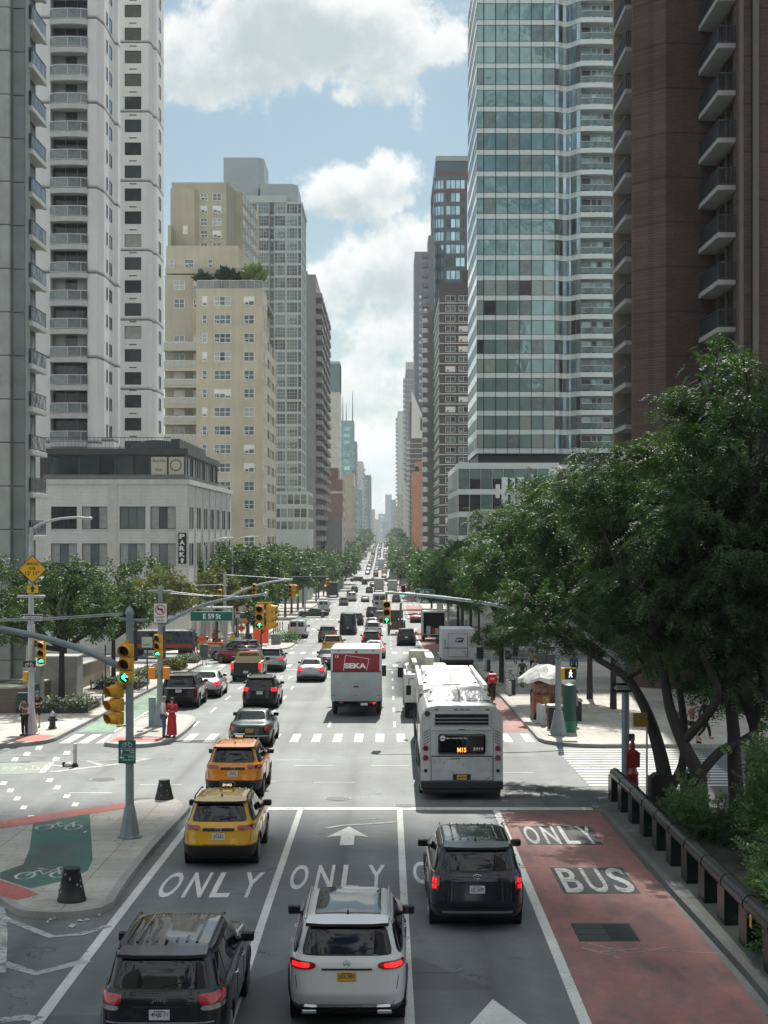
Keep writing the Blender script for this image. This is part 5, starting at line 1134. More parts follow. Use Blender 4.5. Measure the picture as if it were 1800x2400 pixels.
for sx in(-1,1):b.bbox(min(sx*.78,sx*.97),max(sx*.78,sx*.97),0.05,2.1,.55,1.28,.04)
b.bbox(-.97,.97,1.9,3.9,.5,1.3,.06);b.add([(-.9,2.0,1.3),(.9,2.0,1.3),(.9,3.7,1.3),(-.9,3.7,1.3),(-.72,2.25,1.82),(.72,2.25,1.82),(.72,3.2,1.84),(-.72,3.2,1.84)],[(0,1,5,4),(1,2,6,5),(2,3,7,6),(3,0,4,7),(4,5,6,7)]);b.bbox(-.95,.95,3.9,5.4,.5,1.18,.08)
b.build('body',gm,t,smooth=30);MB().bbox(-.78,.78,0,.08,.58,1.28,.02).build('tailgate',trim_black,t);MB().bbox(-.97,.97,-.12,.05,.42,.6,.04).build('rear_bumper',trim_black,t)
MB().add([(-.72,2.03,1.36),(.72,2.03,1.36),(.62,2.22,1.76),(-.62,2.22,1.76)],[(0,1,2,3)]).build('rear_window',car_glass,t);MB().box(-.75,.75,.3,5.1,.3,.56).build('underbody',under,t)
for sx in(-1,1):
 MB().bbox(min(sx*.80,sx*.98),max(sx*.80,sx*.98),-.01,.06,.85,1.2,.02).build('taillight',brake_on,t);MB().bbox(min(sx*.98,sx*1.25),max(sx*.98,sx*1.25),3.5,3.6,1.2,1.45,.03).build('mirror',trim_black,t)
 MB().add([(sx*.915,2.15,1.34),(sx*.915,3.4,1.34),(sx*.76,3.05,1.76),(sx*.76,2.35,1.76)],[(0,1,2,3)]).build('side_window',car_glass,t)
b=MB()
for y_ in(2.3,2.75,3.2):b.cyl((-.7,y_,1.98),(.7,y_,1.98),.02)
for sx in(-1,1):
 b.cyl((sx*.7,2.2,1.98),(sx*.7,3.3,1.98),.02)
 for y_ in(2.3,3.2):b.cyl((sx*.7,y_,1.82),(sx*.7,y_,1.98),.02)
b.build('roof_rack',dark_steel,t);MB().box(-.1,.1,2.15,2.2,1.83,1.87).build('brake_light',brake_on,t)
wt,wr_=wheel_mesh(.4)
for a in(1.15,4.5):
 for sx in(-1,1):w_=obj('wheel',wt,t,(sx*.83,a,.4));obj('rim',wr_,w_)
plate(t,None,-.125,.66)
protos={}
def proto(kind,col):
 if(kind,col)not in protos:
  p=car(kind,col,'x',loc=(0,500),name={'suv':'suv_car','sedan':'sedan_car','hatch':'suv_car','van':'delivery_van','taxi':'taxi'}.get(kind,'parked_car'),cat='car',dl=0);protos[(kind,col)]=[p,True]
 return protos[(kind,col)]
def far_car(kind,col,x,y,label,group,rz=0.):
 pr=proto(kind,col);sl=(gz(y+2.5)-gz(y-2.5))/5;L_=(x,y,gz(y))
 if pr[1]:pr[1]=False;o=pr[0];o.location=L_;o['label']=label
 else:o=copy_tree(pr[0],label,L_)
 o.rotation_euler=(math.atan(sl),0,rz);o['group']=group;return o
lanes=(-7.3,-4.2,-1.15,1.85);rr=random.Random(3)
for li,x in enumerate(lanes):
 y=560+rr.random()*10;ci=0
 while y<1040:
  if not any(a-3<y<b-2 for a,b in STREETS):
   col=rr.choice(['black','white','silver','grey','white','black','taxi_yellow','red','silver','blue']);k=rr.choice(['suv','sedan','suv','van' if col in('white','silver')else 'suv'])
   far_car(k,col,x+rr.uniform(-.2,.2),y,'tiny %s %s, %s from the near end, %s lane, distant queue'%(col.replace('taxi_',''),{'suv':'SUV','sedan':'sedan','van':'van'}[k],nth(ci),('leftmost','second left','third left','rightmost')[li]),'distant queueing traffic');ci+=1
  y+=rr.uniform(7,13)if y<700 else rr.uniform(8,17)
for i,(x,y,k,c)in enumerate(((-7.0,470,'suv','black'),(-4.3,452,'sedan','grey'),(-1.2,530,'sedan','white'),(-4.1,540,'suv','red'),(1.8,520,'sedan','black'),(-8.6,300,'suv','grey'),(-8.8,365,'suv','black'))):
 far_car(k,c,x,y,['black SUV far off in the left lane just before the distant crossing','dark grey sedan far off short of the distant crossing','white sedan at the near end of the distant packed queue','red SUV at the near end of the distant packed queue','black sedan in the right lane at the near end of the distant queue','grey SUV in the far left lane beside the distant silver van','black SUV following down the far left lane past the silver van'][i],'cars further down the avenue')
for i in range(7):
 far_car(('sedan','suv')[i%2],('black','black','grey','black','silver','black','grey')[i],-12.5+i*2.9*1.9-.6 if i<5 else -16.5-3*(i-5),494,('dark car crossing the avenue far off, %s from the left in its row'%nth((6,5)[i-5]if False else(i+2 if i<5 else 6-i))),'cars crossing in the distance',R(90))
bus_w=mat('bus_body_white',(.50,.53,.53),.38,var=.14,scale=1.6,coat=.3);bus_roof=mat('bus_roof_white',(.70,.71,.69),.45,var=.1,scale=1.2)
panel_dirty=mat('dirty_panel',(.46,.49,.50),.45,var=.22,scale=3.5);bus_red=mat('lamp_dark_red',(.16,.01,.012),.15,var=.05,coat=1.)
def slope(y):return math.atan((gz(y+4)-gz(y-4))/8)
def wheels(t,ys,x,r,w=.28,dual=False):
 wt,wr_=wheel_mesh(r)
 for a in ys:
  for sx in(-1,1):w_=obj('wheel',wt,t,(sx*(x-w/2),a,r));obj('rim',wr_,w_)
Yb=48.1;xb=2.33
t=thing('city_bus','long white articulated city bus showing route M15 and number 5919 on its rear','bus',(xb,Yb,gz(Yb)+.01),(slope(58),0,R(-.3)))
def bus_sec(y0,y1,top=2.95,hw=1.29,open_front=False):
 prof=[(-hw,.32),(-hw,1.3),(-hw,2.45),(-hw+.06,top-.25),(-hw+.2,top-.07),(-hw+.5,top),(hw-.5,top),(hw-.2,top-.07),(hw-.06,top-.25),(hw,2.45),(hw,1.3),(hw,.32)]
 return MB().ext(prof,y0,y1)
for y0,y1 in((0.0,5.6),(6.9,18.3)):
 bd=bus_sec(y0,y1).build('body',bus_w,t,smooth=25)
 for sx in(-1,1):
  n=int((y1-y0-.8)/1.25)
  for i in range(n):
   a=y0+.6+i*(y1-y0-.8)/n;MB().bbox(min(sx*1.285,sx*1.30),max(sx*1.285,sx*1.30),a,a+(y1-y0-.8)/n-.07,1.32,2.3,.01).build('side_window',car_glass,t)
  b=MB()
  for i in range(int((y1-y0)/.55)):b.box(min(sx*1.29,sx*1.302),max(sx*1.29,sx*1.302),y0+.3+i*.55,y0+.33+i*.55,.45,1.25)
  b.build('side_seam',dark_steel,t)
b=MB()
for i in range(9):y_=5.6+i*1.3/9;b.box(-1.2+(i%2)*.06,1.2-(i%2)*.06,y_,y_+1.3/9,.4,2.86-(i%2)*.06)
b.build('bellows',black_plastic,t)
def roof_pod(y0,y1,vents=True):
 z=2.96;hw=1.02
 V=[]
 for y_,s_,h_ in((y0,1.,0),(y0+.55,.80,.28),(y1-.45,.80,.28),(y1,1.,0)):V+=[(-hw*s_,y_,z+h_),(hw*s_,y_,z+h_)]
 o=MB().add([(-hw,y0,z),(hw,y0,z),(hw,y1,z),(-hw,y1,z),(-hw*.8,y0+.5,z+.27),(hw*.8,y0+.5,z+.27),(hw*.8,y1-.4,z+.27),(-hw*.8,y1-.4,z+.27)],[(0,1,5,4),(1,2,6,5),(2,3,7,6),(3,0,4,7),(4,5,6,7)]).build('roof_pod',bus_roof,t,smooth=20)
 MB().box(-.012,.012,y0-.01,y1-.35,z-.0,z+.276).build('seam',dark_steel,o)
 if vents:MB().box(-.5,-.06,y1-.95,y1-.6,z+.27,z+.28).box(.06,.5,y1-.95,y1-.6,z+.27,z+.28).build('vent',trim_black,o)
 b=MB()
 for i in range(5):b.box(-.93,-.72,y0+.75+i*.13,y0+.81+i*.13,z+.17,z+.2)
 b.build('grille',dark_steel,o)
roof_pod(1.9,4.6,False);roof_pod(10.0,13.4);
MB().bbox(-1.0,1.0,13.9,17.2,2.95,3.12,.05).build('roof_fairing',bus_roof,t,smooth=30)
for sx in(-1,1):MB().bbox(min(sx*1.08,sx*1.24),max(sx*1.08,sx*1.24),7.2,18,2.88,3.08,.05).build('roof_edge_fairing',bus_roof,t,smooth=30)
for i,ch in enumerate('5919'):
 V_,F_=text_geo(ch,.02);x_=-.85+i*.45;MB().add([(x_+.36*a,7.7+.75*b_,2.957)for a,b_ in V_],F_).build('roof_numeral',mat('faded_roof_numeral',(.30,.31,.31),.7,var=.2),t)
MB().bbox(-.35,.35,8.7,9.05,2.95,3.0,.02).build('hatch',bus_w,t)
yr=-.01
MB().bbox(-1.29,1.29,-.1,.1,.36,.60,.03).bbox(-1.22,1.22,-.04,.1,.22,.36,.02).build('rear_bumper',trim_black,t)
gr=MB().bbox(-.92,.92,-.035,.0,2.17,2.80,.02).build('engine_grille',bus_w,t);b=MB().box(-.84,.84,-.038,-.03,2.34,2.69);b.build('louvre_opening',under,gr)
b=MB()
for z_ in(2.32,2.43,2.54):b.bbox(-.88,.88,-.055,-.03,z_,z_+.035,.006)
b.build('louvre',rim_m,gr);MB().tube([(-.1,-.05,2.21),(.1,-.05,2.21)],.012,5).build('handle',dark_steel,gr)
b=MB()
for x_ in(-.80,-.19,0,.19,.80):b.bbox(x_-.065,x_+.065,-.05,-.02,2.815,2.845,.006)
b.build('marker_lamp',bus_red,t)
pn=MB().bbox(-.74,.74,-.032,0,1.44,2.07,.06).build('display_panel',mat('black_display_glass',(.008,.008,.01),.08,var=0,coat=1.),t)
b=MB();add_text(b,'New York City Bus',-.50,.18,1.90,1.965,-.036,0,.02);b.tube([(-.60,-.035,1.93),(-.60,-.038,1.93)],.085,20);b.build('lettering',white_ink,pn)
add_text(MB(),'mta',-.655,-.545,1.905,1.95,-.041,0,.03).build('emblem',ink_b,pn)
b=MB();add_text(b,'5919',.36,.67,1.555,1.65,-.036,0,.02);b.build('lettering',white_ink,pn)
add_text(MB(),'M15',-.14,.14,1.50,1.64,-.036,0,.03).build('route_display',mat('lit_route_amber',(1.,.32,.06),.5,0,0,emit=1.3),pn)
hp=MB().bbox(-.95,.97,-.03,0,.62,1.36,.015).build('engine_hatch',panel_dirty,t);MB().box(-.94,.96,-.034,-.02,1.36,1.385).box(-.95,-.942,-.032,-.02,.62,1.36).box(.962,.97,-.032,-.02,.62,1.36).build('seam',under,hp)
b=MB();rr=random.Random(5)
for i in range(5):x_=-.52+i*.075;b.box(x_,x_+.05,-.0335,-.03,.93+rr.random()*.02,1.24+rr.random()*.02)
b.build('faded_sticker',mat('faded_sticker',(.55,.58,.60),.6,var=.3,scale=30),hp)
b=MB()
for i in range(16):x_=rr.uniform(-.9,.85);z_=rr.uniform(.66,1.32);b.box(x_,x_+rr.uniform(.01,.07),-.0325,-.03,z_,z_+rr.uniform(.008,.04))
b.box(-.35,-.05,-.033,-.03,1.28,1.315).build('scuff',mat('scuffed_dirt',(.12,.12,.12),.8,var=.4,scale=20),hp)
MB().bbox(-.28,.28,-.036,-.02,.63,.82,.02).build('plate_recess',trim_black,hp);plate(t,'86491',-.04,.72,plate_y)
for sx in(-1,1):
 for z_ in(1.62,1.32):MB().tube([(sx*1.13,-.07,z_),(sx*1.13,0,z_)],[.075,.095],18).build('taillight',bus_red,t,smooth=40)
 MB().tube([(sx*1.13,-.03,.92),(sx*1.13,0,.92)],.055,14).build('reflector',trim_black,t)
 b=MB()
 for i in range(5):b.add([(sx*1.03,-.012,2.18-i*.09),(sx*1.2,-.012,2.08-i*.09),(sx*1.2,-.012,2.10-i*.09),(sx*1.03,-.012,2.2-i*.09)],[(0,1,2,3)if sx>0 else(3,2,1,0)])
 b.build('side_louvre',under,t);MB().box(min(sx*.985,sx*.99),max(sx*.985,sx*.99),-.012,0,.6,2.3).build('seam',dark_steel,t)
 for a in(1.8,9.6,15.6):MB().tube([(sx*1.20,a,.5),(sx*1.302,a,.5)],.56,20).build('wheel_arch',under,t)
MB().tube([(-1.08,-.06,2.70),(-1.08,.0,2.70)],[.075,.09],16).build('exhaust_port',dark_steel,t)
wheels(t,(1.8,9.6,15.6),1.31,.48)
for sx in(-1,1):MB().tube([(sx*1.25,18.1,2.5),(sx*1.5,18.4,2.45),(sx*1.5,18.4,2.2)],.02,6).bbox(min(sx*1.4,sx*1.62),max(sx*1.4,sx*1.62),18.35,18.42,1.75,2.2,.02).build('mirror',black_plastic,t)
MB().box(-1.2,1.2,.2,18.1,.25,.4).build('underbody',under,t)
def box_truck(label,x,y,L=6.4,top=3.3,hw=1.24,body=None,gate=True,seka=False,cab=True,name='box_truck',group=None,top_m=None):
 t=thing(name,label,'truck',(x,y,gz(y)+.01),(slope(y),0,0),group);body=body or mat('truck_box_white',(.56,.57,.56),.5,var=.12,scale=1.2);h0=.95
 if gate:MB().bbox(-hw,-hw+.1,0,L,h0,top,.01).bbox(hw-.1,hw,0,L,h0,top,.01).bbox(-hw,hw,.06,L,top-.1,top,.015).bbox(-hw,hw,L-.1,L,h0,top,.01).box(-hw,hw,0.1,L,h0-.1,h0).box(-hw+.1,hw-.1,0,.1,top-.24,top-.1).build('cargo_box',body,t)
 else:MB().bbox(-hw,hw,0,L,.75,top,.03).build('cargo_box',body,t)
 if gate:MB().box(-hw+.1,hw-.1,.05,.09,h0,top-.24).build('roller_door',panel_dirty if not seka else mat('red_roller_door',(.28,.022,.035),.4,var=.1,scale=2),t)
 MB().box(-hw*.75,hw*.75,.3,L+1.2,.5,.85).build('chassis',under,t)
 MB().bbox(-hw*.9,hw*.9,L+.1,L+2.0,.55,2.3,.12).bbox(-hw*.85,hw*.85,L+1.9,L+2.5,.55,1.4,.12).build('cab',PAINT['white'],t,smooth=30)
 wheels(t,(1.9,L+1.3),hw,.44)
 for sx in(-1,1):
  MB().bbox(min(sx*(hw+.0),sx*(hw+.22)),max(sx*hw,sx*(hw+.22)),L+1.2,L+1.3,1.5,2.1,.03).build('mirror',black_plastic,t)
  MB().bbox(min(sx*.62,sx*.82),max(sx*.62,sx*.82),-.04,.02,.66,.76,.02).build('taillight',tail_red,t)
  MB().box(min(sx*hw*.9,sx*(hw*.9+.01)),max(sx*hw*.9,sx*(hw*.9+.01)),L+.7,L+1.6,1.5,2.1).build('side_window',car_glass,t)
 return t
t=box_truck('white box truck with a red SEKA panel on its rear and a grey lift gate',-1.52,74.6,5.6,3.32,1.235,seka=True)
lg=MB().bbox(-1.2,1.2,-.16,-.04,.78,2.22,.03).build('lift_gate',mat('lift_gate_metal',(.36,.40,.40),.42,.35,var=.14,scale=2.5),t,smooth=30)
MB().box(-1.2,1.2,-.17,-.03,2.19,2.24).box(-.13,.13,-.175,-.15,1.45,1.53).box(-1.18,-1.02,-.17,-.15,1.06,1.08).box(1.02,1.18,-.17,-.15,1.06,1.08).box(-.05,.05,-.17,-.15,1.06,1.08).build('trim',dark_steel,lg)
b=MB();add_text(b,'SEKA',-.58,.50,2.36,2.62,.046,0,.05);fr=[(-.62,2.24),(-.52,3.0),(.62,2.83),(.50,2.24)]
for a,c in zip(fr[:-1],fr[1:]):b.tube([(a[0],.043,a[1]),(c[0],.043,c[1])],.013,4)
add_text(b,'13',-1.02,-.86,2.88,3.0,.046,0,.03);b.build('lettering',white_ink,t)
MB().bbox(-.0+.22,.56,-.12,-.1,.58,.70,.01).build('license_plate',plate_w,t);MB().box(-1.1,1.1,-.02,.3,.5,.62).build('rear_bumper',under,t)
MB().tube([(.86,-.07,.68),(.86,-.02,.68)],.05,10).build('taillight',brake_on,t)
MB().bbox(-.9,-.75,-.01,.01,3.2,3.24,.005).bbox(.75,.9,-.01,.01,3.2,3.24,.005).bbox(-.06,.06,-.02,0,3.12,3.2,.005).build('marker_lamp',tail_dark,t)
t=thing('mail_truck','white mail truck with a blue eagle emblem on its rear parked at the right kerb','truck',(5.05,109.6,gz(109.6)+.01),(slope(110),0,0))
mw=mat('mail_truck_white',(.56,.585,.60),.42,var=.08,scale=1.5)
MB().bbox(-1.16,1.16,0,5.6,.72,2.95,.06).bbox(-1.1,1.1,5.5,7.0,.6,2.1,.12).build('body',mw,t,smooth=30)
d=MB().bbox(-.70,.66,-.035,0,.98,2.62,.02).build('rear_door',mw,t)
MB().box(-.72,-.70,-.03,-.0,.98,2.64).box(.66,.68,-.03,-.0,.98,2.64).box(-.72,.68,-.03,0,2.62,2.64).box(-.72,.68,-.03,0,.96,.98).build('seam',trim_black,d)
MB().add([(-.22,-.045,1.98),(-.14,-.045,2.30),(.42,-.045,2.30),(.34,-.045,1.98)],[(0,1,2,3)]).build('emblem',mat('eagle_blue',(.015,.03,.12),.4,var=0),d)
MB().add([(-.13,-.048,2.2),(.36,-.048,2.2),(.3,-.048,2.15),(.05,-.048,2.14),(-.1,-.048,2.02),(-.02,-.048,2.12)],[(0,5,4),(0,1,2,3,5)]).build('emblem_bird',white_ink,d)
MB().box(-.98,.66,-.042,-.03,1.62,1.65).build('stripe',mat('stripe_red',(.35,.03,.03),.5,var=0),t);MB().box(-.98,.66,-.042,-.03,1.54,1.57).build('stripe',mat('eagle_blue',(.015,.03,.12)),t)
MB().tube([(.25,-.06,1.33),(.5,-.06,1.33),(.55,-.06,1.05),(.66,-.06,1.1),(.66,-.06,1.55)],.02,5).build('handle',dark_steel,t)
for sx in(-1,1):
 for z_ in(1.78,1.94,2.1):MB().tube([(sx*.93,-.03,z_),(sx*.93,0,z_)],.05,10).build('taillight',bus_red if z_>1.8 else rim_m,t)
MB().bbox(-1.1,1.1,-.1,.1,.5,.72,.02).build('rear_bumper',trim_black,t);MB().box(-.9,.9,.2,6.5,.35,.7).build('underbody',under,t);wheels(t,(1.5,6.),1.12,.4)
for sx in(-1,1):MB().bbox(min(sx*1.2,sx*1.4),max(sx*1.2,sx*1.4),6.0,6.1,1.6,2.1,.03).build('mirror',black_plastic,t)
t=thing('utility_truck','white utility truck with folded boom on its roof just ahead of the bus','truck',(1.95,73.5,gz(73.5)+.01),(slope(76),0,0))
MB().bbox(-1.15,1.15,0,4.0,.8,2.15,.04).bbox(-1.1,1.1,4.1,6.0,.7,2.35,.15).bbox(-1.05,1.05,5.9,7.2,.7,1.5,.15).build('body',mat('utility_truck_white',(.55,.56,.53),.45,var=.12),t,smooth=30)
MB().box(-.9,.9,.2,7,.4,.8).build('underbody',under,t);wheels(t,(1.1,6.3),1.14,.45)
b=MB();b.tube([(.1,2.0,2.1),(.1,2.0,2.7)],.22,14);b.bbox(-.1,.3,.0,4.6,2.72,2.98,.04).bbox(-.75,-.5,1.2,5.2,2.5,2.68,.04);b.bbox(-.85,.2,4.6,5.3,2.3,3.05,.05);b.build('boom',mat('boom_fibreglass',(.52,.50,.42),.5,var=.15),t,smooth=30)
b=MB()
for i in range(9):b.box(-1.0,-.55,.3+i*.45,.36+i*.45,2.3,2.34)
b.box(-1.02,-.98,.1,4.4,2.28,2.36).box(-.57,-.53,.1,4.4,2.28,2.36).build('ladder',rim_m,t)
for sx in(-1,1):MB().bbox(min(sx*1.15,sx*1.42),max(sx*1.15,sx*1.42),5.5,5.6,1.6,2.15,.03).build('mirror',black_plastic,t)
MB().bbox(-1.162,-1.15,.15,.35,1.2,1.6,.005).build('side_marker',bus_red,t)
t=thing('step_van','white step van with its dark cargo bay open, at the right kerb','truck',(4.85,159.5,gz(159.5)+.01),(slope(160),0,0))
MB().bbox(-1.22,-1.1,0,6,.7,3.15,.02).bbox(1.1,1.22,0,6,.7,3.15,.02).bbox(-1.22,1.22,0,6,2.98,3.15,.02).box(-1.1,1.1,0,6,.62,.74).box(-1.1,1.1,5.9,6,.74,2.98).bbox(-1.1,1.1,6,7.2,.6,2.4,.1).build('body',mat('truck_box_white',(.56,.57,.56)),t)
MB().box(-1.09,1.09,.6,5.8,.745,2.97).build('cargo_bay',under,t);MB().bbox(-1.1,1.1,-.15,0,.4,.68,.03).build('rear_bumper',trim_black,t)
for x0,z0,w_,h_,c in((-.8,.8,.45,.8,(.5,.5,.48)),(-.25,.85,.3,.6,(.3,.04,.04)),(.1,.8,.4,.55,(.45,.4,.3)),(.6,.8,.35,.9,(.1,.1,.12))):MB().bbox(x0,x0+w_,.3,.58,z0-.05,z0+h_,.02).build('parcel',mat('parcel_%d'%int(c[0]*100),c,.7),t)
MB().box(-.7,-.35,-.16,-.15,.45,.6).build('license_plate',plate_w,t);wheels(t,(1.5,6.),1.2,.42)
box_truck('pale step truck with two small rear windows in the middle queue',-1.32,258,5,3.3,1.15,gate=False,name='step_truck')
b=MB().bbox(-.9,-.08,-.02,.01,2.2,2.9,.03).bbox(.08,.9,-.02,.01,2.2,2.9,.03);o=b.build('rear_window',car_glass,bpy.data.objects['step_truck'])
MB().box(-.7,-.2,-.02,0,1.4,1.9).box(.2,.3,-.02,0,1.4,1.9).box(.4,.5,-.02,0,1.4,1.9).build('logo',mat('eagle_blue',(.015,.03,.12)),bpy.data.objects['step_truck'])
box_truck('grey white box truck in the middle lanes far off',-2.3,410,6,3.6,1.3,gate=False,body=mat('truck_box_grey',(.38,.39,.39),.5,var=.15))
box_truck('greenish box truck in the right lane far off',1.3,406,6,3.2,1.25,gate=False,body=mat('truck_box_green',(.33,.40,.37),.5,var=.15))
box_truck('second pale box truck beyond the greenish one',1.8,470,7,4.0,1.3,gate=False);box_truck('pale green box truck beside the second pale one',4.9,462,7,3.9,1.3,gate=False,body=mat('truck_box_green',(.33,.40,.37)))
box_truck('tall grey box truck inside the distant packed queue',-2.4,610,7,4.2,1.3,gate=False,body=mat('truck_box_grey',(.38,.39,.39)))
box_truck('black box truck parked on the left behind the leafy street trees',-13.0,360,7,3.6,1.3,gate=False,body=trim_black)
t=thing('excavator','brown backhoe excavator with raised arm in the right lane beyond the black SUV','excavator',(1.05,177.5,gz(177.5)+.01),(slope(178),0,0));ey=mat('dusty_machine_yellow',(.17,.12,.06),.7,var=.3,scale=5)
wheels(t,(1.0,),1.15,.75,.5);wheels(t,(3.3,),1.05,.5,.35)
MB().bbox(-.6,.6,.4,4.3,.7,1.5,.06).bbox(-1.05,1.05,.2,.8,.6,1.2,.05).build('chassis',ey,t)
MB().bbox(-.75,.75,.9,2.5,2.75,2.9,.04).box(-.75,-.68,.9,.97,1.4,2.8).box(.68,.75,.9,.97,1.4,2.8).box(-.75,-.68,2.4,2.47,1.4,2.8).box(.68,.75,2.4,2.47,1.4,2.8).build('cab_frame',trim_black,t)
MB().box(-.69,.69,.94,2.44,1.45,2.74).build('cab_glass',glass_deep,t)
MB().tube([(.3,.1,.9),(.45,-.5,2.3),(.5,-.2,3.7)],[.2,.16,.12],4).build('boom',ey,t);MB().tube([(.5,-.2,3.7),(.45,-.9,2.0)],[.14,.09],4).build('stick',ey,t);MB().bbox(.1,.8,-1.2,-.5,1.2,1.9,.1).build('bucket',dark_steel,t)
MB().cyl((-.9,.6,.3),(-.9,.6,1.7),.08).cyl((.95,.6,.3),(.95,.6,1.7),.08).build('stabiliser',ey,t)
def leaf_mat(name,c,trans=.35,var=.5):
 m=bpy.data.materials.new(name);m.use_nodes=True;m.node_tree.nodes.clear();T=NT(m.node_tree)
 P=T.new('ShaderNodeNewGeometry').outputs['Position'];isl=T.new('ShaderNodeNewGeometry').outputs['Random Per Island']
 n=T.noise(P,.9,3,.6);f=T.math('ADD',T.ramp(n,.3,.7,1-var*.5,1+var*.5,False),T.ramp(isl,0.,1.,-var*.45,var*.55,False))
 col=T.mix(1.,(*c,1),T.comb(f,f,f),'MULTIPLY');col=T.mix(T.ramp(isl,.86,1.,0.,.5),col,(c[0]*2.6,c[1]*1.7,c[2]*.9,1))
 b=T.new('ShaderNodeBsdfPrincipled');T.put(b.inputs['Base Color'],col);b.inputs['Roughness'].default_value=.55;b.inputs['Specular IOR Level'].default_value=.3
 tr=T.new('ShaderNodeBsdfTranslucent');T.put(tr.inputs[0],T.mix(1.,col,(1.25,1.5,.6,1),'MULTIPLY'))
 mx=T.new('ShaderNodeMixShader');mx.inputs[0].default_value=trans;T.l.new(b.outputs[0],mx.inputs[1]);T.l.new(tr.outputs[0],mx.inputs[2])
 out=T.new('ShaderNodeOutputMaterial');T.l.new(mx.outputs[0],out.inputs[0]);MATS[name]=m;return m
bark=mat('bark',(.03,.026,.024),.9,var=.35,scale=5,bump=1.,bscale=18);bark_l=mat('street_tree_bark',(.10,.085,.07),.9,var=.3,scale=6)
lf_locust=leaf_mat('locust_leaves',(.052,.100,.038),.32);lf_dark=leaf_mat('near_locust_leaves',(.052,.100,.042),.32)
lf_green=leaf_mat('street_tree_leaves',(.050,.098,.034),.3);lf_yel=leaf_mat('yellowing_leaves',(.14,.15,.045),.3);lf_shrub=leaf_mat('shrub_leaves',(.10,.17,.075),.3)
lf_flower=leaf_mat('flower_bed_leaves',(.06,.10,.04),.3)
def leaves_mesh(name,C,Dr,size,m,droop=.25,per=1,comp=None):
 """leaf cards: C centres, Dr directions, size lengths. comp=(n, spread) makes feathery compound leaves"""
 N=len(C);C=np.asarray(C);Dr=np.asarray(Dr);Dr=Dr/np.maximum(np.linalg.norm(Dr,axis=1,keepdims=True),1e-6)
 size=np.full(N,size)if np.isscalar(size)else size
 if comp:
  n,asp=comp;up=rng.normal(size=(N,3))*.45;up[:,2]+=1;side=np.cross(Dr,up);side/=np.maximum(np.linalg.norm(side,axis=1,keepdims=True),1e-6);nrm=np.cross(side,Dr)
  cs=[];ds=[];sz=[]
  for i in range(n):
   t_=(i+.6)/n
   for s_ in(-1,1):
    base=C+Dr*(size*t_)[:,None]+np.array([0,0,-1.])*(size*t_*t_*droop)[:,None]
    d_=side*s_*.9+Dr*.45+rng.normal(size=(N,3))*.12;cs.append(base);ds.append(d_);sz.append(size*asp*(1-.35*t_))
  C=np.concatenate(cs);Dr=np.concatenate(ds);Dr/=np.linalg.norm(Dr,axis=1,keepdims=True);size=np.concatenate(sz);nr=np.concatenate([nrm]*(2*n));N=len(C)
  up=nr+rng.normal(size=(N,3))*.35
 else:up=rng.normal(size=(N,3))*.7;up[:,2]+=.9
 side=np.cross(Dr,up);side/=np.maximum(np.linalg.norm(side,axis=1,keepdims=True),1e-6)
 w=size[:,None]*(.36 if comp else .46)
 a=C;b_=C+Dr*size[:,None]*.5+side*w*.5;c=C+Dr*size[:,None];d=C+Dr*size[:,None]*.5-side*w*.5
 V=np.stack([a,b_,c,d],1).reshape(-1,3).astype(np.float32)
 me=bpy.data.meshes.new(name);me.vertices.add(4*N);me.vertices.foreach_set('co',V.ravel());me.loops.add(4*N);me.loops.foreach_set('vertex_index',np.arange(4*N,dtype=np.int32))
 me.polygons.add(N);me.polygons.foreach_set('loop_start',np.arange(0,4*N,4,dtype=np.int32));me.polygons.foreach_set('loop_total',np.full(N,4,dtype=np.int32))
 me.update(calc_edges=True);me.materials.append(m);return me
def grow(base,segs,seed,spread=.55,r0=.16,nb=3,depth=4,up=.25,L0=2.2,flat=0.):
 """branch skeleton; returns list of (points, radii) and the tips"""
 rr=random.Random(seed);br=[];tips=[]
 def rec(p,d,L,r,k):
  n=4;pts=[p.copy()];q=p.copy();dd=d.copy()
  for i in range(n):
   dd=(dd+Vector((rr.gauss(0,.13),rr.gauss(0,.13),rr.gauss(0,.09)+up*.12))).normalized();q=q+dd*L/n;pts.append(q.copy())
   if k<=1:tips.append((q.copy(),dd.copy()))
  br.append((pts,list(np.linspace(r,r*.62,n+1))))
  if k==0:tips.append((q.copy(),dd.copy()));return
  m=nb if k>1 else nb+1
  for i in range(m):
   ax=Vector((rr.gauss(0,1),rr.gauss(0,1),rr.gauss(0,.45*(1-flat))));e=(dd*(1-spread*.55)+ax.normalized()*spread+Vector((0,0,up*.35))).normalized()
   if flat:e.z*=(1-flat*.5);e.normalize()
   s_=rr.uniform(.55,1);pi=pts[int(round(s_*n))];rec(pi,e,L*rr.uniform(.62,.85),r*.6,k-1)
 for d,L,r in segs:rec(Vector(base),Vector(d).normalized(),L,r,depth)
 return br,tips
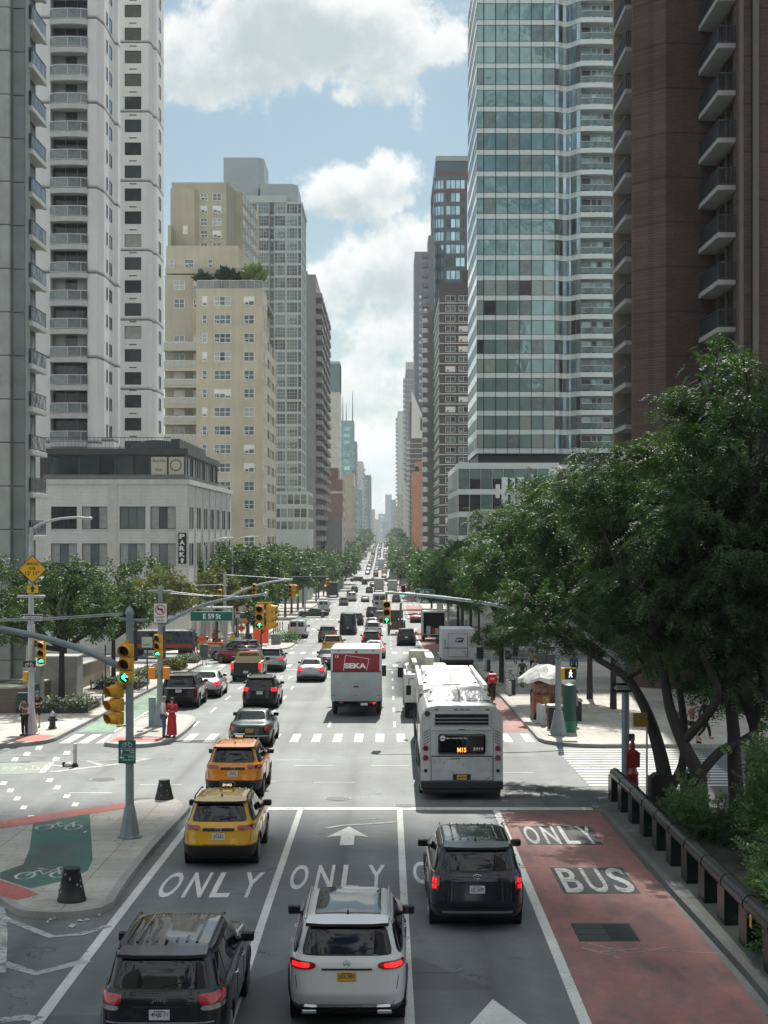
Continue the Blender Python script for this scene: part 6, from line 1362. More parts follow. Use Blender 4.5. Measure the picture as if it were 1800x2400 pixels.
def tree(label,x,y,H,crown,leafm,nleaf=9000,size=.16,seed=1,r0=.14,barkm=None,comp=None,trunk_h=None,lean=(0,0),name='street_tree',group=None,zb=None,clump=.5,fork=None,tilt=.0,droop=.3,ntips=150):
 """crown = list of (dx, dy, z, rx, ry, rz) ellipsoid lobes; branches run from the fork into the lobes"""
 z0=(gz(y)+.15)if zb is None else zb;rs=random.Random(seed);g=np.random.default_rng(seed)
 t=thing(name,label,'tree',(x,y,z0),0,group);th=trunk_h or H*.3;barkm=barkm or bark_l
 b=MB();top=Vector((lean[0],lean[1],th));pts=[Vector((0,0,-.2)),Vector((lean[0]*.25,lean[1]*.25,th*.4)),Vector((lean[0]*.6,lean[1]*.6,th*.75)),top]
 b.tube(pts,[r0*1.25,r0,r0*.9,r0*.85],10)
 b.build('trunk',barkm,t,smooth=60);lb=MB();tips=[]
 tot=sum(c[3]*c[4]*c[5]for c in crown)
 for c in crown:
  k=max(3,int(ntips*c[3]*c[4]*c[5]/tot));cen=Vector(c[:3]);nl=max(1,k//12);hubs=[]
  for _ in range(nl):
   h_=cen+Vector((rs.uniform(-.55,.55)*c[3],rs.uniform(-.55,.55)*c[4],rs.uniform(-.5,.35)*c[5]));mid=top.lerp(h_,.5)+Vector((rs.gauss(0,.2),rs.gauss(0,.2),-.12*(h_-top).length+rs.uniform(0,.5)))
   lb.tube(smooth_path([top,mid,h_],4),list(np.linspace(r0*.55,r0*.2,9)),7,caps=False);hubs.append(h_)
  for _ in range(k):
   v_=Vector((rs.gauss(0,1),rs.gauss(0,1),rs.gauss(0,1))).normalized();rad=rs.uniform(.55,1.02)
   p=cen+Vector((v_.x*c[3]*rad,v_.y*c[4]*rad,v_.z*c[5]*rad));h_=min(hubs,key=lambda q:(q-p).length);m_=h_.lerp(p,.5)+Vector((0,0,rs.uniform(-.1,.3)))
   lb.tube([h_,m_,p],[r0*.16,r0*.1,.012],4,caps=False);tips.append((p,(p-m_).normalized(),h_))
 lb.build('branches',barkm,t,smooth=60)
 per=nleaf//max(len(tips),1);C=[];Dv=[]
 sc=(sum(c[3]*c[5]for c in crown)/len(tips))**.5*clump
 for p,d,h_ in tips:
  n=int(per*rs.uniform(.55,1.45));o=g.normal(size=(n,3))*np.array([1,1,.42])*sc;o[:,2]-=(o[:,0]**2+o[:,1]**2)*.22/max(sc,.1)
  along=g.uniform(-.7,.25,size=(n,1))*(np.array(p-h_)[None,:])*.55
  C.append(np.array(p)[None,:]+o+along);dd=o*.9+np.array(d)[None,:]*.4*sc+g.normal(size=(n,3))*.5*sc;dd[:,2]-=tilt*sc;Dv.append(dd)
 C=np.concatenate(C);Dv=np.concatenate(Dv);sz=size*g.uniform(.65,1.3,size=len(C))
 obj('crown',leaves_mesh('crown',C,Dv,sz,leafm,comp=comp,droop=droop),t);return t
def pl(x,y,l):
 return[(PX(a,y+d)-x,d,PZ(b,y+d)-gz(y)-.15,rx,ry,rz)for a,b,d,rx,ry,rz in l]
for x,y,cr,lab in((7.1,95.5,[(1100,1390,0,1.5,2.,1.2),(1150,1340,1,2.6,2.8,1.7),(1165,1480,0,1.6,2.2,1.0),(1240,1440,0,2.2,2.4,1.5),(1210,1260,2,2.4,2.6,1.5)],'honey locust leaning over the bus lane by the postal truck'),(11.0,83.5,[(1180,1230,0,2.2,2.4,1.2),(1290,1170,1,2.7,2.8,1.5),(1330,1290,0,2.8,2.8,1.7),(1200,1330,-1,2.,2.4,1.2),(1290,1420,-1,2.6,2.6,1.3),(1400,1180,0,2.6,2.8,1.6)],'honey locust with a dark trunk right of the umbrella cart'),(11.4,77.5,[(1390,1130,4,2.6,2.8,1.4),(1420,1290,0,2.8,2.8,1.9),(1500,1160,1,2.9,2.8,1.9),(1400,1430,-1,2.6,2.6,1.3),(1540,1360,0,3.0,3,2.),(1640,1230,0,3.,3,2.4)],'honey locust with pale paving at its foot right of the cart')):
 tree(lab,x,y,10,pl(x,y,cr),lf_locust,7600,.40,seed=int(x*7+y),r0=.15,barkm=bark,comp=(5,.44),trunk_h=3.8,name='locust_tree',group='honey locusts on the right pavement',tilt=.4,ntips=330,clump=.62)
def big_tree(label,x,y,stems,crown,seed,n=10500,size=.36,m=None,ntips=420,r0=.2,clump=.4):
 z0=gz(y)+.12;t=thing('locust_tree',label,'tree',(x,y,z0),0,'near honey locusts behind the rail');rs=random.Random(seed);g=np.random.default_rng(seed);b=MB();ends=[]
 for pts,ra in stems:
  P=smooth_path([Vector(p)for p in pts],5);b.tube(P,list(np.linspace(ra[0],ra[1],len(P))),10);ends.append(Vector(pts[-1]));
  if len(pts)>3:ends.append(Vector(pts[-2]))
 b.build('trunk',bark,t,smooth=60);lb=MB();tips=[];tot=sum(c[3]*c[4]*c[5]for c in crown)
 for c in crown:
  k=max(6,int(ntips*c[3]*c[4]*c[5]/tot));cen=Vector(c[:3]);hubs=[]
  for _ in range(max(2,k//14)):
   h_=cen+Vector((rs.uniform(-.6,.6)*c[3],rs.uniform(-.6,.6)*c[4],rs.uniform(-.6,.3)*c[5]));e=min(ends,key=lambda q:(q-h_).length);mid=e.lerp(h_,.5)+Vector((rs.gauss(0,.25),rs.gauss(0,.25),rs.uniform(-.3,.4)))
   lb.tube(smooth_path([e,mid,h_],4),list(np.linspace(.07,.03,9)),6,caps=False);hubs.append(h_)
  for _ in range(k):
   v_=Vector((rs.gauss(0,1),rs.gauss(0,1),rs.gauss(0,1))).normalized();rad=rs.uniform(.5,1.02);p=cen+Vector((v_.x*c[3]*rad,v_.y*c[4]*rad,v_.z*c[5]*rad));h_=min(hubs,key=lambda q:(q-p).length)
   m_=h_.lerp(p,.5)+Vector((0,0,rs.uniform(-.1,.3)));lb.tube([h_,m_,p],[.02,.012,.006],4,caps=False);tips.append((p,(p-m_).normalized(),h_))
 lb.build('branches',bark,t,smooth=60);per=n//len(tips);C=[];Dv=[];sc=(sum(c[3]*c[5]for c in crown)/len(tips))**.5*clump*1.25
 for p,d,h_ in tips:
  k=int(per*rs.uniform(.5,1.5))+1;o=g.normal(size=(k,3))*np.array([1,1,.35])*sc;o[:,2]-=(o[:,0]**2+o[:,1]**2)*.2/sc;al=g.uniform(-.8,.2,size=(k,1))*np.array(p-h_)[None,:]*.6
  C.append(np.array(p)[None,:]+o+al);dd=o+np.array(d)[None,:]*.5*sc+g.normal(size=(k,3))*.4*sc;dd[:,2]-=.35*sc;Dv.append(dd)
 C=np.concatenate(C);Dv=np.concatenate(Dv);obj('crown',leaves_mesh('crown',C,Dv,size*g.uniform(.7,1.3,size=len(C)),m or lf_dark,comp=(6,.40),droop=.35),t);return t
def rel(x,y,pts):
 z0=gz(y)+.12;return[(PX(a,y+d)-x,d,PZ(b,y+d)-z0)for a,b,d in pts]
xa,ya=8.55,46.0
big_tree('leaning twin stemmed locust nearest the red call box',xa,ya,[(rel(xa,ya,[(1572,1905,0),(1560,1830,0),(1540,1740,.3),(1512,1660,.8),(1470,1590,1.5),(1400,1545,2.5)]),(.27,.09)),(rel(xa,ya,[(1570,1850,0),(1600,1790,0),(1603,1700,0),(1590,1600,.5),(1570,1480,1)]),(.16,.08))],[(*rel(xa,ya,[(1350,1420,5)])[0],3.2,3.,1.5),(*rel(xa,ya,[(1240,1330,9)])[0],3.1,3.,1.7),(*rel(xa,ya,[(1500,1300,4)])[0],2.6,3,2.0),(*rel(xa,ya,[(1400,1215,8)])[0],3.4,3,1.6),(*rel(xa,ya,[(1530,1530,1.5)])[0],1.4,2,.9)],11)
xb_,yb_=8.75,42.8
big_tree('thick locust forked low in the middle of the near clump',xb_,yb_,[(rel(xb_,yb_,[(1642,1935,0),(1638,1830,0),(1630,1800,0),(1600,1740,.2),(1570,1660,.5),(1550,1560,1),(1500,1450,1.5)]),(.26,.09)),(rel(xb_,yb_,[(1642,1812,0),(1690,1760,.2),(1740,1735,.6),(1790,1700,1)]),(.15,.08)),(rel(xb_,yb_,[(1600,1740,.2),(1680,1640,-.3),(1660,1560,-.2),(1620,1460,0)]),(.14,.08))],[(*rel(xb_,yb_,[(1610,1380,1)])[0],2.6,2.6,2.1),(*rel(xb_,yb_,[(1500,1150,5)])[0],2.9,3,1.9),(*rel(xb_,yb_,[(1680,1230,0)])[0],2.3,2.5,2.2),(*rel(xb_,yb_,[(1460,1420,2)])[0],1.7,2,1.2),(*rel(xb_,yb_,[(1660,1560,1.5)])[0],1.6,2,1.1)],23)
xc_,yc_=9.9,43.4
big_tree('locust at the far right edge with long crossing limbs',xc_,yc_,[(rel(xc_,yc_,[(1730,1925,0),(1722,1800,0),(1718,1700,0),(1700,1600,0),(1640,1500,.3),(1600,1420,.6)]),(.24,.09)),(rel(xc_,yc_,[(1765,1920,.3),(1760,1800,.3),(1765,1700,.3),(1700,1560,.6),(1640,1450,1)]),(.18,.08)),(rel(xc_,yc_,[(1765,1700,.3),(1790,1600,0),(1740,1450,0),(1690,1330,0)]),(.14,.08))],[(*rel(xc_,yc_,[(1700,930,1)])[0],1.9,2.4,1.7),(*rel(xc_,yc_,[(1780,1080,-1)])[0],2.4,2.5,2.4),(*rel(xc_,yc_,[(1620,1040,2)])[0],1.6,2.2,1.3),(*rel(xc_,yc_,[(1760,1400,0)])[0],2.,2.5,2.2),(*rel(xc_,yc_,[(1600,1180,2)])[0],2.,2.2,1.4),(*rel(xc_,yc_,[(1860,1250,0)])[0],2.5,3,4.),(*rel(xc_,yc_,[(1745,1590,1.2)])[0],1.4,2,1.2)],37,ntips=460,n=12500)
def avenue_trees():
 k=0
 for i,y in enumerate((153,162,171,181,236,252,268,286,330,350,372)):
  near=y<200;H=10.5 if near else 11.5
  cr=[(rng.uniform(-.6,.6),0,H*.66,4.2 if near else 5,4.5,H*.26),(rng.uniform(-1.5,2.2),1,H*.82,2.8,3,H*.16),(2.4,-1,H*.5,2.2,2.6,H*.16)]
  tree('leafy street tree, %s from the near end of the row along the left kerb'%nth(i),-15.6+rng.uniform(-.3,.3),y,H,cr,lf_green,6500 if near else 3800,.40 if near else .6,seed=100+i,r0=.18,trunk_h=3.4,group='street trees along the left kerb',ntips=110,clump=.5)
 for i,y in enumerate((139,152,168,186,240,258,280,335,365)):
  near=y<200;H=9.5 if y<160 else 11
  cr=[(-1.2,0,H*.68,4.4,4.5,H*.22),(-3.2 if near else -2.5,1,H*.58,2.6,3,H*.16),(1.2,0,H*.86,3,3,H*.14)]
  tree('honey locust, %s from the near end of the row along the right kerb'%nth(i),8.3+rng.uniform(-.3,.3),y,H,cr,lf_locust if near else lf_green,6500 if near else 3800,.40 if near else .6,seed=200+i,r0=.17,barkm=bark,trunk_h=3.4,group='street trees along the right kerb',ntips=110,clump=.45)
avenue_trees()
tree('round headed street tree with dark trunk in the fenced flower bed',-16.6,78.3,9.4,[(-.1,0,5.2,3.2,2.8,1.9),(.3,0,6.7,2.2,2.2,1.2),(-2.2,0,4.2,1.6,2,1.1),(1.8,0,4.3,1.6,1.8,1.1)],lf_green,15000,.17,seed=5,r0=.16,trunk_h=2.9,barkm=bark,ntips=220,clump=.42)
tree('second street tree behind the near signal pole',-16.5,92.5,7.6,[(0,0,5.0,2.6,2.6,1.5),(1.2,0,4.2,1.8,2,1.1)],lf_green,9000,.19,seed=6,r0=.14,trunk_h=2.8,barkm=bark,ntips=150,clump=.42)
tree('yellowing street tree behind the no left turn sign',-16.3,112,7.8,[(0,0,5.7,2.4,2.4,1.6),(1.9,0,4.9,1.7,2,1.1),(-1.4,0,4.6,1.6,2,1.1)],lf_yel,10000,.2,seed=8,r0=.13,trunk_h=3.2,barkm=bark_l,ntips=150,clump=.42)
tree('small yellow green tree just right of the yellowing tree',-14.6,131.5,8.,[(0,0,5.6,2.2,2.4,1.6),(1.3,0,4.8,1.5,2,1.1)],lf_yel,8000,.24,seed=9,r0=.13,trunk_h=3.2,ntips=130,clump=.42)
tree('leafy tree cropped by the left edge of the photo',-24.,92,8.8,[(0,0,5.8,3.6,3.4,2.3),(2.,0,4.2,2.2,2.5,1.4)],lf_green,12000,.19,seed=12,r0=.16,trunk_h=2.6,barkm=bark,ntips=190,clump=.42)
tree('darker tree between the left edge tree and the round headed tree',-21.,100,8.4,[(0,0,5.4,3.4,3,2.1),(2.5,0,4.8,2.2,2.4,1.5)],lf_green,10000,.2,seed=13,r0=.15,trunk_h=2.6,barkm=bark,ntips=170,clump=.42)
tree('tree further back in the plaza left of the yellowing one',-20.,122,9.,[(0,0,6.,3.4,3,2.2),(2.8,0,5,2.,2.4,1.4)],lf_green,9000,.23,seed=14,r0=.15,trunk_h=2.8,barkm=bark,ntips=150,clump=.42)
tree('slim young tree in the planter bed at the construction corner',-10.4,126.5,5.5,[(0,0,3.6,1.5,1.5,1.3)],lf_green,3500,.2,seed=15,r0=.07,trunk_h=1.8,barkm=bark,ntips=60,clump=.45)
for side,X0,m_,g_ in((0,-14.2,lf_green,'street trees along the left kerb'),(1,6.0,lf_locust,'street trees along the right kerb')):
 pr=None
 for i,y in enumerate((425,450,474,516,545,606,640,694,735,784,820,875,915,965,1010)):
  lab='tiny blurred tree far down the %s kerb, %s in the distant row'%(('left','right')[side],nth(i))
  if pr is None:pr=tree(lab,X0,y,11.5,[(0,0,7.4,5.,6.,3.2),(1.5-3*side,3,5.6,3.5,5,1.8)],m_,2600,.95,seed=400+side,r0=.2,trunk_h=3.5,group=g_,ntips=60,clump=.55)
  else:copy_tree(pr,lab,(X0+rng.uniform(-.8,.8),y,gz(y)+.1),rng.uniform(0,6))
def shrub(label,x,y,rx,ry,rz,m=None,n=2500,size=.12,seed=1,zb=None,comp=None,lz=0.):
 z0=gz(y)+.15 if zb is None else zb;t=thing('shrub',label,'shrub',(x,y,z0));g=np.random.default_rng(seed);b=MB();k=16;C=[];Dv=[]
 for i in range(k):
  v_=g.normal(size=3);v_[2]=abs(v_[2]);v_/=np.linalg.norm(v_);tip=v_*np.array([rx,ry,rz])*g.uniform(.6,1.);tip[2]+=lz;b.tube([(tip[0]*.1,tip[1]*.1,0),tip*.6,tip],[.02,.012,.005],4,caps=False)
  q=g.normal(size=(n//k,3))*np.array([rx,ry,rz])*.26;C.append(tip*.85+q);Dv.append(q+v_*.3+g.normal(size=(n//k,3))*.2)
 b.build('stems',bark,t);obj('foliage',leaves_mesh('foliage',np.concatenate(C),np.concatenate(Dv),size*g.uniform(.7,1.3,size=(n//k)*k),m or lf_shrub,comp=comp),t);return t
shrub('bright leafy shrub at the bottom right corner behind the rail',8.05,28.0,.85,1.4,1.5,n=1500,size=.38,seed=3,comp=(5,.42))
shrub('shrub hanging over the middle of the black rail on the right',8.6,32.5,.75,1.1,1.4,n=1200,size=.38,seed=4,comp=(5,.42))
shrub('pale green shrub on the right edge under the locusts',9.6,37.5,1.0,1.1,2.3,n=1900,size=.38,seed=7,comp=(5,.42),lz=.4)
shrub('small shrub with a bare twig between the rail and the tree trunks',8.1,41,.75,.8,1.1,n=700,size=.32,seed=8,comp=(6,.34))
shrub('dark low shrub behind the trash can near the trunks',9.3,40,1.1,1.2,.9,n=1500,size=.25,seed=9,comp=(6,.34),m=lf_dark)
def tplant(x,y,z,h,m,k,lab,n=90):
 g=np.random.default_rng(k);t_=thing('potted_plant',lab,'plant',(x,y,z));MB().lathe([(.25,0),(.32,.45),(.28,.45)],10).build('pot',fr_grey,t_);C=g.normal(size=(n,3))*.12+np.array([0,0,.5*h]);Dv=g.normal(size=(n,3));Dv[:,2]=abs(Dv[:,2])*.8+.2;obj('fronds',leaves_mesh('fronds',C,Dv,h*.6*g.uniform(.6,1.2,n),m),t_)
Y0=229.;zt1=TER[2]
pm=mat('dark_frond',(.02,.06,.03),.6,var=.3);py_=mat('bright_frond',(.22,.30,.07),.6,var=.4)
tplant(x3(455),Y0+1.5,zt1,2.9,pm,1,'dark bushy potted plant at the left end of the cream terrace');tplant(x3(650),Y0+1.2,zt1,3.3,pm,2,'left palm like plant in the middle of the cream terrace');tplant(x3(705),Y0+1.2,zt1,3.,pm,3,'right palm like plant in the middle of the cream terrace')
tplant(x3(890),Y0+1.2,zt1,3.8,py_,4,'bright yellow green plant near the right corner of the terrace',160);tplant(x3(940),Y0+1.4,zt1,2.6,py_,5,'smaller yellow green plant at the right corner of the terrace')
pole_m=mat('pole_grey_green',(.235,.285,.30),.5,.25,var=.16,scale=3,bump=.2,bscale=25);pole_l=mat('pole_silver',(.45,.48,.48),.5,.3,var=.2,scale=4)
visor_in=mat('visor_inside_black',(.004,.004,.004),.9,var=0);lens_off=mat('unlit_lens',(.02,.012,.008),.2,var=0);green_on=mat('lit_green_lens',(.05,.95,.62),.4,0,0,emit=2.2)
walk_on=mat('lit_walk_symbol',(.85,.95,.95),.4,0,0,emit=1.6);sign_w=mat('sign_white',(.62,.63,.61),.45,var=.06);sign_k=mat('sign_black',(.015,.015,.016),.45,var=.05);sign_y=mat('sign_yellow',(.74,.40,.02),.45,var=.08)
sign_g=mat('sign_green',(.012,.14,.10),.4,var=.08);sign_o=mat('sign_orange',(.85,.17,.03),.45,var=.08);sign_r=mat('sign_red',(.45,.02,.03),.45,var=.05);brd=mat('wire_black',(.03,.03,.03),.6,var=0)
def place(o_mb,x,y,z,rz):M=Matrix.Translation((x,y,z))@Matrix.Rotation(rz,4,'Z');return o_mb.xf(M)
def signal(parent,x,y,z,rz=0.,lit='up',s=.35,n=3,name='signal_head',sm=None):
 """three section head, top at z, facing -Y when rz = 0"""
 b=MB()
 for i in range(n):b.bbox(-s/2,s/2,-.02,.2,z-(i+1)*s+.008,z-i*s-.008,.03)
 b.box(-.04,.04,.06,.14,z-.01,z+.06)
 for i in range(n):
  zc=z-(i+.5)*s;r=s*.42;V=[];m_=16
  for k in range(m_+1):
   a=R(-60)+R(300)*k/m_-R(0);a=math.pi/2+R(150)-R(300)*k/m_;L_=.22+.06*math.sin(a);V+=[(r*math.cos(a),-.02,zc+r*math.sin(a)),(r*math.cos(a)*1.02,-.02-L_,zc-.015+r*math.sin(a)*1.02)]
  b.add(V,[(2*k,2*k+1,2*k+3,2*k+2)for k in range(m_)])
 for i in range(n):zc=z-(i+.5)*s;b.tube([(0,-.022,zc),(0,-.026,zc)],s*.41,20,1)
 o=b.build(name,[sm or signal_yellow,visor_in],parent,(x,y,0),rz,smooth=40)
 for i in range(n):
  zc=z-(i+.5)*s;r=s*.36;on=i==n-1 and lit
  l=MB()
  if on=='ball' or not on:l.tube([(0,-.027,zc),(0,-.034,zc)],[r,r*.8],18)
  elif on=='up':
   for a,c in(((0,-.8),(0,.75)),((0,.75),(-.62,.05)),((0,.75),(.62,.05))):l.tube([(a[0]*r,-.036,zc+a[1]*r),(c[0]*r,-.036,zc+c[1]*r)],.017,5)
  elif on=='left':
   for a,c in(((-.75,0),(.75,.2)),((-.75,0),(.0,.8)),((-.75,0),(.15,-.75))):l.tube([(a[0]*r,-.036,zc+a[1]*r),(c[0]*r,-.036,zc+c[1]*r)],.02,5)
  elif on=='bike':
   for cx_ in(-.45,.45):l.tube([(cx_*r+.3*r*math.cos(a),-.036,zc-.2*r+.3*r*math.sin(a))for a in np.linspace(0,6.283,11)],.011,4,caps=False)
   l.tube([(-.45*r,-.036,zc-.2*r),(-.2*r,-.036,zc+.4*r),(.3*r,-.036,zc+.35*r),(.45*r,-.036,zc-.2*r)],.013,4)
  l.build('lens',green_on if on else lens_off,o)
 return o
def signpost(parent,w,h,x,y,z,rz=0.,face=sign_w,border=None,name='sign',shape=None,rot=0.):
 """flat panel centred at z facing -Y; returns object with local frame for lettering"""
 o=bpy.data.objects.new(name,None)
 b=MB();c=.02
 if shape=='diamond':b.ext([(-w/2,0),(0,-h/2),(w/2,0),(0,h/2)],-.008,.004);b.ext([(-w/2*.93,0),(0,-h/2*.93),(w/2*.93,0),(0,h/2*.93)],-.0095,-.008,1)if border else None
 else:
  b.bbox(-w/2,w/2,-.01,.006,-h/2,h/2,.004)
  if border:b.box(-w/2+.02,w/2-.02,-.0115,-.01,-h/2+.02,h/2-.02,1)
 return b.build(name,[border,face]if border else[face],parent,(x,y,z),rz)
def lettering(o,items,m,name='lettering',y=-.0135):
 b=MB()
 for it in items:
  if isinstance(it[0],str):add_text(b,it[0],it[1],it[2],it[3],it[4],y,0,.02)
  else:b.ext([(p[0],p[1])for p in it],y,y+.0012)
 return b.build(name,m,o)
def pole_base(t,r=.3,h=.95,m=None):
 m=m or pole_m;a=r;c=r*.52
 def oct_(q):return[(q*math.cos(R(22.5+45*i)),q*math.sin(R(22.5+45*i)))for i in range(8)]
 V=[(x,y,z)for q,z in((a*1.25,0),(a*1.25,.06),(a,.08),(c,h),(c*.9,h+.05))for x,y in oct_(q)]
 return MB().add(V,[(j*8+i,j*8+(i+1)%8,(j+1)*8+(i+1)%8,(j+1)*8+i)for j in range(4)for i in range(8)]+[tuple(range(32,40))]).build('base',m,t)
def wires(t,pts,r=.012):
 b=MB()
 for P in pts:b.tube(P,r,5)
 return b.build('guy_wire',brd if r<.01 else pole_l,t)
def lp(px,py,Y,x0,y0,z0):return(PX(px,Y)-x0,Y-y0,PZ(py,Y)-z0)
x0,y0=gp(304,1973);y0-=.2;x0=PX(304,y0);z0=gz(y0)+.15
t=thing('signal_pole','tall signal pole on the near left island with green left arrow and bike route sign','traffic signal',(x0,y0,z0))
pole_base(t,.27,.82);top=PZ(1436,y0)-z0
MB().tube([(0,0,.6),(0,0,top)],[.115,.095],12).lathe([(.12,top-.05),(.125,top+.02),(.08,top+.1),(.02,top+.17)],12).bbox(-.28,.02,-.05,.05,top-.22,top-.13,.02).bbox(.0,.5,-.04,.04,top-.24,top-.16,.02).build('pole',pole_m,t,smooth=40)
arm=smooth_path([Vector(lp(*q,y0,x0,y0,z0))for q in((300,1573),(262,1553),(200,1525),(120,1500),(40,1481),(-60,1462),(-250,1430))],5)
MB().tube(arm,list(np.linspace(.10,.075,len(arm))),12).build('mast_arm',pole_m,t,smooth=60)
wires(t,[[lp(288,1437,y0,x0,y0,z0),lp(100,1449,y0,x0,y0,z0),lp(-250,1458,y0,x0,y0,z0)],[lp(288,1441,y0,x0,y0,z0),lp(100,1453,y0,x0,y0,z0),lp(-250,1462,y0,x0,y0,z0)]],.016)
signal(t,lp(298,0,y0,x0,y0,z0)[0],-.24,PZ(1507,y0)-z0,R(-8),'left',.355)
signal(t,lp(268,0,y0,x0,y0,z0)[0],-.02,PZ(1605,y0)-z0,R(-42),None,.355)
MB().tube([(0,0,PZ(1502,y0)-z0),(-.08,-.2,PZ(1502,y0)-z0)],.03,6).tube([(0,0,PZ(1700,y0)-z0),(-.35,-.05,PZ(1702,y0)-z0)],.025,6).tube([(0,0,PZ(1603,y0)-z0),(-.3,0,PZ(1603,y0)-z0)],.03,6).build('bracket',signal_yellow,t)
sg=signpost(t,.46,.62,lp(300,0,y0,x0,y0,z0)[0],-.14,PZ(1760.5,y0)-z0,0,sign_g)
lettering(sg,[('Lower East',-.05,.2,.03,.075),('Side',.08,.2,-.03,.01),('Ed Koch',.03,.2,-.15,-.11),('Queensboro Br',-.12,.2,-.23,-.19),[(-.2,.095),(.2,.095),(.2,.102),(-.2,.102)],[(-.2,-.085),(.2,-.085),(.2,-.078),(-.2,-.078)],[(-.16,-.05),(-.13,-.05),(-.13,.02),(-.1,.02),(-.145,.07),(-.19,.02),(-.16,.02)],[(-.2,-.15),(-.15,-.11),(-.15,-.135),(-.08,-.135),(-.08,-.165),(-.15,-.165),(-.15,-.19)]],white_ink)
b=MB()
for cx_ in(-.08,.08):b.tube([(cx_+.05*math.cos(a),-.014,.19+.05*math.sin(a))for a in np.linspace(0,6.283,15)],.006,4,caps=False)
b.tube([(-.08,-.014,.19),(-.035,-.014,.255),(.05,-.014,.25),(.0,-.014,.19),(-.035,-.014,.255)],.005,4).tube([(.08,-.014,.19),(.045,-.014,.275),(.07,-.014,.28)],.005,4).build('bike_symbol',white_ink,sg)
x0,y0=PX(73,65.7),65.7;z0=gz(y0)+.15
t=thing('signal_pole','street lamp pole with the yellow VEHICLES OVER 12\' 11" diamond and ONE WAY sign','traffic signal',(x0,y0,z0));pole_base(t,.3,1.1,pole_l)
MB().tube([(0,0,.8),(.0,0,PZ(1300,y0)-z0),(.02,0,PZ(1236,y0)-z0)],[.15,.11,.09],12).lathe([(.17,PZ(1475,y0)-z0-.15),(.17,PZ(1475,y0)-z0+.2)],12).bbox(-.6,.6,-.04,.04,PZ(1398,y0)-z0-.06,PZ(1398,y0)-z0+.06,.02).build('pole',pole_l,t,smooth=40)
arm=smooth_path([Vector(lp(*q,y0,x0,y0,z0))for q in((80,1238),(100,1226),(140,1216),(185,1213),(204,1215))],5)
MB().tube(arm,list(np.linspace(.07,.04,len(arm))),8).build('lamp_arm',pole_l,t,smooth=60);q=Vector(arm[-1]);MB().bbox(q.x-.25,q.x+.22,-.12,.12,q.z-.06,q.z+.06,.04).build('lamp_head',pole_l,t,smooth=40)
for q in((90,1260,82,1236),):MB().tube([lp(*q[:2],y0,x0,y0,z0),lp(*q[2:],y0,x0,y0,z0)],.02,5).build('brace',pole_l,t)
sg=signpost(t,1.24,1.22,lp(77.8,0,y0,x0,y0,z0)[0],-.14,PZ(1334,y0)-z0,0,sign_y,sign_k,shape='diamond')
lettering(sg,[('VEHICLES',-.28,.26,.17,.29),('OVER',-.14,.14,-.02,.09),("12' 11\"",-.3,.3,-.26,-.08)],sign_k)
sg=signpost(t,.53,.37,lp(78,0,y0,x0,y0,z0)[0],-.14,PZ(1380.5,y0)-z0,0,sign_y,sign_k);lettering(sg,[[(-.05,-.13),(.05,-.13),(.05,.0),(.13,.0),(0,.15),(-.13,0),(-.05,0)]],sign_k)
sg=signpost(t,.94,.29,lp(76,0,y0,x0,y0,z0)[0],-.15,PZ(1447,y0)-z0,0,sign_k,sign_w);lettering(sg,[[(-.44,0),(-.3,.1),(-.3,.07),(.4,.07),(.44,0),(.4,-.07),(-.3,-.07),(-.3,-.1)]],sign_w,'arrow');lettering(sg,[('ONE WAY',-.28,.38,-.045,.045)],sign_k,y=-.016)
signal(t,lp(98,0,y0,x0,y0,z0)[0],-.12,PZ(1502,y0)-z0,0,'bike',.335);MB().tube([(0,0,PZ(1500,y0)-z0),(.45,0,PZ(1500,y0)-z0)],.03,6).build('bracket',signal_yellow,t)
sg=signpost(t,.60,.45,lp(70.8,0,y0,x0,y0,z0)[0],-.17,PZ(1560,y0)-z0,0,sign_w,sign_k);MB().box(-.27,.27,-.013,-.0115,-.07,.2).build('panel',sign_k,sg);lettering(sg,[('BIKE LANE',-.25,.25,-.18,-.09)],sign_k)
b=MB()
for cx_ in(-.11,.11):b.tube([(cx_+.065*math.cos(a),-.016,.04+.065*math.sin(a))for a in np.linspace(0,6.283,15)],.009,4,caps=False)
b.tube([(-.11,-.016,.04),(-.05,-.016,.13),(.07,-.016,.12),(.0,-.016,.04),(-.05,-.016,.13)],.008,4).tube([(.11,-.016,.04),(.06,-.016,.15),(.1,-.016,.155)],.008,4).build('bike_symbol',white_ink,sg)
MB().bbox(-.35,-.13,-.1,.1,PZ(1597,y0)-z0,PZ(1574,y0)-z0,.03).build('pedestrian_signal',signal_yellow,t)
MB().bbox(-.62,-.12,.0,.3,PZ(1660,y0)-z0,PZ(1624,y0)-z0,.02).build('control_box',mat('dark_green_metal',(.01,.06,.045),.45,var=.2),t)
x0,y0=PX(374,69),69.;z0=gz(y0)+.15
t=thing('signal_pole','signal pole on the median island carrying the green E 59 St sign on its arm','traffic signal',(x0,y0,z0));pole_base(t,.3,1.0,pole_m)
top=PZ(1380,y0)-z0;MB().tube([(0,0,.8),(.05,0,top)],[.13,.10],12).lathe([(.13,top-.05),(.13,top+.02),(.03,top+.16)],12,c=(.05,0,0)).bbox(-.55,.55,-.04,.04,top-.16,top-.06,.02).build('pole',pole_m,t,smooth=40)
arm=smooth_path([Vector(lp(*q,y0,x0,y0,z0))for q in((380,1466),(420,1443),(470,1420),(530,1405),(585,1398),(622,1393))],5)
MB().tube(arm,list(np.linspace(.085,.06,len(arm))),10).build('mast_arm',pole_m,t,smooth=60);q=Vector(arm[-1]);MB().sphere(q,.11).build('arm_cap',pole_l,t,smooth=60)
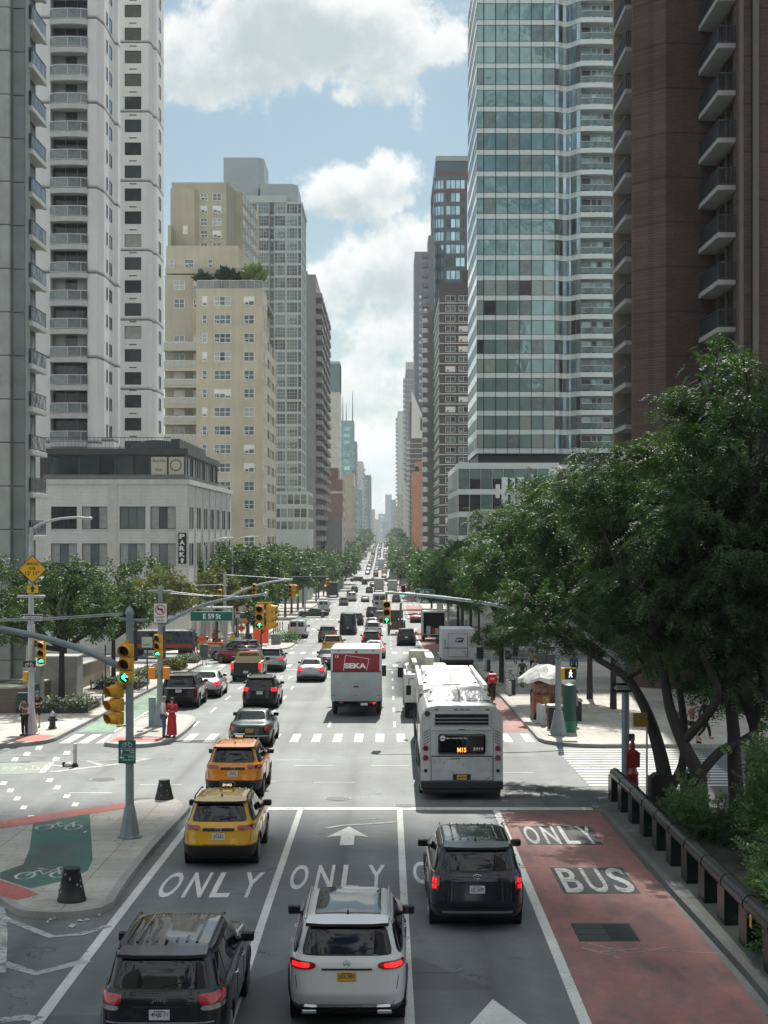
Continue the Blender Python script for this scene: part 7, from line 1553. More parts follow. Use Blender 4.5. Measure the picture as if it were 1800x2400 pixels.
wires(t,[[lp(395,1386,y0,x0,y0,z0),lp(480,1395,y0,x0,y0,z0),lp(560,1398,y0,x0,y0,z0)],[lp(360,1388,y0,x0,y0,z0),lp(500,1398,y0,x0,y0,z0)]],.014)
sg=signpost(t,.62,.90,lp(377,0,y0,x0,y0,z0)[0],-.15,PZ(1436.5,y0)-z0,0,sign_w,sign_k);b=MB().tube([(.21*math.cos(a),-.016,.15+.21*math.sin(a))for a in np.linspace(0,6.283,25)],.02,5,caps=False).tube([(-.14,-.02,.29),(.14,-.02,.01)],.018,5);b.build('prohibition_ring',sign_r,sg)
lettering(sg,[('EXCEPT',-.2,.2,-.23,-.15),('BIKES',-.16,.16,-.37,-.29),[(.06,.02),(.12,.02),(.12,.17),(.06,.21),(-.06,.21),(-.06,.26),(-.15,.18),(-.06,.1),(-.06,.15),(.04,.15),(.06,.13)]],sign_k)
signal(t,lp(371,0,y0,x0,y0,z0)[0],-.14,PZ(1486,y0)-z0,R(-12),'bike',.345)
for dx_ in(-.36,.30):MB().bbox(dx_-.14,dx_+.14,-.15,.15,PZ(1589,y0)-z0,PZ(1564,y0)-z0,.03).build('pedestrian_signal',mat('signal_orange',(.80,.27,.02),.45,var=.1),t)
MB().box(-.5,.45,-.02,.02,PZ(1562,y0)-z0,PZ(1560,y0)-z0).box(-.5,.45,-.02,.02,PZ(1592,y0)-z0,PZ(1590,y0)-z0).build('bracket',signal_yellow,t)
sx=lp(496,0,y0,x0,y0,z0)[0];MB().tube([(sx-.85,0,PZ(1424,y0)-z0),(sx+.95,0,PZ(1424,y0)-z0)],.045,8).box(sx-.03,sx+.03,-.02,.02,PZ(1434,y0)-z0,PZ(1412,y0)-z0).build('sign_bracket',pole_l,t)
sg=signpost(t,1.93,.44,sx,-.03,PZ(1444.5,y0)-z0,0,sign_g,sign_w);lettering(sg,[('E 59',-.38,.12,-.11,.12),('St',.19,.42,-.11,.12)],white_ink)
sx=lp(608.5,0,y0,x0,y0,z0)[0];signal(t,sx,-.1,PZ(1417,y0)-z0,0,'up',.37);signal(t,sx+.52,.1,PZ(1417,y0)-z0,R(80),None,.37);MB().box(sx-.1,sx+.55,-.03,.03,PZ(1414,y0)-z0,PZ(1411,y0)-z0).build('bracket',signal_yellow,t)
MB().bbox(-.5,-.2,.0,.3,0,1.3,.03).build('control_box',pole_m,t)
x0,y0=PX(1308.5,65.3),65.3;z0=gz(y0)+.15
t=thing('signal_pole','signal pole at the far right corner with lit walking man and long arm','traffic signal',(x0,y0,z0));pole_base(t,.38,.98,pole_m)
top=PZ(1390,y0)-z0+.3;MB().tube([(0,0,.8),(0,0,top)],[.14,.11],12).build('pole',pole_m,t,smooth=40)
arm=smooth_path([Vector(lp(*q,y0,x0,y0,z0))for q in((1308,1470),(1250,1440),(1150,1416),(1050,1402),(960,1393),(903,1389))],5)
MB().tube(arm,list(np.linspace(.085,.055,len(arm))),10).build('mast_arm',pole_m,t,smooth=60)
sx=lp(906.5,0,y0,x0,y0,z0)[0];signal(t,sx,-.1,PZ(1407,y0)-z0,0,'up',.335);MB().tube([(sx,0,PZ(1388,y0)-z0),(sx,0,PZ(1408,y0)-z0)],.03,6).build('bracket',dark_steel,t)
ws=MB().bbox(.28,.72,-.16,.05,PZ(1592,y0)-z0,PZ(1566,y0)-z0,.02).build('pedestrian_signal',sign_k,t);MB().box(.27,.73,-.17,-.1,PZ(1566,y0)-z0,PZ(1565,y0)-z0+.01).build('frame',signal_yellow,ws)
c_=(.5,PZ(1579,y0)-z0);b=MB()
for a,c in(((0,.02),(0,.1)),((0,.02),(.06,-.13)),((0,.02),(-.06,-.13)),((0,.1),(.07,.02)),((0,.1),(-.06,.03))):b.tube([(c_[0]+a[0],-.165,c_[1]+a[1]),(c_[0]+c[0],-.165,c_[1]+c[1])],.017,5)
b.sphere((c_[0]+.01,-.165,c_[1]+.15),.028);b.build('walk_symbol',walk_on,ws)
MB().bbox(.08,.28,-.1,.12,PZ(1592,y0)-z0,PZ(1565,y0)-z0,.02).build('bracket_box',signal_yellow,t)
x0,y0=PX(1466,50.),50.;z0=gz(y0)
x0,y0=PX(1466,48.0),48.0;z0=gz(y0)+.15
t=thing('signal_pole','pole in the shade of the right trees with the black ONE WAY arrow sign','traffic signal',(x0,y0,z0));pole_base(t,.25,.7,pole_m)
top=PZ(1540,y0)-z0;MB().tube([(0,0,.5),(0,0,top)],[.125,.115],12).lathe([(.15,PZ(1556,y0)-z0),(.15,PZ(1552,y0)-z0)],12).build('pole',pole_m,t,smooth=40)
MB().tube([lp(1462,1552,y0,x0,y0,z0),lp(1448,1542,y0,x0,y0,z0),lp(1398,1504,y0,x0,y0,z0),lp(1330,1455,y0,x0,y0,z0)],[.09,.085,.08,.07],10).build('mast_arm',pole_l,t,smooth=60)
sg=signpost(t,.62,.29,lp(1456,0,y0,x0,y0,z0)[0],-.16,PZ(1610.5,y0)-z0,R(6),sign_k,None);lettering(sg,[[(-.28,0),(-.16,.1),(-.16,.065),(.28,.065),(.28,-.065),(-.16,-.065),(-.16,-.1)]],sign_w,'arrow');lettering(sg,[('ONE WAY',-.17,.27,-.045,.045)],sign_k,y=-.016)
MB().bbox(.1,.28,-.1,.1,PZ(1736,y0)-z0,PZ(1720,y0)-z0,.02).build('push_button_box',dark_steel,t)
x0,y0=PX(1516,46.2),46.2;z0=gz(y0)+.15
t=thing('sign_post','thin steel post with a dirty yellow signal box between pole and trunks','sign post',(x0,y0,z0));MB().cyl((0,0,0),(0,0,PZ(1690,y0)-z0),.03).build('post',pole_l,t)
MB().bbox(-.42,.0,-.12,.1,PZ(1703,y0)-z0,PZ(1671,y0)-z0,.02).build('signal_box',mat('dirty_yellow',(.30,.21,.03),.6,var=.4,scale=9),t)
x0,y0=7.6,124.;z0=gz(y0)+.15
t=thing('signal_pole','far signal pole with the small green 58 St sign on a white arm','traffic signal',(x0,y0,z0));pole_base(t,.3,1.,pole_m);MB().tube([(0,0,.8),(0,0,6.8)],[.13,.1],10).build('pole',pole_l,t,smooth=40)
arm=smooth_path([Vector(lp(*q,y0,x0,y0,z0))for q in((1128,1415),(1090,1407),(1030,1397),(960,1391),(935,1388))],4);MB().tube(arm,list(np.linspace(.10,.06,len(arm))),8).build('mast_arm',pole_l,t,smooth=60)
sg=signpost(t,1.55,.43,lp(995,0,y0,x0,y0,z0)[0],-.1,PZ(1387,y0)-z0,0,sign_g,sign_w);lettering(sg,[('58 St',-.4,.4,-.11,.11)],white_ink)
signal(t,lp(945,0,y0,x0,y0,z0)[0],-.1,PZ(1371,y0)-z0,0,'ball',.32,sm=sign_k)
x0,y0=PX(527,122.),122.;z0=gz(y0)+.15
t=thing('signal_pole','far left signal pole with a curved arm holding twin yellow signals','traffic signal',(x0,y0,z0));pole_base(t,.3,1.,pole_m);MB().tube([(0,0,.8),(0,0,PZ(1345,y0)-z0)],[.15,.12],10).build('pole',pole_l,t,smooth=40)
arm=smooth_path([Vector(lp(*q,y0,x0,y0,z0))for q in((527,1406),(560,1388),(610,1370),(650,1362),(686,1358))],4);MB().tube(arm,list(np.linspace(.11,.07,len(arm))),8).build('mast_arm',pole_l,t,smooth=60)
wires(t,[[lp(527,1347,y0,x0,y0,z0),lp(610,1352,y0,x0,y0,z0),lp(686,1358,y0,x0,y0,z0)],[lp(527,1370,y0,x0,y0,z0),lp(440,1372,y0,x0,y0,z0)]],.02)
for px_,py_,rz_,l_ in((681,1370,R(-10),None),(692,1370,R(50),'ball'),(596,1368,0,None),(515,1381,0,None)):signal(t,lp(px_,0,y0,x0,y0,z0)[0],-.1,PZ(py_,y0)-z0,rz_,l_,.33)
for i,(px_,py0,py1,Y_,lab)in enumerate(((768,1356,1376,190,'small yellow signal hanging on a wire at the next crossing left'),(1085,1357,1374,190,'small yellow signal beyond the 58 St sign on the right'))):
 x0=PX(px_,Y_);z0=PZ(py0,Y_);sidex=-14.6-x0 if i==0 else 7.5-x0
 t=thing('signal_pole',lab,'traffic signal',(x0,Y_,0));signal(t,0,0,z0,R(20),None,.36);MB().tube([(0,.1,z0+.3),(sidex,.1,z0+.2)],.04,6).build('mast_arm',pole_l,t);MB().tube([(sidex,.1,gz(Y_)+.1),(sidex,.1,z0+.4)],[.14,.1],8).build('pole',pole_l,t)
def lamp(px_,py_,Y,s,lab,h=9.):
 x0=PX(px_,Y);z0=gz(Y)+.15;t=thing('street_lamp',lab,'street lamp',(x0,Y,z0),0,'street lamps');H=PZ(py_,Y)-z0
 MB().tube([(0,0,0),(0,0,H-.6)],[.12,.07],8).build('pole',pole_l,t,smooth=60);P=smooth_path([Vector((0,0,H-.7)),Vector((s*.5,0,H-.25)),Vector((s*1.4,0,H)),Vector((s*2.1,0,H+.02))],4);MB().tube(P,.045,6).build('lamp_arm',pole_l,t,smooth=60);MB().bbox(min(s*1.9,s*2.5),max(s*1.9,s*2.5),-.12,.12,H-.05,H+.07,.03).build('lamp_head',pole_l,t)
lamp(545,1258,150,1,'street lamp rising over the left tree row beside the cream building');lamp(480,1262,132,1,'thin street lamp in front of the white brick building')
lamp(1150,1330,118,-1,'street lamp among the right locust trees near the 58 St sign');lamp(715,1330,260,1,'small street lamp far along the left tree row')
railm=mat('black_pipe_rail',(.022,.027,.029),.26,.5,var=.08,scale=1);t=thing('guard_rail','long black steel pipe rail on square posts along the bus lane kerb','guard rail',(0,0,0))
ra,rb_=Vector((6.98,47.2)),Vector((7.02,20.));L=(rb_-ra).length;d=(rb_-ra)/L;step=1.95;n=int(L/step);b=MB()
for i in range(n):
 a=ra+d*(i*step+.03);c=ra+d*((i+1)*step-.03);b.tube([(a.x,a.y,gz(a.y)+.98),(c.x,c.y,gz(c.y)+.98)],.165,16)
b.build('rail',railm,t,smooth=40)
b=MB()
for i in range(n+1):
 a=ra+d*(i*step);
 if i:b.tube([(a.x,a.y+.05,gz(a.y)+.98),(a.x,a.y-.05,gz(a.y)+.98)],.178,16)
 if len(kids(t))<99:MB().bbox(a.x-.15,a.x+.15,a.y-.34,a.y+.34,gz(a.y)+.1,gz(a.y)+.9,.02).build('post',dark_steel if False else railm,t)
b.build('collar',railm,t,smooth=40);yt=28.8;MB().bbox(6.80,6.82,yt-.06,yt+.06,gz(yt)+.72,gz(yt)+.95,.003).build('tag',sign_y,t)
def tub(px_,py_,r,h,lab):
 x,y=gp(px_,py_);t=thing('tapered_bollard',lab,'bollard',(x,y,gz(y)+.15));rub=mat('scuffed_black_rubber',(.015,.016,.017),.5,var=.6,scale=12)
 MB().lathe([(r,0),(r,.06),(r*.95,.08),(r*.58,h-.06),(r*.62,h-.04),(r*.58,h),(r*.3,h-.02)],24).build('body',rub,t,smooth=50);b=MB();rr=random.Random(int(px_))
 for i in range(10):a=rr.uniform(3.3,6.1);z_=rr.uniform(.1,h-.1);q=r*(.97-.37*z_/h)+.002;b.box(q*math.cos(a)-.012,q*math.cos(a)+.02,q*math.sin(a)-.004,q*math.sin(a)+.004,z_,z_+rr.uniform(.02,.09))
 b.build('scrapes',mat('pale_scrapes',(.35,.36,.35),.7,var=.3),t)
tub(168,2127,.315,.72,'larger black tapered bollard at the near end of the left island');tub(385,1884,.29,.60,'smaller black tapered bollard at the tip of the island by the yellow taxi')
x,y=gp(176,1797);t=thing('delineator_post','white plastic post on a black foot in the painted triangle','delineator',(x,y,gz(y)));MB().lathe([(.12,0),(.12,.05),(.07,.14),(.065,.16)],14).build('base',rubber,t);MB().lathe([(.075,.14),(.07,.84),(.04,.86)],14).build('post',mat('dirty_white_plastic',(.52,.53,.50),.6,var=.25,scale=7),t,smooth=50)
MB().box(-.073,.073,-.077,-.07,.5,.6).build('reflector',pole_l,t)
x,y=gp(160,1797);t=thing('plastic_bag','crumpled white plastic bag beside the black foot of the white post','litter',(x,y,gz(y)));MB().sphere((0,0,.07),(.17,.13,.09)).build('bag',mat('bag_plastic',(.6,.6,.6),.5,bump=1.,bscale=20),t,smooth=60);MB().sphere((-.16,0,.09),(.07,.07,.1)).build('strap',black_plastic,t)
rr=random.Random(8);b=MB()
lit_m=mat('paper_litter',(.55,.55,.53),.7,var=.2)
for i,(px_,py_)in enumerate(((118,2158),(130,2154),(150,2150),(170,2172),(188,2160),(205,2158),(232,2147),(112,2163),(265,2052),(255,1932),(200,1965))):
 x,y=gp(px_,py_);dz_=.16 if i>7 else .01;t=MB();a=rr.uniform(.03,.1);V=[(-a,-a*.6,0),(a,-a*.4,.02),(a*.8,a*.7,.01),(0,a*.2,.05),(-a*.9,a*.6,.015)];o=MB().add(V,[(0,1,3),(1,2,3),(2,4,3),(4,0,3)]).build('litter',lit_m,None,(x,y,gz(y)+dz_),rr.uniform(0,6));tag(o,'scrap of white paper litter near the kerb of the left island','litter','paper scraps by the island')
x,y=7.62,47.75;t=thing('call_box','dark red cast iron emergency call box behind the end of the rail','call box',(x,y,gz(y)+.15));redc=mat('call_box_red',(.24,.018,.022),.35,var=.25,scale=5,coat=.4)
MB().lathe([(.26,0),(.26,.1),(.2,.16),(.18,.7),(.2,.74),(.14,.84),(.13,.95)],16).build('pedestal',redc,t,smooth=40);MB().bbox(-.21,.21,-.17,.17,.95,1.38,.02).build('box',redc,t)
MB().add([(-.24,-.2,1.38),(.24,-.2,1.38),(.24,.2,1.38),(-.24,.2,1.38),(0,0,1.55)],[(0,1,4),(1,2,4),(2,3,4),(3,0,4),(3,2,1,0)]).lathe([(.08,1.46),(.08,1.6),(.1,1.62),(.05,1.72),(.06,1.76),(.01,1.86)],12).build('roof',redc,t)
MB().bbox(-.12,.12,-.185,-.17,1.02,1.3,.01).build('door',redc,t)
x,y=8.15,46.0;t=thing('utility_cabinet','black round topped cabinet between the thin post and the leaning trunk','cabinet',(x,y,gz(y)+.15));P=[(-.28,0),(.28,0),(.28,.8)]+[(.28*math.cos(a),.8+.2*math.sin(a))for a in np.linspace(.2,math.pi-.2,8)]+[(-.28,.8)];MB().ext(P,-.2,.3).build('body',trim_black,t);MB().bbox(-.3,-.27,-.22,.3,0,.9,.01).build('side_panel',dark_steel,t)
x,y=9.25,46.9;t=thing('litter_bin','round litter bin with a green rim behind the near tree trunks','litter bin',(x,y,gz(y)+.15));MB().lathe([(.3,0),(.36,.9),(.3,.9)],18).build('basket',dark_steel,t);MB().lathe([(.38,.88),(.39,.95),(.33,.97)],20).build('lid',mat('bin_green',(.03,.22,.12),.4,var=.2),t);MB().lathe([(.3,.9),(.28,.93)],18).build('liner',mat('bin_liner',(.4,.42,.42),.5,var=.3),t)
x,y=PX(1797,43),43.5;t=thing('traffic_barrel','orange and white striped barrel cut by the right edge','barrel',(x+.1,y,gz(y)+.15));MB().lathe([(.26,.1),(.22,.95),(.08,1.0)],16).build('drum',sign_o,t);MB().lathe([(.262,.25),(.255,.4)],16).lathe([(.247,.55),(.24,.7)],16).build('stripe',sign_w,t);MB().lathe([(.36,0),(.34,.1)],14).build('base',rubber,t)
x,y=7.55,72.;t=thing('food_cart','street food cart with brown panels under the white umbrella','food cart',(x,y,gz(y)+.15));cartm=mat('cart_brown_panels',(.23,.11,.065),.6,var=.5,scale=7);MB().bbox(-.75,.75,-.5,1.2,.35,1.25,.03).build('body',cartm,t);MB().bbox(-.7,.7,-.45,1.1,1.25,1.75,.03).build('display_case',mat('cart_pictures',(.30,.16,.10),.4,var=.7,scale=5),t)
for i in range(4):MB().bbox(-.7+i*.37,-.38+i*.37,-.52,-.5,.6,1.15,.004).build('picture_panel',mat('cart_picture_%d'%i,((.35,.12,.06),(.45,.3,.12),(.12,.05,.04),(.4,.36,.3))[i],.5,var=.6,scale=9),t)
for sx in(-1,1):w_=obj('wheel',wheel_mesh(.28)[0],t,(sx*.6,0,.28));obj('rim',wheel_mesh(.28)[1],w_)
x,y=7.45,71.7;t=thing('umbrella','big crumpled white umbrella over the food cart','umbrella',(x,y,gz(y)+.15));V=[(0,0,2.62)];n=16
for k,(rq,zq)in enumerate(((.5,2.52),(.95,2.33),(1.25,2.08),(1.27,1.86))):
 for i in range(n):a=2*math.pi*i/n;s_=1 if i%2==0 else .93;V.append((rq*s_*math.cos(a)*1.05+rng.normal()*.05,rq*s_*math.sin(a)+rng.normal()*.05,zq-(0 if i%2 else .1)+rng.normal()*.05))
Fs=[(0,1+i,1+(i+1)%n)for i in range(n)]+[(1+k*n+i,1+(k+1)*n+i,1+(k+1)*n+(i+1)%n,1+k*n+(i+1)%n)for k in range(3)for i in range(n)];MB().add(V,Fs).build('canopy',mat('umbrella_cloth',(.60,.60,.56),.6,var=.4,scale=5,bump=1.,bscale=8),t,smooth=18)
MB().cyl((0,0,0),(0,0,2.6),.025).build('pole',pole_l,t);b=MB()
for i in range(8):a=2*math.pi*i/8;b.tube([(0,0,2.5),(1.2*math.cos(a),1.15*math.sin(a),2.0)],.012,4)
b.build('rib',dark_steel,t)
x,y=8.1,66.6;t=thing('newspaper_box','tall dark green rounded box behind the far right signal pole','box',(x-.2,y,gz(y)+.15));MB().lathe([(.29,0),(.29,1.9),(.24,2.05),(.08,2.1)],20).build('body',mat('dark_green_metal',(.01,.06,.045)),t,smooth=50);MB().lathe([(.295,0),(.295,.5)],20).build('base_band',mat('brighter_green',(.01,.16,.09),.45,var=.1),t)
for i,(px_,py_,h_,r_,lab,m_)in enumerate(((1263,1704,.95,.11,'grey steel bollard left of the far signal pole base, rear of the pair',pole_l),(1273,1709,.95,.11,'grey steel bollard left of the far signal pole base, front of the pair',pole_l),(1190,1632,.8,.1,'grey bollard near the locust trunk, front of three',pole_l),(1195,1636,.75,.1,'grey bollard near the locust trunk, middle of three',pole_l),(1203,1634,.85,.12,'black bollard near the locust trunk',trim_black),(1136,1577,.85,.12,'grey bollard by the kerb behind the cyclist',pole_l),(1145,1580,.85,.14,'dark bollard by the kerb behind the cyclist',trim_black))):
 x,y=gp(px_,py_);t=thing('bollard',lab,'bollard',(x,y,gz(y)+.15));MB().lathe([(r_,0),(r_,h_-.05),(r_*.8,h_)],14).build('post',m_,t,smooth=40);MB().lathe([(r_*1.3,0),(r_*1.3,.03)],14).build('flange',dark_steel,t)
for px_,py_,w_,h_,lab in((1300,1715,.62,.95,'black lidded bin right of the grey bollards'),(1347,1697,.6,.9,'blue black cooler chest right of the green box'),(1125,1548,.55,.9,'black bin behind the postal truck')):
 x,y=gp(px_,py_);t=thing('litter_bin',lab,'bin',(x,y,gz(y)+.15));MB().bbox(-w_/2,w_/2,-.3,.3,0,h_,.05).build('body',trim_black,t);MB().bbox(-w_/2-.04,w_/2+.04,-.34,.34,h_,h_+.12,.05).build('lid',mat('bin_lid_grey',(.30,.33,.32),.5,var=.2),t)
x,y=gp(1256,1690);t=thing('leaning_board','grey board leaning beside the food cart','board',(x,y,gz(y)+.15));MB().add([(-.3,0,0),(.05,0,0),(.38,.25,1.05),(.02,.3,1.15),(-.3,.03,0),(.05,.03,0),(.38,.28,1.05),(.02,.33,1.15)],[(0,1,2,3),(7,6,5,4),(0,4,5,1),(1,5,6,2),(2,6,7,3),(3,7,4,0)]).build('board',steel,t)
for px_,py_,lab in((1271,1565,'left one of two dark poster boards behind the cart'),(1296,1570,'right one of two dark poster boards behind the cart')):
 x,y=gp(px_,py_);t=thing('poster_board',lab,'poster board',(x,y,gz(y)+.15),0);MB().bbox(-.5,.5,-.03,.03,.1,1.5,.02).build('frame',dark_steel,t);MB().box(-.44,.44,-.04,-.03,.2,1.42).build('poster',mat('dim_poster',(.13,.15,.16),.5,var=.4,scale=4),t);add_text(MB(),'2.99',-.3,.3,.95,1.2,-.045).build('lettering',white_ink,t)
x,y=PX(1184,94),94.5;t=thing('sign_post','slim white post beside the trunk of the locust over the bus lane','sign post',(x,y,gz(y)+.15));MB().cyl((0,0,0),(0,0,3.6),.04).build('post',pole_l,t);MB().bbox(-.18,.18,-.06,-.04,3.,3.5,.01).build('plate',sign_w,t)
x,y=PX(1188,92.5),92.5;t=thing('parked_bicycle','dark bicycle chained by the slim white post','bicycle',(x,y,gz(y)+.15),R(80));b=MB()
def bike_parts(t,paintm):
 for y_ in(-.52,.52):
  w_=MB().tube([(0,y_+.33*math.cos(a),.34+.33*math.sin(a))for a in np.linspace(0,6.283,25)],.017,6,caps=False).build('wheel',rubber,t);s_=MB()
  for k in range(8):a=k*math.pi/4;s_.tube([(0,y_,.34),(0,y_+.32*math.cos(a),.34+.32*math.sin(a))],.003,3)
  s_.build('spokes',rim_m,w_)
 f=MB();S_=dict(bb=(0,-.05,.3),seat=(0,-.22,.82),head=(0,.36,.85),rear=(0,-.52,.34),front=(0,.52,.34))
 for a,c in(('bb','seat'),('seat','head'),('bb','head'),('bb','rear'),('rear','seat'),('head','front')):f.tube([S_[a],S_[c]],.017,6)
 f.build('frame',paintm,t);MB().bbox(-.07,.07,-.36,-.1,.88,.94,.03).build('saddle',black_plastic,t);MB().tube([(-.25,.3,1.02),(-.05,.38,1.0),(.05,.38,1.),(.25,.3,1.02)],.014,6).tube([(0,.36,.85),(0,.38,1.0)],.014,6).build('handlebar',black_plastic,t)
bike_parts(t,trim_black)
t=thing('sidewalk_shed','white framed scaffold shed over the right pavement beyond 58 St sign','scaffold',(8.7,205,gz(205)+.15));b=MB()
for i in range(9):
 for x_ in(-1.4,1.6):b.box(x_-.06,x_+.06,i*2.6-.06,i*2.6+.06,0,3.2)
b.build('post',fr_white,t);MB().box(-1.6,1.8,-.5,21.5,3.2,3.4).box(-1.62,-1.55,-.5,21.5,3.4,4.3).build('deck',fr_white,t)
t=thing('rooftop_antenna','group of white antenna panels on the roof behind the right trees','antenna',(PX(1200,178),178,PZ(1212,178)));MB().cyl((-.9,0,0),(-.9,0,3),.06).cyl((.6,0,0),(.6,0,3),.06).build('mast',pole_l,t);MB().bbox(-1.2,-.5,-.2,.1,1.4,4.6,.05).bbox(-.2,.3,-.3,0,1.2,4.5,.05).bbox(.6,1.4,-.2,.1,1.3,4.6,.05).bbox(-1.9,-1.4,0,.2,2.2,3.8,.05).bbox(1.5,2.8,0,.4,2.,3.,.05).build('panel',fr_white,t)
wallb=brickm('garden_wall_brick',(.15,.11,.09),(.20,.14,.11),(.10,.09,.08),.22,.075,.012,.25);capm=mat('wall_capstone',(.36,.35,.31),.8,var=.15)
t=thing('garden_wall','dark brick garden wall at the left edge behind the waiting people','wall',(0,0,0));b=MB()
P=[(-30,72.),(-17.9,75.5),(-17.9,81)];
drape(ribbon(P,.35),1.35,1.5,mb=b)
b.build('wall',wallb,t);b=MB()
drape(ribbon(P,.45),1.43,.08,mb=b)
b.build('coping',capm,t)
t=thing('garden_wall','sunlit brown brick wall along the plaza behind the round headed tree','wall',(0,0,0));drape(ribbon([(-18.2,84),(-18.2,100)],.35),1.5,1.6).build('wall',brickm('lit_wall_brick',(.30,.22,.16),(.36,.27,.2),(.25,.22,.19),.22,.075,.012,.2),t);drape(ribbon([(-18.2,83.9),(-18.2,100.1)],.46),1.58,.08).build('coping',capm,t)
for x,y,w_,d_,h_,lab in((-17.6,78.6,.9,.9,2.05,'narrow concrete gate block left of the round headed tree'),(-16.9+.0,82.2,1.9,1.6,2.35,'wide grey concrete block behind the round headed tree')):
 t=thing('concrete_block',lab,'concrete block',(x-.5,y,gz(y)+.15));MB().bbox(-w_/2,w_/2,-d_/2,d_/2,0,h_,.03).build('block',mat('grey_render',(.27,.27,.245),.85,var=.25,scale=1.5),t);MB().bbox(-w_/2-.04,w_/2+.04,-d_/2-.04,d_/2+.04,h_,h_+.1,.02).build('cap',capm,t)
def bed(x,y,w,d,lab,seed,flow=(.65,.64,.58),fence=True):
 t=thing('flower_bed',lab,'flower bed',(x,y,gz(y)+.15));MB().bbox(-w/2,w/2,-d/2,d/2,0,.14,.03).build('soil_box',mat('bed_soil',(.06,.045,.035),.9,var=.3),t);g=np.random.default_rng(seed);n=2200
 C=np.stack([g.uniform(-w/2,w/2,n),g.uniform(-d/2,d/2,n),g.uniform(.15,.55,n)],1);C[:,2]*=1-.4*np.abs(C[:,0]/w*2)**2;Dv=g.normal(size=(n,3));Dv[:,2]=abs(Dv[:,2]);obj('plants',leaves_mesh('plants',C,Dv,.14*g.uniform(.6,1.4,n),lf_flower),t)
 k=420;C=np.stack([g.uniform(-w/2,w/2,k),g.uniform(-d/2,d/2,k),g.uniform(.35,.6,k)],1);C[:,2]*=1-.35*np.abs(C[:,0]/w*2)**2;obj('flowers',leaves_mesh('flowers',C,g.normal(size=(k,3)),.16,mat('flower_%d'%int(flow[0]*100+flow[1]*10),flow,.7,var=.2)),t)['kind']='stuff'
 if fence:
  b=MB();
  for x_ in(-w/2-.12,w/2+.12):b.box(x_-.012,x_+.012,-d/2,d/2,.42,.45)
  b.box(-w/2-.12,w/2+.12,-d/2-.02,-d/2,.42,.45).box(-w/2-.12,w/2+.12,d/2,d/2+.02,.42,.45)
  for i in range(int(w/.22)+1):
   for y_ in(-d/2,d/2):b.box(-w/2-.1+i*.22,-w/2-.08+i*.22,y_-.01,y_+.01,0,.44)
  for i in range(int(d/.25)+1):
   for x_ in(-w/2-.12,w/2+.12):b.box(x_-.01,x_+.01,-d/2+i*.25-.01,-d/2+i*.25+.01,0,.44)
  for x_ in(-w/2-.12,w/2+.12):
   for y_ in(-d/2,d/2):b.box(x_-.03,x_+.03,y_-.03,y_+.03,0,.62)
  b.build('fence',trim_black,t)
bed(-16.4,77.2,3.2,4.2,'fenced flower bed round the foot of the nearest left tree',1);bed(-15.9,91.5,2.6,3.6,'second fenced flower bed behind the near signal pole',2)
bed(-15.6,101,2.2,4,'white flower bed beside the bike lane left of the median pole',3,fence=False);bed(-15.4,109,2.0,4,'yellow and white flower bed further along the left kerb',4,(.6,.45,.08),False);bed(-15.3,117,1.8,3,'small far flower bed before the construction corner',5,fence=False)
x,y=gp(123,1716);t=thing('fire_hydrant','black fire hydrant with a silver cap on the left pavement','fire hydrant',(x,y,gz(y)+.15));MB().lathe([(.19,0),(.19,.08),(.14,.12),(.13,.5),(.16,.52),(.16,.56)],16).tube([(-.2,0,.4),(.2,0,.4)],.06,10).tube([(0,-.2,.36),(0,0,.36)],.075,10).build('barrel',trim_black,t,smooth=40);MB().lathe([(.165,.56),(.14,.66),(.07,.74),(.03,.76),(.03,.82)],16).build('bonnet',rim_m,t,smooth=40)
for px_,lab in((247,'thin dark post left of the near signal pole'),(345,'thin dark post left of the median signal pole')):
 Y_=84 if px_==247 else 90;x=PX(px_,Y_);t=thing('sign_post',lab,'sign post',(x,Y_,gz(Y_)+.15));MB().cyl((0,0,0),(0,0,2.9),.04).build('post',dark_steel,t)
 if px_==345:sg=signpost(t,.62,.62,0,-.05,2.75,0,mat('pale_green_sign',(.42,.48,.38),.5,var=.1));lettering(sg,[('LEFT',-.2,.2,-.2,-.08)],sign_k)
 else:MB().bbox(-.05,.05,-.05,.05,0,.3,.01).build('foot',dark_steel,t)
MB_=sheet('lawn',[(-60,84.5),(-18.5,84.5),(-18.5,97),(-60,97)],.2,mat('grass',(.05,.09,.03),.9,var=.4,scale=2),None)
def diamond(px_,py0,py1,Y_,lab,txt=None):
 x=PX(px_,Y_);t=thing('roadwork_sign',lab,'roadwork sign',(x,Y_,gz(Y_)+.15),0);h=PZ(py0,Y_)-PZ(py1,Y_);zc=(PZ(py0,Y_)+PZ(py1,Y_))/2-gz(Y_)-.15
 b=MB().tube([(-.35,0,0),(0,0,zc)],.02,5).tube([(.35,0,0),(0,0,zc)],.02,5).tube([(0,.4,0),(0,0,zc)],.02,5).build('stand',dark_steel,t);sg=signpost(t,h,h,0,-.03,zc,0,sign_o,sign_k,shape='diamond');lettering(sg,[(txt or 'WORK',-h*.22,h*.22,-.02,h*.08),('AHEAD',-h*.2,h*.2,-h*.14,-.06)]if txt!='>' else[[(-.2,-.04),(.05,-.04),(.05,-.1),(.2,.0),(.05,.1),(.05,.04),(-.2,.04)]],sign_k)
diamond(473,1486,1511,112,'orange diamond roadwork sign on the left pavement by the bins','WORK');diamond(566,1462,1482,134,'lower orange diamond sign at the construction corner','>');diamond(575,1448,1464,138,'upper orange diamond sign at the construction corner','WORK')
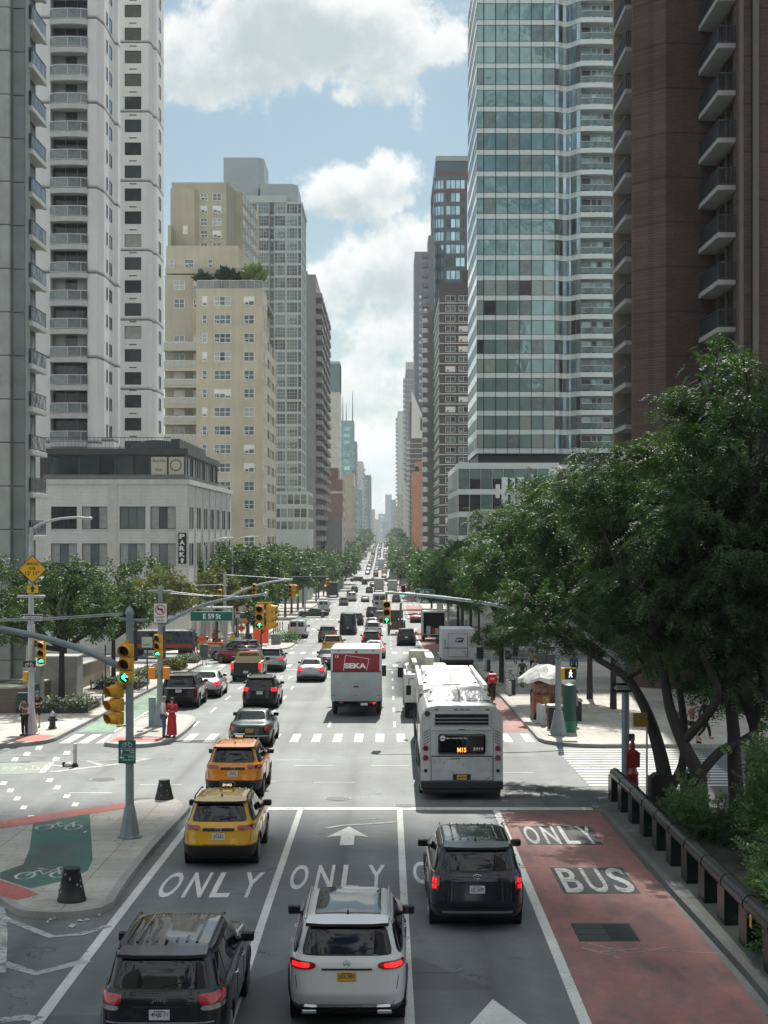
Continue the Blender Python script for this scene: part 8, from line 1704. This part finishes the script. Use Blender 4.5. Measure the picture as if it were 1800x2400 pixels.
def barrier(x,y,w,lab,m_,rz=0.):
 t=thing('water_barrier',lab,'barrier',(x,y,gz(y)+.15),rz);MB().ext([(-.0,0),(0,0)],0,.1)if False else MB().extx([(-.25,0),(.25,0),(.12,.45),(.1,.95),(-.1,.95),(-.12,.45)],-w/2,w/2).build('body',m_,t);MB().box(-w/2+.1,w/2-.1,-.13,-.12,.6,.75).build('reflector',sign_w,t)
barrier(PX(520,131),131,2.6,'orange water filled barrier behind the grey turning car, left one',sign_o);barrier(PX(536,131),129.5,1.2,'low orange red barrier behind the turning car',mat('barrier_red',(.6,.08,.04),.5,var=.15))
for px_,Y_,w_,h_,lab in((603,146,.75,2.2,'tall bright orange mesh panel under the twin signals, left half'),(622,147,.6,2.0,'tall bright orange mesh panel under the twin signals, right half')):
 t=thing('mesh_panel',lab,'mesh panel',(PX(px_,Y_),Y_,gz(Y_)+.12));MB().bbox(-w_/2,w_/2,-.03,.03,.2,h_,.02).build('mesh',mat('orange_mesh',(.95,.13,.03),.6,var=.35,scale=12),t);MB().cyl((-w_/2,0,0),(-w_/2,0,h_+.1),.03).cyl((w_/2,0,0),(w_/2,0,h_+.1),.03).build('post',sign_w,t)
for i,(px_,py_)in enumerate(((600,1503),(608,1502),(616,1500),(612,1497))):
 x,y=gp(px_,py_);t=thing('net_barrier','bright orange safety drum, %s of four in the cluster by the twin signals'%nth(i),'safety drum',(x,y,gz(y)+.15),0,'orange drums at the corner');MB().lathe([(.3,0),(.28,1.25),(.1,1.3)],14).build('drum',mat('bright_orange_plastic',(.95,.12,.03),.5,var=.15),t);MB().lathe([(.302,.4),(.298,.55)],14).build('stripe',sign_w,t)  # drums in plain saturated orange, no emission
for i,(px_,py_)in enumerate(((641,1487),(646,1485),(651,1484),(656,1482),(676,1486),(662,1480))):
 x,y=gp(px_,py_);t=thing('delineator_post','red and white delineator post left of the white van, %s in its row'%nth(i),'delineator',(x,y,gz(y)+.1),0,'red white posts by the white van');MB().cyl((0,0,0),(0,0,1.1),.07,.06,8).build('post',mat('delineator_red',(.75,.05,.04),.5),t);MB().cyl((0,0,.5),(0,0,.75),.074,.072,8).build('stripe',sign_w,t)
x,y=gp(647,1513);t=thing('planter_box','grey planter box at the construction corner','planter',(x,y,gz(y)+.1));MB().bbox(-.45,.45,-.45,.45,0,1.0,.03).build('box',mat('planter_grey',(.17,.20,.20),.7,var=.2),t);MB().box(-.4,.4,-.4,.4,.95,1.005).build('soil',mat('bed_soil',(.06,.045,.035)),t)
shrub('green bush beside the grey planter box',*gp(672,1508),1.25,1.2,1.0,n=2200,size=.16,seed=31)
sheet('median_island',smooth_path([gp(600,1522),gp(640,1524),gp(676,1520),gp(690,1510),gp(684,1498),gp(640,1497),gp(600,1500)],4,True),.12,concrete,.3)
for px_,py_,h_,lab,m_ in((443,1536,1.1,'black bin on the left pavement before the orange diamond sign',trim_black),(478,1545,.95,'grey green bin right of the orange diamond sign',mat('planter_grey',(.17,.20,.20)))):
 x,y=gp(px_,py_);t=thing('litter_bin',lab,'bin',(x,y,gz(y)+.15));MB().bbox(-.32,.32,-.3,.3,0,h_,.05).build('body',m_,t);MB().bbox(-.34,.34,-.32,.32,h_,h_+.1,.03).build('lid',dark_steel,t)
x,y=gp(548,1500);
for i in range(5):
 xx_=x-3+i*1.4+rng.uniform(-.3,.3);t=thing('material_pile','pile of building material behind the barriers, %s from the left'%nth(i),'building materials',(xx_,137+i*.5,gz(137)+.1),rng.uniform(0,1),'material piles at the corner');MB().bbox(-.6,.6,-.4,.4,0,.5+.2*(i%3),.05).build('stack',(capm,sign_y,mat('sand_bag',(.5,.42,.3),.9))[i%3],t);MB().bbox(-.3,.4,-.3,.2,.5+.2*(i%3),.8+.2*(i%3),.05).build('bundle',(sign_o,capm,trim_black)[i%3],t)
x,y=PX(580,131),131.3;t=thing('notice_sign','white notice sign with a red band near the median arm signals','sign',(PX(557,131),131,gz(131)+.15));MB().cyl((0,0,0),(0,0,3.4),.035).build('post',pole_l,t);sg=signpost(t,.42,.55,0,-.05,3.3,0,sign_w);MB().box(-.18,.18,-.013,-.011,.05,.2).build('band',sign_r,sg)
t=thing('food_truck','colourful parked food truck glimpsed under the yellowing tree','truck',(-18.6,126,gz(126)+.15));MB().bbox(-2.8,2.6,0,2,.5,2.1,.08).build('body',mat('mural_blue',(.07,.09,.12),.5,var=.9,scale=2.5),t);MB().bbox(-2.8,2.6,-.02,0,.7,1.,.01).build('stripe',mat('barrier_red',(.6,.08,.04)),t);MB().bbox(-1.5,1.,-.03,0,1.3,1.9,.02).build('service_window',car_glass,t);wheels_=[obj('wheel',wheel_mesh(.4)[0],t,(q,.2,.4),R(90))for q in(-1.8,1.8)]
skin_a=mat('skin_light',(.45,.28,.21),.55,var=.06);skin_b=mat('skin_tan',(.28,.16,.11),.55,var=.06);skin_c=mat('skin_brown',(.14,.08,.055),.55,var=.06)
def cloth(n,c):return mat('cloth_'+n,c,.85,var=.18,scale=14,bump=.4,bscale=30)
def skin_mesh(name,pts,edges,m,parent,root=0,sub=1):
 me=bpy.data.meshes.new(name);ks=list(pts);me.from_pydata([pts[k][0]for k in ks],[(ks.index(a),ks.index(b))for a,b in edges],[]);me.materials.append(m)
 o=obj(name,me,parent);md=o.modifiers.new('skin','SKIN');md.use_smooth_shade=True
 for i,k in enumerate(ks):r=pts[k][1];sv=me.skin_vertices[0].data[i];sv.radius=r if hasattr(r,'__len__')else(r,r);sv.use_root=(i==root)
 s=o.modifiers.new('sub','SUBSURF');s.levels=s.render_levels=sub;return o
def person(label,x,y,rz=0.,H=1.72,skin=skin_a,top=None,bottom=None,hair=(.03,.02,.015),pose='stand',extra=None,sleeves='long',legs='long',zb=None,hairlong=False,group=None,seed=0,name='person',shoes=(.02,.02,.02),skirt=False,hat=None):
 """faces +Y (away from the camera) when rz = 0"""
 rr=random.Random(seed*7+3);z0=gz(y)+.15 if zb is None else zb;t=thing(name,label,'person',(x,y,z0),rz,group);s=H/1.72
 J=dict(pel=(0,0,.93),bel=(0,0,1.08),che=(0,.01,1.28),nck=(0,0,1.46),hd0=(0,.02,1.53),hd1=(0,.03,1.60),hd2=(0,.02,1.68),shl=(-.17,0,1.40),shr=(.17,0,1.40),ell=(-.23,-.02,1.13),elr=(.23,-.02,1.13),wrl=(-.24,.08,.89),wrr=(.24,.08,.89),hal=(-.24,.11,.82),har=(.24,.11,.82),hil=(-.09,0,.88),hir=(.09,0,.88),knl=(-.10,.02,.48),knr=(.10,.02,.48),anl=(-.11,0,.08),anr=(.11,0,.08),tol=(-.12,.15,.035),tor=(.12,.15,.035))
 if pose=='walk':J.update(knl=(-.10,.20,.50),anl=(-.10,.26,.10),tol=(-.11,.40,.06),knr=(.10,-.05,.48),anr=(.10,-.33,.16),tor=(.11,-.20,.05),ell=(-.24,-.14,1.15),wrl=(-.23,-.18,.92),hal=(-.23,-.18,.85),elr=(.24,.10,1.15),wrr=(.22,.24,.96),har=(.22,.28,.90))
 if pose=='hands_pockets':J.update(ell=(-.27,-.06,1.14),wrl=(-.17,.08,.95),hal=(-.14,.1,.9),elr=(.27,-.06,1.14),wrr=(.17,.08,.95),har=(.14,.1,.9))
 if pose=='arms_crossed':J.update(ell=(-.25,.04,1.14),wrl=(.04,.20,1.16),hal=(.12,.19,1.17),elr=(.25,.04,1.14),wrr=(-.04,.23,1.12),har=(-.12,.21,1.13))
 if pose=='phone':J.update(ell=(-.22,.08,1.16),wrl=(-.06,.24,1.28),hal=(-.03,.27,1.33),elr=(.20,.10,1.16),wrr=(.06,.22,1.38),har=(.04,.2,1.44),hd0=(0,.05,1.52),hd1=(0,.08,1.58),hd2=(0,.08,1.66))
 if pose=='ride':J.update(pel=(0,-.2,1.0),bel=(0,-.12,1.13),che=(0,.06,1.32),nck=(0,.2,1.44),hd0=(0,.26,1.5),hd1=(0,.3,1.57),hd2=(0,.29,1.65),shl=(-.17,.14,1.38),shr=(.17,.14,1.38),ell=(-.27,.22,1.18),elr=(.27,.22,1.18),wrl=(-.23,.3,1.05),wrr=(.23,.3,1.05),hal=(-.24,.34,1.03),har=(.24,.34,1.03),hil=(-.1,-.18,.94),hir=(.1,-.18,.94),knl=(-.13,.18,.72),knr=(.13,.05,.58),anl=(-.12,.02,.38),anr=(.12,-.08,.18),tol=(-.12,.15,.36),tor=(.12,.06,.14))
 J={k:Vector(v)*s for k,v in J.items()}
 rad=dict(pel=(.125,.09),bel=(.115,.085),che=(.14,.095),nck=.05,hd0=.06,hd1=(.078,.092),hd2=(.06,.07),shl=.055,shr=.055,ell=.042,elr=.042,wrl=.028,wrr=.028,hal=(.03,.02),har=(.03,.02),hil=.085,hir=.085,knl=.056,knr=.056,anl=.038,anr=.038,tol=.035,tor=.035)
 pts={k:(J[k],tuple(q*s for q in(rad[k]if hasattr(rad[k],'__len__')else(rad[k],)*2)))for k in J}
 E=[('pel','bel'),('bel','che'),('che','nck'),('nck','hd0'),('hd0','hd1'),('hd1','hd2')]
 for q in 'lr':E+=[('che','sh'+q),('sh'+q,'el'+q),('el'+q,'wr'+q),('wr'+q,'ha'+q),('pel','hi'+q),('hi'+q,'kn'+q),('kn'+q,'an'+q),('an'+q,'to'+q)]
 for q in 'lr':
  w_,h_=J['wr'+q],J['ha'+q];d=(h_-w_).normalized();sd=d.cross(Vector((0,0,1)));sd=sd.normalized()if sd.length>.1 else Vector((0,1,0))
  for i in range(4):k='f%s%d'%(q,i);pts[k]=(h_+d*(.075,.085,.08,.065)[i]*s+sd*(i-1.5)*.019*s,(.009*s,)*2);E.append(('ha'+q,k))
  k='f%s4'%q;pts[k]=(h_+sd*.045*s+d*.02*s,(.010*s,)*2);E.append(('ha'+q,k))
 skin_mesh('body',pts,E,skin,t)
 hc=J['hd1'];f=MB();fd=1
 f.sphere(hc+Vector((0,.095,-.01))*s,(.012*s,.016*s,.02*s))
 for q in(-1,1):f.sphere(hc+Vector((q*.078,0,-.005))*s,(.012*s,.02*s,.03*s))
 f.build('face',skin,t,smooth=60);f=MB()
 for q in(-1,1):f.sphere(hc+Vector((q*.03,.083,.015))*s,(.012*s,.008*s,.007*s))
 f.box(hc.x-.022*s,hc.x+.022*s,hc.y+.082*s,hc.y+.09*s,hc.z-.048*s,hc.z-.04*s);f.build('eyes',mat('eye_dark',(.02,.015,.012),.3,var=0),t)
 hb=MB().sphere(hc+Vector((0,-.018,.035))*s,(.092*s,.105*s,.088*s),n=14,m=8)
 if hairlong:hb.sphere(hc+Vector((0,-.065,-.09))*s,(.09*s,.05*s,.14*s),n=12)
 hb.build('hair',mat('hair_%d'%int(hair[0]*1000),hair,.7,var=.2,scale=30),t,smooth=60)
 if hat:MB().sphere(hc+Vector((0,-.01,.05))*s,(.098*s,.11*s,.082*s),n=14,m=8).box(hc.x-.06*s,hc.x+.06*s,hc.y+.08*s,hc.y+.17*s,hc.z+.05*s,hc.z+.06*s).build('cap',hat,t,smooth=60)
 if top:
  P={k:(J[k],tuple(q+.020*s for q in pts[k][1]))for k in('pel','bel','che','shl','shr','ell','elr')};P['nck']=(J['nck'].lerp(J['che'],.35),(.07*s,.06*s));Ed=[('pel','bel'),('bel','che'),('che','nck')]
  for q in 'lr':
   Ed.append(('che','sh'+q))
   if sleeves=='none':P.pop('el'+q);continue
   if sleeves=='short':P['el'+q]=(J['sh'+q].lerp(J['el'+q],.6),(.062*s,)*2)
   Ed.append(('sh'+q,'el'+q))
   if sleeves=='long':P['wr'+q]=(J['wr'+q],(.044*s,)*2);Ed.append(('el'+q,'wr'+q))
  skin_mesh('shirt',P,Ed,top,t)
 if bottom:
  P={'pel':(J['pel'],(.14*s,.11*s))};Ed=[]
  for q in 'lr':
   P['hi'+q]=(J['hi'+q],(.10*s,)*2);Ed.append(('pel','hi'+q));kq=J['kn'+q]
   P['kn'+q]=(J['hi'+q].lerp(kq,.85)if legs=='short' else kq,(.075*s,)*2);Ed.append(('hi'+q,'kn'+q))
   if legs=='long':P['an'+q]=(J['an'+q]+Vector((0,0,.02)),(.056*s,)*2);Ed.append(('kn'+q,'an'+q))
  skin_mesh('trousers' if legs=='long' else 'shorts',P,Ed,bottom,t)
 if skirt:
  b=MB();n=20;V=[];
  for z_,r_ in((1.05,.13),(.9,.17),(.6,.20),(.2,.22),(.12,.22)):
   for i in range(n):a=2*math.pi*i/n;q=r_*(1+.10*math.sin(a*5)*(1.05-z_));V.append((q*math.cos(a)*s,q*.8*math.sin(a)*s,z_*s))
  b.add(V,[(j*n+i,j*n+(i+1)%n,(j+1)*n+(i+1)%n,(j+1)*n+i)for j in range(4)for i in range(n)]);b.build('skirt',skirt,t,smooth=60)
 b=MB()
 for q in 'lr':a,c=J['an'+q],J['to'+q];b.tube([a-(c-a)*.35+Vector((0,0,-.02)),a+Vector((0,0,-.01)),c,c+(c-a)*.15],[.04*s,.052*s,.045*s,.03*s],8)
 b.build('shoes',mat('shoe_%d'%int(shoes[0]*100),shoes,.6),t,smooth=60)
 if extra:extra(t,J,s)
 return t
T_=math.pi
def p_at(px_,py_):return gp(px_,py_)
x,y=PX(385,64.6),64.3;person('man in a white shirt and blue jeans with his back to the woman in red',x,y+.15,R(-75),1.74,skin_a,cloth('white',(.60,.60,.58)),cloth('denim',(.05,.09,.15)),(.22,.21,.2),'hands_pockets',zb=gz(y)+.15,shoes=(.03,.02,.02))
x=PX(401,64.3);red=cloth('sheer_red',(.50,.03,.035))
def shades(t,J,s):c=J['hd1'];MB().box(c.x-.06*s,c.x+.06*s,c.y+.088*s,c.y+.1*s,c.z+.005*s,c.z+.03*s).build('sunglasses',sign_k,t)
person('woman in a flowing red dress and sunglasses beside the man in white',x+.02,64.45,R(168),1.68,skin_a,red,red,(.03,.018,.012),'arms_crossed',extra=shades,sleeves='long',hairlong=True,skirt=red,zb=gz(64.4)+.15)
def bag(c,side=1,col=(.02,.02,.02)):
 def f(t,J,s):MB().bbox(side*.2-.05,side*.2+.14,-.2,.05,.85*s,1.15*s,.04).build('bag',mat('bag_%d'%int(col[0]*100),col,.7),t)
 return f
person('woman in grey top and black trousers with hands at her face left of lamp pole',PX(58,65.0),65.0,R(150),1.66,skin_a,cloth('mauve_grey',(.11,.09,.09)),cloth('black',(.008,.008,.01)),pose='phone',sleeves='short')
person('woman in a black dress and blue cap right of the lamp pole',PX(87,68.4),68.4,R(175),1.64,skin_a,cloth('black',(.008,.008,.01)),cloth('black',(.008,.008,.01)),pose='arms_crossed',sleeves='short',legs='short',hat=cloth('blue',(.05,.10,.28)),extra=bag(0,1),shoes=(.3,.3,.3))
person('pedestrian in a dark green shirt and shorts walking towards the camera on the right',*p_at(1224,1617),R(165),1.68,skin_b,cloth('dark_green',(.01,.07,.05)),cloth('black',(.008,.008,.01)),pose='walk',sleeves='short',legs='short')
person('man in black with a backpack walking away on the right pavement',*p_at(1208,1561),R(-10),1.76,skin_c,cloth('black',(.008,.008,.01)),cloth('charcoal',(.03,.03,.035)),pose='walk',sleeves='short',legs='short',extra=lambda t,J,s:MB().bbox(-.17,.17,-.28,-.1,1.05,1.45,.05).build('backpack',black_plastic,t))
person('person in a pale grey top further along the right pavement',*p_at(1243,1550),R(170),1.66,skin_a,cloth('pale_grey',(.34,.34,.33)),cloth('khaki',(.2,.17,.13)),pose='walk',legs='short')
person('woman in a black and white top queuing behind the umbrella',*p_at(1248,1585),R(200),1.64,skin_b,cloth('cream',(.42,.38,.3)),cloth('black',(.008,.008,.01)),hairlong=True,extra=bag(0,-1))
person('person in olive with a camera in the queue behind the umbrella',*p_at(1257,1588),R(175),1.62,skin_b,cloth('olive',(.24,.22,.10)),cloth('charcoal',(.03,.03,.035)),pose='phone')
person('person with a straw hat right behind the umbrella',*p_at(1255,1612),R(180),1.62,skin_a,cloth('white',(.60,.60,.58)),cloth('denim',(.05,.09,.15)),hat=cloth('straw',(.5,.38,.22)))
person('person in blue carrying a white bag behind the walk signal',*p_at(1345,1600),R(170),1.7,skin_b,cloth('blue',(.05,.10,.28)),cloth('black',(.008,.008,.01)),extra=lambda t,J,s:MB().bbox(.2,.42,0,.15,.5,.85,.05).build('carrier_bag',sign_w,t))
person('vendor in a grey shirt standing right of the green box',PX(1350,69.),69.,R(90),1.65,skin_b,cloth('grey_green',(.2,.22,.2)),cloth('black',(.008,.008,.01)),sleeves='short')
person('dark clothed person standing left of the food cart',PX(1252,72.5),72.5,R(-60),1.68,skin_c,cloth('black',(.008,.008,.01)),cloth('black',(.008,.008,.01)))
person('pedestrian in a patterned top and black shorts crossing behind the trunks',PX(1623,61.8),61.9,R(-85),1.72,skin_a,cloth('rust',(.22,.10,.08)),cloth('black',(.008,.008,.01)),pose='walk',sleeves='short',legs='short',zb=gz(62)+.15)
person('pedestrian in black with tan shoes ahead on the far right',PX(1652,63.4),63.4,R(-85),1.72,skin_a,cloth('charcoal',(.03,.03,.035)),cloth('black',(.008,.008,.01)),pose='walk',shoes=(.4,.2,.08),zb=gz(63)+.15)
person('person in pale blue between the dark trunks on the right',PX(1593,66.),66.,R(-80),1.7,skin_a,cloth('pale_blue',(.3,.36,.42)),cloth('denim',(.05,.09,.15)),pose='walk')
person('person in a red shirt walking near the construction corner',*p_at(503,1534),R(20),1.7,skin_b,cloth('red',(.40,.05,.05)),cloth('black',(.008,.008,.01)),pose='walk',sleeves='short',zb=gz(118))
person('person in a white shirt and black trousers near the construction corner',*p_at(513,1528),R(-20),1.8,skin_b,cloth('white',(.60,.60,.58)),cloth('black',(.008,.008,.01)),pose='walk')
person('man in a beige top near the black bin on the left pavement',*p_at(451,1532),R(10),1.72,skin_b,cloth('cream',(.42,.38,.3)),cloth('charcoal',(.03,.03,.035)))
person('person in a black top beside the man in beige',*p_at(459,1534),R(-20),1.7,skin_c,cloth('charcoal',(.03,.03,.035)),cloth('khaki',(.2,.17,.13)))
person('worker in a yellow vest at the construction corner',PX(545,134),134,R(160),1.7,skin_b,cloth('hi_vis',(.55,.60,.06)),cloth('denim',(.05,.09,.15)),hat=sign_w)
person('person in dark clothes by the orange diamonds',PX(584,137),136.5,R(20),1.75,skin_b,cloth('black',(.008,.008,.01)),cloth('denim',(.05,.09,.15)))
x,y=5.62,82.6;z=gz(y)+.01
t=thing('bicycle','bicycle ridden by the courier along the red bus lane','bicycle',(x,y,z));bike_parts(t,trim_black)
def box_(t,J,s):b=MB().bbox(-.22,.22,-.42,-.02,1.12,1.58,.04).build('delivery_box',mat('courier_box_red',(.55,.02,.03),.5,var=.12),t);MB().box(-.1,.1,-.425,-.42,1.3,1.36).build('label',sign_w,b)
person('courier with a big red delivery box on the back, riding a bicycle',x,y,0,1.74,skin_b,cloth('black',(.008,.008,.01)),cloth('black',(.008,.008,.01)),pose='ride',extra=box_,zb=z,name='person')
def shade_cloud_shape(nx=72,ny=28):
 V=[];Fs=[]
 from mathutils import noise as mn
 for i in range(ny+1):
  a=-math.pi/2+math.pi*i/ny
  for k in range(nx):
   b=2*math.pi*k/nx;c,s_=math.cos(b),math.sin(b);q=(abs(c)**5+abs(s_)**5)**(-1/5);r=math.cos(a)**.45
   p=Vector((c*q*r,s_*q*r,math.sin(a)*(1 if a>0 else .3)));d=1+.05*mn.fractal(p*2.3,1.,2.,4)
   V.append((p.x*d,p.y*(1+.035*mn.fractal(p*4,1.,2.,3)),p.z*(1+.5*mn.fractal(p*3,1.,2.,4))))
 for i in range(ny):
  for k in range(nx):Fs.append((i*nx+k,i*nx+(k+1)%nx,(i+1)*nx+(k+1)%nx,(i+1)*nx+k))
 return V,Fs
V,Fs=shade_cloud_shape();b=MB();hz=520.
sh=to_sun*(hz/to_sun.z)
b.add([(x*36,y*60,z*16)for x,y,z in V],Fs)
o=b.build('added_shade_cloud',mat('shade_cloud_white',(.85,.86,.88),1.,var=.04,scale=.02),None,(-26+sh.x,-13.5+sh.y,hz),smooth=180);tag(o,kind='stuff')  # unseen cloud-shaped blocker, added to shade the near road
hz_m=bpy.data.materials.new('haze');hz_m.use_nodes=True;hz_m.node_tree.nodes.clear();T=NT(hz_m.node_tree)
pv=T.new('ShaderNodeVolumePrincipled');pv.inputs['Color'].default_value=(.82,.90,.95,1);pv.inputs['Density'].default_value=.00013;pv.inputs['Anisotropy'].default_value=.25
out=T.new('ShaderNodeOutputMaterial');T.l.new(pv.outputs[0],out.inputs['Volume'])
b=MB().box(-420,420,-90,4200,-12,190);o=b.build('haze',hz_m);tag(o,kind='stuff')
wallm=mat('added_wall_behind',(.13,.125,.12),.8,var=.4,scale=.15)
b=MB()
for x0,x1,y0,y1,h in((-60,-20,-90,-45,46),(14,60,-80,-40,60),(-60,-19,-150,-95,70),(13,50,-160,-90,38),(-19,13,-260,-215,30)):b.box(x0,x1,y0,y1,-1,h)
struct(b.build('added_street_wall',wallm))  # unseen building blocks behind the camera, added to darken reflections
struct(MB().box(-80,80,-16,-3,5.2,6.4).box(-80,80,-15.5,-15.2,6.4,7.4).box(-80,80,-3.3,-3.0,6.4,7.3).box(-16,-13,-14,-5,-.2,5.2).box(13,16,-14,-5,-.2,5.2).build('bridge_deck',dark_steel))
